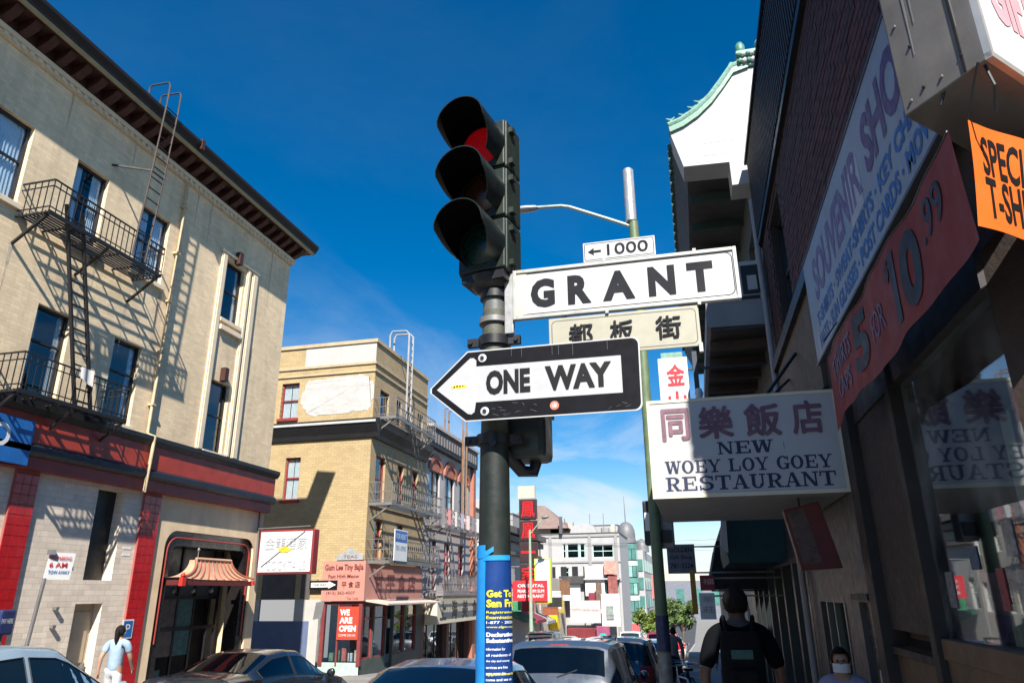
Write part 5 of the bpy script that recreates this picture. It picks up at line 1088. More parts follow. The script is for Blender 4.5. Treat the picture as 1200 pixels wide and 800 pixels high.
b = MB(); b.bar((W-.05, 8.8, 4.4), (.7, 8.2, 3.5), .03); b.build('stay', blackp, wc); MB().bar((W-.05, 9.6, 4.3), (.5, 9.3, 3.5), .03).build('stay', blackp, wc)
mc = thing('menu_board', 'tilted red menu board hung under the restaurant canopy', 'menu board', (1.05, 7.5, 1.88))
quad = [(.842, 2.431), (1.169, 2.50), (1.30, 1.896), (.937, 1.879)]
b = MB(); b.prism([(x, 7.42, z) for x, z in quad], (0, .12, 0)); b.build('case', mat('deep_red_board', (.10, .010, .009), .5, var=.2), mc, bevel=.008)
b = MB(); b.prism([(.87, 7.413, 2.40), (1.03, 7.413, 2.44), (1.13, 7.413, 1.95), (.96, 7.413, 1.93)], (0, .005, 0)); b.build('photo_panel', mat('brown_photo_print', (.07, .035, .03), .3, var=.6, vs=14), mc)
b = MB(); b.bar((1.0, 7.48, 2.45), (1.0, 7.48, 2.545), .02); b.build('hanger', blackp, mc)
# ------------------------------------------------------------------ souvenir signs
sv = thing('souvenir_sign', 'pale blue white SOUVENIR SHOP signboard with purple and blue lettering', 'sign', (1.3, 5.1, 3.74))
B(1.285, 1.335, 3.05, 7.04, 3.745, 4.755).build('board', mat('pale_blue_white_board', (.26, .29, .35), .45, var=.06, vs=2, grime=.08), sv, bevel=.004)
b = MB(); b.box(1.278, 1.34, 3.04, 7.05, 4.755, 4.775); b.box(1.278, 1.34, 3.04, 7.05, 3.725, 3.745); b.build('frame', mat('dark_sign_frame', (.06, .06, .07), .5), sv)
for y_, z_ in ((6.5, 4.7), (4, 4.7), (6.5, 3.8)): MB().bar((1.3, y_, z_), (W, y_, z_), .04).build('bracket', greyiron, sv)
RY = (0, -1, 0); purp = mat('purple_ink', (.10, .035, .12), .5, var=.2, vs=5); purp2 = mat('faded_violet_ink', (.15, .10, .23), .5, var=.2, vs=5); blu = mat('royal_blue_ink', (.02, .10, .34), .5, var=.15)
lettering(sv, 'SOUVENIR', (1.284, 6.62, 4.20), RY, U, 2.02, .40, purp2, bold=.03); lettering(sv, 'SHOP', (1.284, 4.44, 4.20), RY, U, 1.12, .40, purp, bold=.04)
lettering(sv, 'T-SHIRTS · SWEAT-SHIRTS · KEY CHAINS', (1.284, 6.72, 3.985), RY, U, 3.55, .135, blu, bold=.04)
lettering(sv, 'HATS · SUN GLASSES · POST CARDS · MOVIES', (1.284, 6.74, 3.795), RY, U, 3.6, .135, blu, bold=.04)
B(1.2825, 1.2845, 4.62, 5.0, 4.13, 4.50).build('repair_patch', mat('pale_patch', (.42, .45, .5), .5), sv)
rbn = thing('red_banner', 'sagging red cloth banner reading 5 FOR 10.99 below the souvenir board', 'banner', (1.15, 4.4, 2.95))
def ban(s, v, d=0.): # s metres from the far end, v 0 bottom .. 1 top
    y = 5.93-s; sag = .10*math.sin(math.pi*min(1, s/3.1)); x = 1.15+.012*math.sin(s*5.0+v*1.5)+.006*math.sin(s*11)
    tail = -.10*max(0, 1-s/.25)
    return V(x-d, y, 2.96-sag*.35+tail*(1-v)+(.50+sag*.40)*v)
b = MB(); b.grid(lambda u_, v: ban(3.12*u_, v), 60, 8); b.build('cloth', mat('red_banner_cloth', (.20, .028, .028), .75, var=.15, vs=3), rbn, smooth=True)
dkb = mat('dark_teal_ink', (.008, .016, .03), .6, var=.1)
def btext(t_, s0, w0, v0, h0, m, bold=.03, shear=0.): lettering(rbn, t_, (0, 0, 0), Q, U, w0, h0, m, bold=bold, warp=lambda x, y: ban(s0+x+shear*y, v0+y/.56, .006))
btext('T-SHIRTS', .12, .8, .55, .16, mat('faint_banner_ink', (.10, .07, .16), .6), .02); btext('CAPS', .25, .55, .2, .14, MATS['faint_banner_ink'], .02)
btext('5', 1.0, .30, .18, .40, dkb, .04); btext('FOR', 1.42, .34, .33, .17, MATS['faint_banner_ink'], .0)
btext('$', 1.93, .10, .62, .14, dkb, .03); btext('10', 2.05, .42, .12, .42, dkb, .045); btext('.99', 2.55, .33, .50, .2, dkb, .01)
b = MB(); b.tube([(1.15, 5.93, 3.6), (1.3, 6.0, 3.8)], .006, 6); b.tube([(1.15, 2.85, 3.6), (1.2, 2.8, 3.75)], .006, 6); b.tube([ban(s*.1, 1.0) for s in range(32)], .005, 6); b.build('cord', blackp, rbn)
# projecting lightbox at the cut corner
bx = thing('corner_lightbox', 'dented grey metal lightbox with white face projecting from the corner', 'sign', (1.4, 3.1, 3.65))
A0 = V(1.05, 2.97, 0); B0 = V(1.265, 2.66, 0); dd = V(.71, .705, 0)
greymet = mat('stained_grey_sheet', (.19, .172, .155), .5, .15, var=.25, vs=2.5, grime=.45, bump=.15, bs=8, speck=.15)
b = MB(); b.prism([A0+V(0, 0, 3.65), B0+V(0, 0, 3.65), B0+dd*.72+V(0, 0, 3.65), A0+dd*.72+V(0, 0, 3.65)], (0, 0, 1.12)); b.build('case', greymet, bx, bevel=.006)
e1 = (B0-A0).normalized(); nn = V(e1.y, -e1.x, 0); 
if nn.dot(V(-1, -1, 0)) < 0: nn = -nn
nf = V(.705, -.71, 0)
b = MB(); b.obox(B0+dd*.35+nf*.012+V(0, 0, 4.21), dd*.32, nf*.01, (0, 0, .53)); b.build('face', mat('lightbox_face', (.66, .655, .65), .3, var=.02, grime=.03), bx)
lettering(bx, 'GIFTS', B0+dd*.13+nf*.023+V(0, 0, 3.90), dd, U, .5, .36, mat('faded_pink_ink', (.62, .33, .37), .5), bold=.05)
b = MB()
for a, c in ((0, .02), (.68, .70)): b.obox(B0+dd*((a+c)/2)+nf*.012+V(0, 0, 4.21), dd*((c-a)/2), nf*.014, (0, 0, .555))
b.obox(B0+dd*.35+nf*.012+V(0, 0, 3.665), dd*.35, nf*.0138, (0, 0, .014)); b.build('trim', mat('aluminium_trim', (.5, .49, .46), .4, .5), bx)
for k, (t_, z) in enumerate(((.12, 3.70), (.30, 3.72), (.52, 3.71), (.78, 3.74), (.12, 4.1), (.5, 4.2), (.9, 4.1), (.25, 3.95))): MB().lathe([(.009, 0), (.006, .006)], A0+(B0-A0)*t_+V(0, 0, z)+nn*.001, 8, nn).build('rivet', blackp if k % 2 else greyiron, bx)
b = MB(); b.obox(A0+(B0-A0)*.78+nn*.003+V(0, 0, 4.2), e1*.006, nn*.002, (0, 0, .54)); b.build('seam', wood2, bx)
random.seed(8); drip = mat('pale_drip_stain', (.25, .235, .22), .6, var=.2)
for k in range(3):
    t_ = (.28, .36, .80)[k]; z0 = 3.85+random.uniform(0, .2); b = MB(); b.prism([A0+(B0-A0)*t_+nn*.0025+V(0, 0, z0), A0+(B0-A0)*(t_+.01)+nn*.0025+V(0, 0, z0), A0+(B0-A0)*(t_+.03)+nn*.0025+V(0, 0, z0+.5), A0+(B0-A0)*(t_-.01)+nn*.0025+V(0, 0, z0+.5)], nn*.0006); b.build('drip_stain', drip, bx)
b = MB(); b.tube([B0+dd*.03-nf*.02+V(0, 0, 3.66), B0+dd*.02+V(0, 0, 3.54), B0+dd*.05+V(-.02, .03, 3.45)], .006, 6); b.build('cable', blackp, bx)
ob = thing('orange_banner', 'bright orange cloth sign reading SPECIAL T-SHIRT under the corner lightbox', 'banner', (1.4, 2.95, 2.97))
do = V(.806, .593, 0); O0 = V(1.14, 2.75, 0); no = V(.593, -.806, 0)
def orp(s, v, d=0.): return O0+do*(s+.10*(v-.1))+no*(d+.006*math.sin(s*14+v*3))+V(0, 0, 2.985+.50*v-.03*s)
b = MB(); b.grid(lambda u_, v: orp(.62*u_, v), 20, 8); b.build('cloth', mat('fluorescent_orange_cloth', (.62, .11, .004), .6, var=.06), ob, smooth=True)
for t_, v0 in (('SPECIAL', .50), ('T-SHIRT', .10)): lettering(ob, t_, (0, 0, 0), Q, U, .37, .19, black, bold=.02, warp=lambda x, y, v0=v0: orp(.06+x, v0+y/.50, .003))
b = MB(); b.tube([orp(.0, 1.0), B0+V(-.02, .02, 3.66)], .004, 6); b.build('cord', blackp, ob); MB().tube([orp(.6, 1.0), B0+dd*.5+V(0, 0, 3.66)], .004, 6).build('cord', blackp, ob)

# ------------------------------------------------------------------ tiled roof building beyond
pg = thing('pagoda_building', 'white building with green swept tile eaves beyond the souvenir building', 'building', (1.42, 16, gz(11)))
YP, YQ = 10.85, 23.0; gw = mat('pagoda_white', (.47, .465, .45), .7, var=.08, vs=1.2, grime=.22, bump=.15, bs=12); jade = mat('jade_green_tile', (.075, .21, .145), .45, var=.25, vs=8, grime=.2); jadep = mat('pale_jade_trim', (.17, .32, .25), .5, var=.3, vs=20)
curve = [(.19, 9.16), (.42, 9.24), (.68, 9.40), (.94, 9.64), (1.16, 9.92), (1.34, 10.17), (1.60, 10.24), (2.4, 10.3)]
gab = [(.36, 8.47), (1.10, 8.44), (1.10, 8.0), (2.4, 8.0)]+list(reversed(curve))
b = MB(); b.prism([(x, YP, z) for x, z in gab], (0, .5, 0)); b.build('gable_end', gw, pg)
b = MB(); b.prism([(x, YP-.05, z+.0) for x, z in curve[:7]]+[(x-.02, YP-.05, z+.13) for x, z in reversed(curve[:7])], (0, .3, 0)); b.build('verge', jade, pg)
b = MB(); b.tube([(x-.02, YP-.02, z+.15) for x, z in curve[:7]], .055, 8); b.tube([(x-.01, YP+.14, z+.15) for x, z in curve[:7]], .05, 8); b.build('verge_roll', jadep, pg, smooth=True)
b = MB(); b.grid(lambda u_, v: V(0, 0, 0), 1, 1)
b = MB(); n = len(curve)
b._a([V(x, YP+.3, z+.08) for x, z in curve]+[V(x, YQ, z+.08) for x, z in curve], [(k, k+1, n+k+1, n+k) for k in range(n-1)]); b.build('roof', jade, pg, smooth=True)
te = MB().tube([(0, 0, 0), (.35, 0, .05)], .06, 8).mesh('eave_tile', mat('dark_jade_tile', (.05, .11, .085), .5, var=.3, vs=12), smooth=True)
y = YP+.4
while y < YQ: link('eave_tile', te, pg, V(.13, y, 9.14)-org(pg)); y += .21
tr = MB().tube([(x, 0, z+.11) for x, z in curve], .05, 6).mesh('tile_row', jade, smooth=True); y = YP+.4
while y < YQ: link('tile_row', tr, pg, V(0, y, 0)-org(pg)); y += .42
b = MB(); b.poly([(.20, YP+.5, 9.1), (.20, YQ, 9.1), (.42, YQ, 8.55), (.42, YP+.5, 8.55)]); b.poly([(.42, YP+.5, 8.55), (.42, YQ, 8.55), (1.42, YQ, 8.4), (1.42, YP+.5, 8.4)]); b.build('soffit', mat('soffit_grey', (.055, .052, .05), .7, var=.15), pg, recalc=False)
bmx = MB().box(.45, 1.42, 0, .12, 8.28, 8.44).mesh('soffit_beam', mat('soffit_beam_green', (.03, .055, .042), .6)); y = YP+.9
while y < YQ: link('soffit_beam', bmx, pg, V(0, y, 0)-org(pg)); y += 1.1
# ridge ornament block and finials
b = MB(); b.box(1.42, 2.3, YP-.06, YP+.34, 10.27, 10.60); ro = b.build('ridge_block', jadep, pg, bevel=.02)
random.seed(13)
for k in range(12): MB().lathe([(.02, 0), (.05, .02), (.03, .05), (.005, .06)], (1.47+.07*(k % 6)+random.uniform(-.01, .01), YP-.06, 10.35+.14*(k//6)), 8, (0, -1, 0)).build('relief_boss', gw if k % 2 else jade, ro)
MB().lathe([(.05, 0), (.09, .06), (.085, .2), (.05, .27), (.01, .29)], (1.52, YP+.1, 10.60), 12).build('ridge_finial', jade, pg, smooth=True)
b = MB(); b.lathe([(.04, 0), (.09, .05), (.07, .12), (.10, .2), (.05, .3)], (1.86, YP+.1, 10.60), 10); b.tube([(1.80, YP+.1, 10.8), (1.92, YP+.1, 10.95), (2.02, YP+.1, 10.86)], .04, 6); b.build('ridge_beast', jadep, pg, smooth=True)
MB().lathe([(.035, 0), (.06, .03), (.035, .08), (.01, .1)], (1.33, YP, 10.32), 10).build('ridge_finial', jadep, pg, smooth=True)
for k, (x, z) in enumerate(((.24, 9.36), (.46, 9.42), (.62, 9.54), (.74, 9.64))):
    b = MB(); b.tube([(x, YP+.02, z), (x-.02, YP+.02, z+.08), (x-.10, YP+.02, z+.12)], [.035, .03, .012], 6); b.tube([(x-.02, YP+.02, z+.07), (x+.05, YP+.02, z+.13)], [.025, .01], 6); b.build('verge_figure', jadep, pg, smooth=True)
b = MB()
for a in ((.72, 1.30, 8.86, 8.868), (.72, .728, 8.62, 8.868), (.72, 1.1, 8.62, 8.628)): b.box(a[0], a[1], YP-.004, YP+.002, a[2], a[3])
b.build('panel_line', mat('line_grey', (.45, .44, .43), .6), pg)
# storeys below the roof
po_ = [(11.5+i*1.9, 12.6+i*1.9, 6.15, 7.6) for i in range(6)]
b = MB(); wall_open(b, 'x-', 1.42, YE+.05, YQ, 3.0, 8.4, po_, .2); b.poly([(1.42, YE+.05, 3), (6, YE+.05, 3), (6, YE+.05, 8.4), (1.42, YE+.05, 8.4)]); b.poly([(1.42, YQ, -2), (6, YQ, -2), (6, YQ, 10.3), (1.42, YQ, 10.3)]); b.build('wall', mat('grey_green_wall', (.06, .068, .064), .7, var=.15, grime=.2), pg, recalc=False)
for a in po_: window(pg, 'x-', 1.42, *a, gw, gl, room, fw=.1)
b = MB(); b.prism([(x, YP, z) for x, z in ((.46, 5.56), (.48, 5.97), (1.42, 5.97), (1.42, 5.54))], (0, 12.1, 0)); b.build('balcony_slab', mat('balcony_white_shaded', (.26, .255, .25), .6, var=.1, grime=.2), pg)  # slab white darkened in the colour to imitate shade
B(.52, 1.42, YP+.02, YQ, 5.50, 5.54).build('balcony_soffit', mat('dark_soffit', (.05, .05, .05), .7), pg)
B(.68, 1.30, YP-.02, YP+.1, 5.975, 6.02).build('slab_cap', blackp, pg)
bm2 = MB().box(.50, 1.42, 0, .12, 5.36, 5.495).mesh('soffit_beam', mat('brown_beam', (.07, .05, .04), .6)); y = YP+.5
while y < YQ: link('soffit_beam', bm2, pg, V(0, y, 0)-org(pg)); y += .9
b = MB(); b.box(.98, 1.40, YP+.02, YP+.1, 5.98, 6.62); b.build('window_end', gw, pg); B(1.06, 1.32, YP, YP+.02, 6.06, 6.54).build('window_pane', blackp, pg)
B(1.14, 1.28, YP-.012, YP, 6.12, 6.36).build('white_card', gw, pg)
# shopfronts below, dark mullions
b = MB(); so_ = [(11.0+i*1.5, 12.3+i*1.5, -.9+gz(12)*.4, 2.1) for i in range(7)]
wall_open(b, 'x-', 1.42, YE+.05, 23, -2, 3.0, so_, .3); b.build('shopfront_wall', mat('shop_grey_metal', (.05, .057, .055), .45, .3, var=.15), pg, recalc=False)
for a in so_: window(pg, 'x-', 1.42, *a, mat('alu_mullion', (.12, .14, .135), .35, .5), gl, room, depth=.2, mull=(.5,), rails=(.25,), name='shop_window')
tc_ = thing('teal_awning', 'dark teal shop awning beyond the restaurant canopy', 'awning', (1, 13.5, 2.1))
b = MB(); b.prism([(.52, 12.9, 2.15), (.49, 12.9, 2.35), (.50, 12.9, 2.75), (.62, 12.9, 2.95), (1.42, 12.9, 3.0), (1.42, 12.9, 2.15)], (0, 3.4, 0)); b.build('canvas', mat('dark_teal_canvas', (.006, .045, .043), .7, var=.15), tc_)
b = MB(); b.prism([(.40, 12.7, 2.42), (.46, 12.7, 2.98), (.53, 12.7, 2.98), (.51, 12.7, 2.3)], (0, .1, 0)); b.build('end_board', gw, tc_)
for k in range(4): MB().bar((1.40, 13.1+k, 2.2), (.53, 13.1+k, 2.17), .03).build('frame_bar', greyiron, tc_)
da = thing('dark_awning', 'long black shop awning beyond the teal awning on the right', 'awning', (1, 19, 1.6))
b = MB(); b.prism([(.30, 17.0, 1.75), (.28, 17.0, 2.1), (.45, 17.0, 2.75), (1.42, 17.0, 3.0), (1.42, 17.0, 1.75)], (0, 5.5, 0)); b.build('canvas', mat('black_canvas', (.014, .016, .017), .8, var=.2), da)
for k in range(4): MB().bar((1.40, 17.4+k*1.4, 1.72), (.32, 17.4+k*1.4, 1.72), .03).build('frame_bar', blackp, da)
# vertical sign in Chinese characters and other projecting signs
js = thing('vertical_shop_sign', 'white vertical sign with red Chinese characters above the restaurant canopy', 'sign', (-.1, 12, 3.2))
B(-.36, .13, 12.0, 12.3, 3.0, 5.48).build('case', white, js, bevel=.01); B(-.30, .06, 12.01, 12.29, 5.48, 5.58).build('cap', jadep, js)
rdk = mat('sign_red_ink', (.58, .02, .035), .5, var=0)
for i, ch in enumerate('金山酒樓'): lettering(js, ch, (-.23, 11.998, 4.98-i*.47), Q, U, .30, .38, rdk, bold=.03, name='character')
b = MB(); b.bar((.1, 12.15, 5.3), (1.42, 12.15, 5.3), .04); b.bar((.1, 12.15, 3.4), (1.42, 12.15, 3.4), .04); b.box(.22, .30, 12.1, 12.2, 3.0, 5.6); b.build('bracket', mat('dark_blue_iron', (.03, .04, .06), .5), js)
for nm, lab, x0, x1, y_, z0, z1, m, rows, im in (
    ('grey_projecting_sign', 'dark grey projecting sign with small lettering beyond the street light', -.60, -.03, 16, 2.06, 2.64, mat('dark_grey_board', (.13, .13, .155), .5), ('GOLDEN', 'Gift Shop', '781-5524'), inkd),  # board in one even dark grey
    ('yellow_projecting_sign', 'small yellow sign glimpsed under the end of the restaurant canopy', -.40, .24, 15.0, 3.22, 3.5, mat('mustard_board', (.35, .32, .03), .5), (), inkd),
    ('red_square_sign', 'small dark red square sign over the white projecting sign', .02, .27, 14, 1.72, 1.98, mat('crimson_board', (.28, .015, .03), .5), ('福',), mat('pale_rose_ink', (.6, .35, .35), .5)),
    ('white_projecting_sign', 'white projecting sign with grey lines behind the man with a backpack', -.02, .25, 14, 1.24, 1.68, white, ('茶', '莊'), mat('grey_ink', (.35, .35, .38), .5)),
    ('amber_banner', 'narrow amber banner left of the white projecting sign', -.16, -.06, 15, 1.3, 2.1, mat('amber_cloth', (.42, .20, .02), .6), (), inkd)):
    t = thing(nm, lab, 'sign', ((x0+x1)/2, y_, z0)); B(x0, x1, y_, y_+.1, z0, z1).build('panel', m, t, bevel=.006)
    for j, t_ in enumerate(rows): h_ = (z1-z0)/(len(rows)+.6); lettering(t, t_, (x0+.05*(x1-x0)+.03, y_-.001, z1-(j+.95)*h_), Q, U, (x1-x0)*.8, h_*.62, im, bold=.01)
    b = MB(); b.bar((x1-.02, y_+.05, z1-.05), (1.42, y_+.05, z1-.05), .03); b.build('bracket', greyiron, t)
# buildings further down the right side
r2 = thing('cream_street_building', 'cream building further down the right side of the street', 'building', (1.6, 40, gz(40)))
b = MB(); ro_ = [(24+i*3, 25.5+i*3, z, z+1.7) for i in range(11) for z in (-.5, 2.2)]
wall_open(b, 'x-', 1.42, 23.05, 60, -4, 4.6, ro_, .2); b.poly([(1.42, 23.05, -2), (8, 23.05, -2), (8, 23.05, 4.6), (1.42, 23.05, 4.6)]); b.build('wall', fw3, r2, recalc=False)
for a in ro_: window(r2, 'x-', 1.42, *a, gw, gl, room)
B(1.3, 8, 23, 60, 4.6, 4.8).build('roof', tarm, r2)

# unseen buildings added behind the viewpoint to cut sky light in the street
for nm, lab, x0, x1, y0, y1, h, m in (('brown_sky_blocking_building', 'unseen brown building added behind the viewpoint on the left to block sky light', -28, -13.5, -28, -12.6, 11.5, mat('brown_stucco', (.16, .12, .10), .8, var=.15, grime=.3)), ('grey_sky_blocking_building', 'unseen grey building added behind the viewpoint on the right to block sky light', 1.6, 16, -28, -12.6, 10.5, mat('grey_stucco', (.15, .15, .15), .8, var=.15, grime=.3))):
    t = thing(nm, lab, 'building', ((x0+x1)/2, y1, 0)); B(x0, x1, y0, y1, -.15, h).build('wall', m, t); B(x0-.3, x1+.3, y0-.3, y1+.3, h, h+.5).build('cornice', dkbrown, t)
    for i in range(5):
        for z in (4.4, 7.6): xx = x0+1.2+i*2.6; B(xx, xx+1.2, y1, y1+.05, z, z+1.9).build('window', teal, t)
    for i in range(4): xx = x0+.8+i*3.3; B(xx, xx+2.6, y1, y1+.05, .4, 2.9).build('shop_window', blackp, t)
# ------------------------------------------------------------------ cars
def paint(name, c, rough=.28): return mat(name, c, rough, .1, var=.04, vs=1.5, coat=.8, spec=.5)
rubber = mat('tyre_rubber', (.02, .02, .02), .85); rim = mat('alloy_rim', (.45, .45, .46), .35, .8); carglass = glass('car_glass', (.16, .20, .22), 1.5, .02); trimb = mat('black_car_trim', (.015, .015, .016), .4)
tail = mat('tail_light_red', (.42, .012, .015), .2, var=.15, vs=30, coat=.5); headl = mat('headlight_clear', (.6, .62, .65), .15, .3); plate = mat('number_plate', (.7, .7, .68), .4)
interior = mat('car_interior', (.05, .048, .045), .9, var=.2)
SEDAN = [(-2.32, .46, .72, .60, .60, .66), (-2.28, .32, .82, .84, .70, .92), (-2.18, .26, .87, .95, .74, 1.03), (-1.60, .22, .90, .97, .73, 1.08), (-.78, .21, .91, .97, .62, 1.385), (-.25, .21, .915, .96, .63, 1.44), (.28, .21, .91, .94, .62, 1.42), (1.12, .22, .90, .92, .74, 1.00), (1.75, .24, .88, .84, .70, .92), (2.18, .28, .82, .70, .62, .78), (2.32, .42, .70, .52, .55, .60)]
SUV = [(-2.36, .50, .78, .70, .70, .76), (-2.33, .40, .86, 1.00, .76, 1.08), (-2.26, .34, .92, 1.08, .75, 1.22), (-2.02, .28, .95, 1.10, .72, 1.66), (-1.80, .28, .955, 1.10, .73, 1.73), (-.6, .26, .96, 1.08, .74, 1.76), (.35, .26, .955, 1.05, .72, 1.72), (1.10, .28, .94, 1.02, .80, 1.14), (1.85, .30, .92, .98, .78, 1.05), (2.28, .36, .86, .82, .70, .90), (2.40, .5, .76, .6, .64, .7)]
def car(name, label, st, pm, loc, rotz, g0, g1, r0, r1, w0, w1, group='cars in the street', rack=False, scale=(1, 1, 1), cat='car', brand_plate=None):
    """st stations; g0,g1 station y-range of side glass; r0,r1 rear window; w0,w1 windscreen"""
    t = thing(name, label, cat, (0, 0, 0), group)
    def ring(s):
        y, zs, wb, zb, wr, zr = s; k = min(.07, (zr-zb)*.45)
        return [V(wb*.90, y, zs), V(wb, y, zs+.22 if zb-zs > .4 else zs+.05), V(wb*1.012, y, zs+(zb-zs)*.66), V(wb*.975, y, zb), V(wr+.02, y, zr-k), V(wr*.86, y, zr-k*.35), V(wr*.45, y, zr-k*.08), V(0, y, zr)]
    def at(y):
        for a, c in zip(st[:-1], st[1:]):
            if a[0] <= y <= c[0]:
                f = (y-a[0])/(c[0]-a[0]); f2 = f
                return tuple(a[i]+(c[i]-a[i])*f2 for i in range(6))
        return st[-1]
    # resample for smoothness
    ys = sorted({round(s[0], 3) for s in st}|{round(st[0][0]+(st[-1][0]-st[0][0])*i/26, 3) for i in range(27)})
    rings = [ring(at(min(max(y, st[0][0]), st[-1][0]))) for y in ys]; b = MB(); N_ = 15; vs = []
    for r in rings: vs += [V(-p.x, p.y, p.z) for p in r]+[p for p in reversed(r[:-1])]
    fs = []
    for i in range(len(rings)-1):
        for k in range(N_-1): fs.append((i*N_+k, i*N_+k+1, (i+1)*N_+k+1, (i+1)*N_+k))
    fs += [list(range(N_))[::-1], list(range((len(rings)-1)*N_, len(rings)*N_))]
    b._a(vs, fs); b.build('body', pm, t, smooth=True)
    def sidep(y, v, s, d=.006):
        r = ring(at(y)); p = r[3]+(r[4]-r[3])*v; return V(s*(p.x+d), p.y, p.z)
    spans = [(g0, g0+(g1-g0)*.47), (g0+(g1-g0)*.50, g1)]
    for s in (-1, 1):
        for a, c in spans:
            b = MB()
            def fn(u_, v, a=a, c=c):
                lo = a+(c-a)*u_; 
                return sidep(lo, .10+.78*v, s)
            b.grid(fn, 6, 4); b.build('side_window', carglass, t, smooth=True)
            b = MB(); b.tube([fn(u_/6, 0) for u_ in range(7)]+[fn(1, v/4) for v in range(5)]+[fn(1-u_/6, 1) for u_ in range(7)]+[fn(0, 1-v/4) for v in range(5)], .008, 5); b.build('window_trim', trimb, t)
            mid = (a+c)/2; r_ = ring(at(mid)); b = MB(); b.box(min(s*(r_[3].x-.01), s*(r_[3].x+.035)), max(s*(r_[3].x-.01), s*(r_[3].x+.035)), mid-.28, mid-.10, r_[3].z-.13, r_[3].z-.10); b.build('door_handle', pm, t)
        mw = ring(at(w0-.12)); b = MB(); b.lathe([(.02, 0), (.075, .03), (.085, .09), (.05, .14)], (s*(mw[3].x+.11), w0-.16, mw[3].z+.05), 12, (0, 1, 0)); b.bar((s*(mw[3].x-.02), w0-.1, mw[3].z+.02), (s*(mw[3].x+.1), w0-.1, mw[3].z+.04), .03); b.build('mirror', pm, t, smooth=True)
        for yw in (-1.38, 1.40):
            wr_ = .325 if st is SEDAN else .365
            x_ = at(yw)[2]
            wl_ = MB().lathe([(wr_*.62, -.10), (wr_*.96, -.10), (wr_, -.07), (wr_, .07), (wr_*.96, .10), (wr_*.62, .10)], (s*(x_-.08), yw, wr_), 24, (1, 0, 0)).build('wheel', rubber, t, smooth=True)
            MB().lathe([(.02, 0), (wr_*.62, .0), (wr_*.64, .03), (.05, .05)], (s*(x_+.02), yw, wr_), 16, (s, 0, 0)).build('rim', rim, wl_)
    def acr(y, h, d=.006):
        r = ring(at(y)); full = [V(-p.x, p.y, p.z) for p in r[4:]]+[p for p in reversed(r[4:-1])]
        L = [0];
        for i in range(len(full)-1): L.append(L[-1]+(full[i+1]-full[i]).length)
        x = h*L[-1]
        for i in range(len(full)-1):
            if x <= L[i+1]: f = (x-L[i])/(L[i+1]-L[i]); p = full[i]+(full[i+1]-full[i])*f; return p+V(0, -d if y < 0 else d, d*.6)
        return full[-1]
    for nm, a, c in (('rear_window', r0, r1), ('windscreen', w0, w1)):
        b = MB(); b.grid(lambda u_, v: acr(a+(c-a)*v, .04+.92*u_, .008), 14, 5); b.build(nm, carglass, t, smooth=True)
    rr = ring(at(st[2][0])); zb = st[2][3]
    for s in (-1, 1):
        b = MB(); b.obox((s*rr[3].x*.84, st[1][0]+.02, zb-.11), (rr[3].x*.15, .02*s, 0), (0, .05, 0), (0, 0, .075 if st is SEDAN else .16)); b.build('tail_light', tail, t, bevel=.015)
        b = MB(); b.obox((s*.66, st[-2][0]+.01, st[-2][3]-.05), (.15, -.05*s, 0), (0, .06, 0), (0, 0, .06)); b.build('headlight', headl, t, bevel=.015)
    B(-.16, .16, st[0][0]-.012, st[0][0]+.05, .62 if st is SUV else .68, .78 if st is SUV else .80).build('number_plate', plate, t)
    b = MB(); b.obox((0, st[0][0]+.02, .48), (st[0][2]*1.1, 0, 0), (0, .06, 0), (0, 0, .10)); b.build('rear_bumper', pm if st is SEDAN else trimb, t, bevel=.03)
    b = MB(); b.obox((0, st[-1][0]-.02, .45), (st[-1][2]*1.1, 0, 0), (0, .06, 0), (0, 0, .10)); b.build('front_bumper', pm, t, bevel=.03)
    for s in (-.38, .38):
        b = MB(); b.box(s-.22, s+.22, -.35, -.25, .6, 1.18); b.box(s-.12, s+.12, -.34, -.26, 1.18, 1.34); b.build('seat', interior, t, bevel=.03)
    if st is SUV:
        b = MB(); zc = at(r0)[5]; b.bar((0, r0-.03, zc-.06), (.30, r0+.02, zc+.05), .018); b.build('rear_wiper', trimb, t); B(-.14, .14, r1+.04, r1+.10, at(r1)[5]+.02, at(r1)[5]+.05).build('brake_light', tail, t)
    for s in (-1, 1):
        for yy in (g0+(g1-g0)*.485, g1+.02, g0-.02):
            r_ = ring(at(yy)); MB().tube([V(s*(p.x+.003), p.y, p.z) for p in r_[1:4]], .005, 4).build('door_seam', trimb, t)
    if rack:
        for s in (-1, 1):
            b = MB(); zr = at(0)[5]; b.bar((s*.60, -1.6, zr+.05), (s*.60, .5, zr+.05), .035); b.bar((s*.60, -1.55, zr-.03), (s*.60, -1.55, zr+.05), .04); b.bar((s*.60, .45, zr-.03), (s*.60, .45, zr+.05), .04); b.build('roof_rail', greyiron, t)
    t.location = loc; t.rotation_euler = (math.atan(-.047), 0, rotz); t.scale = scale
    return t
car('parked_sedan', 'pale blue car in the lower left corner beside the pavement', SEDAN, paint('pale_blue_car_paint', (.20, .27, .33)), (-8.0, 7.25, gz(7.25)-.17), 0, -1.30, .95, -1.56, -.82, 1.08, .32, scale=(1, 1.0, 1.12))
car('parked_sedan', 'dark grey sedan parked in front of the arched shopfront', SEDAN, paint('dark_grey_car_paint', (.010, .012, .017)), (-8.45, 13.65, gz(13.65)-.17), 0, -1.30, .95, -1.56, -.82, 1.08, .32, scale=(1, 1.02, 1.0))
car('blue_sedan', 'slate blue car in the near lane just left of the pole', SEDAN, paint('slate_blue_car_paint', (.055, .075, .12)), (-2.66, 8.3, gz(8.3)-.14), 0, -1.30, .95, -1.56, -.82, 1.08, .32, scale=(1.0, 1, 1.02))
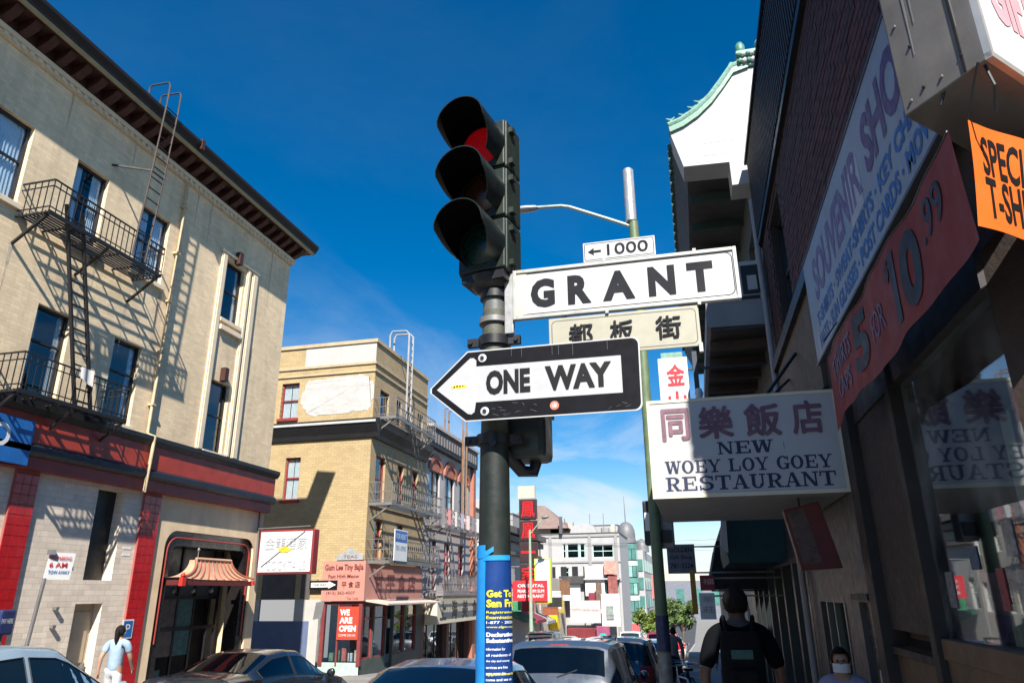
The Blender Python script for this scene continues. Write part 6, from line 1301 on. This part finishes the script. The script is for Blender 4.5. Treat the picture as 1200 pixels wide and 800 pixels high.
car('silver_suv', 'silver blue wagon with dark rear window right of the pole', SUV, paint('silver_blue_car_paint', (.05, .063, .085)), (-2.15, 13.6, gz(13.6)-.14), 0, -1.95, 1.0, -2.24, -2.04, 1.06, .40, rack=True, scale=(1, 1, .93))
car('dark_suv', 'dark wagon parked ahead of the silver blue wagon', SUV, paint('charcoal_car_paint', (.03, .032, .036)), (-2.0, 19.2, gz(19.2)-.14), 0, -1.95, 1.0, -2.24, -2.04, 1.06, .40, scale=(1, 1, .93))
car('white_sedan', 'white car with red tail light beyond the pale green pole', SEDAN, paint('white_car_paint', (.72, .72, .72)), (-2.0, 28.0, gz(28)-.14), 0, -1.30, .95, -1.56, -.82, 1.08, .32)
for i, (x, y, c, nm) in enumerate(((-2.0, 35.5, (.55, .56, .58), 'silver'), (-2.1, 43, (.25, .02, .03), 'dark red'), (-2.0, 51, (.6, .6, .6), 'light grey'), (-9.0, 45, (.05, .05, .06), 'black'), (-9.0, 52, (.5, .5, .5), 'grey'), (-5.5, 62, (.65, .65, .66), 'white'))):
    car('far_car', '%s car far down the street, %s' % (nm, ['next ahead of the white car', 'second ahead of the white car', 'third ahead of the white car', 'at the left kerb by the slim lamp post', 'at the left kerb beyond the slim lamp post', 'alone in the middle of the road'][i]), SEDAN if i % 2 == 0 else SUV, paint('far_car_paint_%d' % i, c), (x, y, gz(y)-.14), 0, *((-1.30, .95, -1.56, -.82, 1.08, .32) if i % 2 == 0 else (-1.95, 1.0, -2.24, -2.04, 1.06, .40)), group='cars far down the street')

# ------------------------------------------------------------------ trees at the bottom of the street
def tree(label, x, y, h, r, seed, tone):
    random.seed(seed); z0 = gz(y)-.02; t = thing('street_tree', label, 'tree', (x, y, z0), 'trees down the street')
    b = MB(); top = V(x+.1, y, z0+h*.62)
    b.tube([(x, y, z0), (x+.03, y, z0+h*.3), top], [.12, .09, .05], 8); limbs = []
    for k in range(7):
        a = k*2.4; e = V(x+r*.65*math.cos(a), y+r*.65*math.sin(a), z0+h*(.62+.28*random.random())); s = V(x+.04, y, z0+h*(.38+.03*k)); limbs.append(e); b.tube([s, (s+e)/2+V(0, 0, .1), e], [.05, .03, .012], 6)
    b.build('trunk', mat('bark', (.10, .08, .06), .9, var=.3, bump=.5), t)
    lf = MB(); fs = []; c0 = V(x, y, z0+h*.72); cl = [c0+V(random.uniform(-1, 1)*r*.75, random.uniform(-1, 1)*r*.75, random.uniform(-.8, 1)*h*.22) for _ in range(22)]
    for c in cl:
        rr = random.uniform(.22, .42)*r
        for _ in range(150):
            d = V(random.gauss(0, 1), random.gauss(0, 1), random.gauss(0, .8)); d.normalize(); p = c+d*rr*random.random()**.4
            n = (d+V(random.uniform(-.8, .8), random.uniform(-.8, .8), random.uniform(-.2, .9))).normalized(); u_ = n.orthogonal().normalized(); v = n.cross(u_); s = random.uniform(.06, .12)
            lf._a([p-u_*s, p+v*s*.5, p+u_*s, p-v*s*.5], [(0, 1, 2, 3)], random.randint(0, 1))
    lf.build('crown', [mat('leaf_%s_a' % tone, (.075, .12, .015) if tone == 'bright' else (.05, .10, .02), .6, var=.3), mat('leaf_%s_b' % tone, (.12, .165, .022) if tone == 'bright' else (.08, .13, .025), .6, var=.3)], t, recalc=False)
tree('bright green street tree left of the pale green pole', -3.9, 56, 3.2, 1.0, 1, 'bright')
tree('green street tree just right of the pale green pole', -2.3, 62, 3.8, 1.15, 2, 'bright')
tree('darker street tree close to the right pavement', -1.3, 50, 3.6, 1.1, 3, 'deep')

# ------------------------------------------------------------------ street furniture on the left pavement
pks = thing('parking_sign', 'leaning grey post with red and white parking sign on the left pavement', 'sign', (-10.6, 10.4, gz(10.4)))
MB().tube([(-10.75, 10.30, gz(10.3)), (-10.6, 10.36, 2.0)], .03, 8).build('post', greyiron, pks)
b = MB(); b.obox((-10.58, 10.60, 2.2), (.06, .21, 0), (.006, -.002, 0), (-.0, .02, .22)); b.build('plate', white, pks)
redink = mat('red_ink', (.45, .03, .04), .5, var=0); uo = V(.06, .21, 0).normalized()
lettering(pks, 'NO PARKING', V(-10.625, 10.42, 2.30), uo, U, .36, .06, redink, bold=.02, ext=.012); lettering(pks, '6 AM', V(-10.625, 10.42, 2.18), uo, U, .30, .08, redink, bold=.02, ext=.012); lettering(pks, 'TOW AWAY', V(-10.625, 10.42, 2.07), uo, U, .36, .06, MATS['blue_sign_paint'], bold=.02, ext=.012)
b = MB(); b.obox((-10.6, 10.40, 2.42), (.03, .05, 0), (.02, -.01, 0), (0, 0, .04)); b.build('cap', greyiron, pks)
mt = thing('parking_meter', 'parking meter with blue head behind the pale blue car', 'parking meter', (-10.6, 9.75, gz(9.75)))
MB().tube([(-10.6, 9.75, gz(9.75)), (-10.6, 9.75, 1.2)], .035, 8).build('post', greyiron, mt); B(-10.66, -10.52, 9.63, 9.88, 1.15, 1.52).build('head', mat('meter_navy', (.02, .03, .10), .5, var=.3, vs=12), mt, bevel=.03)
lettering(mt, 'PAY HERE', (-10.519, 9.65, 1.32), (0, 1, 0), U, .2, .07, white)
ap = thing('alley_post', 'grey post with a small bent sign standing in the alley shade', 'post', (-13.2, 24.5, gz(24)))
MB().tube([(-12.9, 24.3, gz(24)), (-12.9, 24.3, 1.0)], .045, 8).build('shaft', greyiron, ap); b = MB(); b.obox((-12.95, 24.28, 1.2), (.16, 0, .03), (0, .01, 0), (.04, 0, .28)); b.build('plate', mat('sign_back_grey', (.22, .22, .22), .5, .4), ap)
MB().tube([(-13.1, 20.6, gz(20.6)), (-13.1, 20.6, gz(20.6)+.9)], .05, 8).build('bollard', greyiron, None, label='short grey bollard at the corner of the alley', cat='bollard')

# ------------------------------------------------------------------ bicycles on the right pavement
def bicycle(label, x, y, rot, c):
    t = thing('bicycle', label, 'bicycle', (0, 0, 0), 'bicycles on the right pavement'); fm = mat('bike_paint_%d' % int(c[0]*100), c, .35, .3)
    for yy in (-.52, .52):
        b = MB(); b.tube([(0, yy+.33*math.cos(a), .34+.33*math.sin(a)) for a in [i*math.pi/14 for i in range(29)]], .018, 8, cap=False); w_ = b.build('wheel', rubber, t, smooth=True)
        b = MB()
        for k in range(12): a = k*math.pi/6; b.tube([(0, yy, .34), (0, yy+.32*math.cos(a), .34+.32*math.sin(a))], .0025, 4)
        b.build('spokes', rim, w_)
    b = MB(); hd = V(0, .36, .80); bb = V(0, -.06, .32); st_ = V(0, -.22, .78); rr_ = V(0, -.52, .34); ff = V(0, .52, .34)
    for p, q_ in ((hd, bb), (hd, st_), (st_, bb), (bb, rr_), (st_, rr_), (hd, ff)): b.tube([p, q_], .018, 8)
    b.build('frame', fm, t, smooth=True)
    b = MB(); b.tube([(-.28, .28, .98), (-.2, .36, 1.0), (0, .37, .98), (.2, .36, 1.0), (.28, .28, .98)], .013, 8); b.tube([hd, (0, .37, .98)], .014, 8); b.build('handlebar', rim, t, smooth=True)
    b = MB(); b.prism([(-.08, -.34, .92), (.08, -.34, .92), (.03, -.1, .92), (-.03, -.1, .92)], (0, 0, .05)); b.tube([st_, (0, -.25, .92)], .013, 8); b.build('saddle', trimb, t, bevel=.012)
    b = MB(); b.lathe([(.09, -.006), (.09, .006)], bb+V(.05, 0, 0), 16, (1, 0, 0)); b.tube([bb+V(.06, 0, 0), bb+V(.07, .1, -.12)], .009, 6); b.tube([bb-V(.06, 0, 0), bb-V(.07, .1, -.12)], .009, 6); b.build('crank', rim, t)
    t.location = (x, y, gz(y)); t.rotation_euler = (math.atan(-.047), 0, rot)
bicycle('white bicycle parked on the right pavement beyond the pale green pole', -.42, 15.2, .35, (.55, .55, .55))
bicycle('dark blue bicycle parked behind the white bicycle', -.5, 16.6, -.2, (.04, .06, .14))
bicycle('black bicycle parked furthest of the three along the pavement', -.45, 18.0, .25, (.02, .02, .02))

# ------------------------------------------------------------------ people
def skinmesh(name, verts, edges, rads, m, parent, root=0, sub=2):
    me = bpy.data.meshes.new(name); me.from_pydata([Vector(v) for v in verts], edges, [])
    ob = bpy.data.objects.new(name, me); col.objects.link(ob)
    md = ob.modifiers.new('s', 'SKIN'); md.use_smooth_shade = True
    sv_ = me.skin_vertices[0].data
    for i, r in enumerate(rads): sv_[i].radius = (r, r) if not isinstance(r, tuple) else r; sv_[i].use_root = i == root
    md2 = ob.modifiers.new('d', 'SUBSURF'); md2.levels = sub; md2.render_levels = sub
    bpy.context.view_layer.update()
    new = bpy.data.meshes.new_from_object(ob.evaluated_get(bpy.context.evaluated_depsgraph_get()))
    bpy.data.objects.remove(ob); bpy.data.meshes.remove(me)
    new.materials.clear(); new.materials.append(m); new.polygons.foreach_set('use_smooth', [True]*len(new.polygons))
    o = link(name, new, parent); return o
skin_ = mat('skin_tone', (.36, .21, .14), .55, var=.08, vs=20); hairm = mat('dark_hair', (.010, .007, .006), .7, var=.4, vs=40, bump=1., bs=120, spec=.2)
def person(label, loc, rotz, H, J, top, trous, hair, shoe=(.05, .05, .05), sleeve=.5, mask=None, skirt=False, longhair=None, cap=None, skinm=None):
    """J: joints in body units (height 1.75), facing +y"""
    t = thing('person', label, 'person', (0, 0, 0)); s = H/1.75
    D = dict(pelvis=(0, 0, .95), waist=(0, 0, 1.08), chest=(0, .01, 1.30), neckb=(0, 0, 1.47), neck=(0, .01, 1.53), head0=(0, .02, 1.60), head1=(0, .03, 1.68), headt=(0, .02, 1.73),
             shl=(-.19, 0, 1.42), shr=(.19, 0, 1.42), ell=(-.25, -.03, 1.15), elr=(.25, -.03, 1.15), wrl=(-.27, .05, .92), wrr=(.27, .05, .92), hal=(-.27, .08, .84), har=(.27, .08, .84),
             hil=(-.09, 0, .90), hir=(.09, 0, .90), knl=(-.10, .02, .50), knr=(.10, .02, .50), anl=(-.10, -.02, .09), anr=(.10, -.02, .09), tol=(-.11, .13, .03), tor=(.11, .13, .03)); D.update(J)
    P = lambda k: Vector(D[k])*s
    order = ['pelvis', 'waist', 'chest', 'neckb', 'neck', 'head0', 'head1', 'headt', 'shl', 'ell', 'wrl', 'hal', 'shr', 'elr', 'wrr', 'har', 'hil', 'knl', 'anl', 'tol', 'hir', 'knr', 'anr', 'tor']
    rad = dict(pelvis=.135, waist=.12, chest=.14, neckb=.07, neck=.052, head0=.078, head1=.088, headt=.055, shl=.062, ell=.045, wrl=.031, hal=.034, shr=.062, elr=.045, wrr=.031, har=.034, hil=.088, knl=.062, anl=.042, tol=.034, hir=.088, knr=.062, anr=.042, tor=.034)
    ix = {k: i for i, k in enumerate(order)}
    E_ = [('pelvis', 'waist'), ('waist', 'chest'), ('chest', 'neckb'), ('neckb', 'neck'), ('neck', 'head0'), ('head0', 'head1'), ('head1', 'headt'), ('neckb', 'shl'), ('shl', 'ell'), ('ell', 'wrl'), ('wrl', 'hal'), ('neckb', 'shr'), ('shr', 'elr'), ('elr', 'wrr'), ('wrr', 'har'), ('pelvis', 'hil'), ('hil', 'knl'), ('knl', 'anl'), ('anl', 'tol'), ('pelvis', 'hir'), ('hir', 'knr'), ('knr', 'anr'), ('anr', 'tor')]
    body = skinmesh('body', [P(k) for k in order], [(ix[a], ix[c]) for a, c in E_], [rad[k]*s for k in order], skinm or skin_, t)
    # fingers
    fb = MB()
    for sd_ in ('l', 'r'):
        h = P('ha'+sd_); w_ = P('wr'+sd_); d = (h-w_).normalized(); side = d.cross(V(1, 0, 0)).normalized(); fr = d.cross(side)
        for k in range(4): o = h+side*(.024-.016*k)*s; fb.tube([o, o+d*.045*s, o+d*.07*s-fr*.012*s*(1 if sd_ == 'l' else -1)], [.0095*s, .009*s, .007*s], 6)
        o = h-d*.03*s+side*.028*s; fb.tube([o, o+(d+side*.7).normalized()*.045*s], [.011*s, .008*s], 6)
    fb.build('fingers', skin_, t, smooth=True)
    def sub(name, keys, edges, rads, m): return skinmesh(name, [P(k) if isinstance(k, str) else k for k in keys], edges, [r*s for r in rads], m, t)
    tk = [P('pelvis')+V(0, 0, -.09*s), 'waist', 'chest', 'neckb', 'shl', 'shr']; te_ = [(0, 1), (1, 2), (2, 3), (3, 4), (3, 5)]; tr_ = [.156, .140, .152, .082, .078, .078]
    lo = P('shl')+(P('ell')-P('shl'))*min(1, sleeve*2); ro2 = P('shr')+(P('elr')-P('shr'))*min(1, sleeve*2)
    tk += [lo, ro2]; te_ += [(4, 6), (5, 7)]; tr_ += [.064, .064]
    if sleeve > .5:
        tk += [P('wrl'), P('wrr')]; te_ += [(6, 8), (7, 9)]; tr_ += [.046, .046]
    sub('shirt', tk, te_, tr_, top)
    sub('trousers', ['pelvis', 'hil', 'knl', P('anl')+V(0, 0, .03*s), 'hir', 'knr', P('anr')+V(0, 0, .03*s), P('pelvis')+V(0, 0, .09*s)], [(0, 1), (1, 2), (2, 3), (0, 4), (4, 5), (5, 6), (0, 7)], [.150, .108, .080, .068, .108, .080, .068, .146], trous)
    sm = mat('shoe_%d' % int(shoe[0]*100), shoe, .6)
    for sd_ in 'lr': sub('shoe', ['an'+sd_, 'to'+sd_], [(0, 1)], [.05, .045], sm)
    # hair as a shell over the skull
    hc = (P('head0')+P('head1'))/2+V(0, -.012, .015)*s
    hb = MB(); nu, nv = 18, 12
    def hfn(u_, v):
        a = 2*math.pi*u_; ph = math.pi*v*(.74 if math.sin(a) < -.2 else .62); front = math.sin(a) > .35
        if front and v > .55: ph = math.pi*.62*.55
        r = (.104+.004*math.sin(a*9)*math.sin(v*14)+.003*math.sin(a*23+v*31))*s
        return hc+V(r*.92*math.sin(ph)*math.cos(a), r*1.08*math.sin(ph)*math.sin(a), r*1.12*math.cos(ph))
    hb.grid(hfn, nu, nv); hb.build('hair', hair, t, smooth=True)
    if longhair: MB().tube([hc+V(0, -.09, .03)*s, hc+V(0, -.13, -.04)*s, hc+V(0, -.12, -.16)*s, hc+V(.01, -.10, -.27)*s], [.03*s, .04*s, .035*s, .012*s], 10).build('ponytail', hair, t, smooth=True)
    fc = P('head0')
    fm = MB()
    for sx in (-1, 1): fm.lathe([(.012*s, 0), (.008*s, .006*s), (.001, .008*s)], fc+V(sx*.03*s, .088*s, .045*s), 8, (0, 1, 0))
    fm.build('eyes', mat('eye_dark', (.02, .015, .012), .2), t)
    b = MB(); b.tube([fc+V(0, .086, .05)*s, fc+V(0, .108, .015)*s, fc+V(0, .092, .005)*s], [.007*s, .014*s, .009*s], 8); b.build('nose', skin_, t, smooth=True)
    b = MB(); b.obox(fc+V(0, .078, -.028)*s, (.022*s, 0, 0), (0, .012*s, 0), (0, 0, .005*s)); b.build('mouth', mat('lip', (.35, .14, .12), .5), t, bevel=.002)
    b = MB()
    for sx in (-1, 1): b.lathe([(.004*s, 0), (.022*s, .006*s), (.018*s, .014*s)], fc+V(sx*.082*s, 0, .02*s), 10, (sx, -.3, 0))
    b.build('ears', skin_, t, smooth=True)
    if mask:
        b = MB(); b.grid(lambda u_, v: fc+V(.085*math.sin((u_-.5)*2.6), .02+.095*math.cos((u_-.5)*2.6), -.065+.085*v+.0)*s, 12, 6); b.build('face_mask', mask, t, smooth=True)
    if cap:
        b = MB(); b.lathe([(.108*s, 0), (.11*s, .02*s), (.10*s, .07*s), (.06*s, .105*s), (.005, .115*s)], hc+V(0, 0, .03)*s, 18); b.grid(lambda u_, v: hc+V(.08*math.sin((u_-.5)*2.4)*(1-.1*v), .10+.09*v*math.cos((u_-.5)*2), .035-.02*v)*s, 8, 4); b.build('cap', cap, t, smooth=True)
    t.location = loc; t.rotation_euler = (0, 0, rotz); return t, P
lightshirt = mat('pale_blue_shirt', (.27, .36, .46), .9, var=.12, vs=9, bump=.6, bs=14, spec=.2); whitetr = mat('white_trousers', (.50, .50, .51), .9, var=.12, vs=9, bump=.6, bs=14, spec=.2); darksh = mat('black_tshirt', (.004, .0045, .006), .95, var=.2, spec=.1); darktr = mat('dark_jeans', (.02, .022, .03), .9, var=.12, vs=9, bump=.6, bs=14, spec=.2); lil = mat('lilac_top', (.30, .29, .40), .9, var=.12, vs=9, bump=.6, bs=14, spec=.2)
person('person in pale blue top and white trousers walking past the red pilaster', (-10.75, 12.45, gz(12.4)), math.radians(15), 1.66,
       dict(knl=(-.09, .09, .51), anl=(-.09, .12, .09), tol=(-.09, .26, .03), knr=(.10, -.03, .50), anr=(.10, -.18, .11), tor=(.10, -.06, .03), ell=(-.24, -.12, 1.17), wrl=(-.25, -.12, .94), hal=(-.25, -.10, .86), elr=(.24, .08, 1.17), wrr=(.24, .22, .98), har=(.24, .28, .91)), lightshirt, whitetr, hairm, longhair=True, sleeve=.35)
mn, MP = person('person in black shirt with a dark backpack walking down the right pavement', (.29, 6.85, gz(6.85)), math.radians(4), 1.95,
       dict(knl=(-.09, .12, .51), anl=(-.09, .16, .09), tol=(-.09, .30, .03), knr=(.10, -.06, .50), anr=(.10, -.28, .14), tor=(.10, -.18, .04), ell=(-.28, -.04, 1.16), wrl=(-.27, .06, .93), hal=(-.27, .10, .85), elr=(.28, .02, 1.16), wrr=(.28, .14, .95), har=(.28, .19, .88)), darksh, darktr, hairm, sleeve=.48, skinm=mat('shaded_skin_tone', (.12, .065, .045), .6, var=.1))  # skin colour darkened so the figure looks shaded
bpk = thing('backpack', 'black backpack with a teal patch worn by the person in black', 'backpack', (.29, 6.65, .85))
BX, BY = .29, 6.64
b = MB(); b.grid(lambda u_, v: V(BX+.17*math.copysign(abs(math.cos(2*math.pi*u_))**.5, math.cos(2*math.pi*u_))*(1-.5*max(0, v-.75)), BY+.095*math.copysign(abs(math.sin(2*math.pi*u_))**.6, math.sin(2*math.pi*u_))*(1-.35*v), .86+.53*v), 24, 12); n_ = len(b.v)
b.poly(b.v[-25:-1]); b.poly(b.v[:24]); b.build('bag', mat('black_nylon', (.005, .0055, .007), .85, spec=.15, var=.3, vs=14, bump=.2), bpk, smooth=True)
MB().obox((BX, BY-.078, 1.22), (.085, 0, 0), (0, .004, 0), (0, 0, .035)).build('patch', mat('teal_patch', (.012, .07, .065), .6, var=.3, vs=40), bpk, bevel=.003)
MB().obox((BX, BY-.10, 1.02), (.11, 0, 0), (0, .03, 0), (0, 0, .09)).build('pocket', MATS['black_nylon'], bpk, bevel=.02)
for sx in (-1, 1): MB().tube([(BX+sx*.10, BY+.03, 1.38), (BX+sx*.12, BY+.12, 1.50), (BX+sx*.13, BY+.26, 1.47), (BX+sx*.13, BY+.36, 1.28), (BX+sx*.15, BY+.2, 1.0), (BX+sx*.13, BY+.06, .95)], .018, 6).build('strap', MATS['black_nylon'], bpk, smooth=True)
person('small person in lilac top with face mask standing by the steel door', (1.13, 7.25, gz(7.25)), math.radians(172), 1.47, dict(), lil, darktr, hairm, mask=mat('white_face_mask', (.62, .64, .66), .8), sleeve=.9)
# people further along the pavement, dark in the shade
for k, (x, y, lab, m1) in enumerate(((-.9, 24, 'person in grey walking far along the right pavement beyond the pole', mat('grey_jacket', (.16, .15, .15), .8)), (.5, 19, 'person in dark coat on the right pavement beyond the backpack', mat('dark_coat', (.04, .04, .045), .8)))):
    person(lab, (x, y, gz(y)), math.radians(5+170*k), 1.7, dict(knl=(-.09, .12, .51), anl=(-.09, .16, .09), tol=(-.09, .30, .03)), m1, darktr, hairm, sleeve=.9)
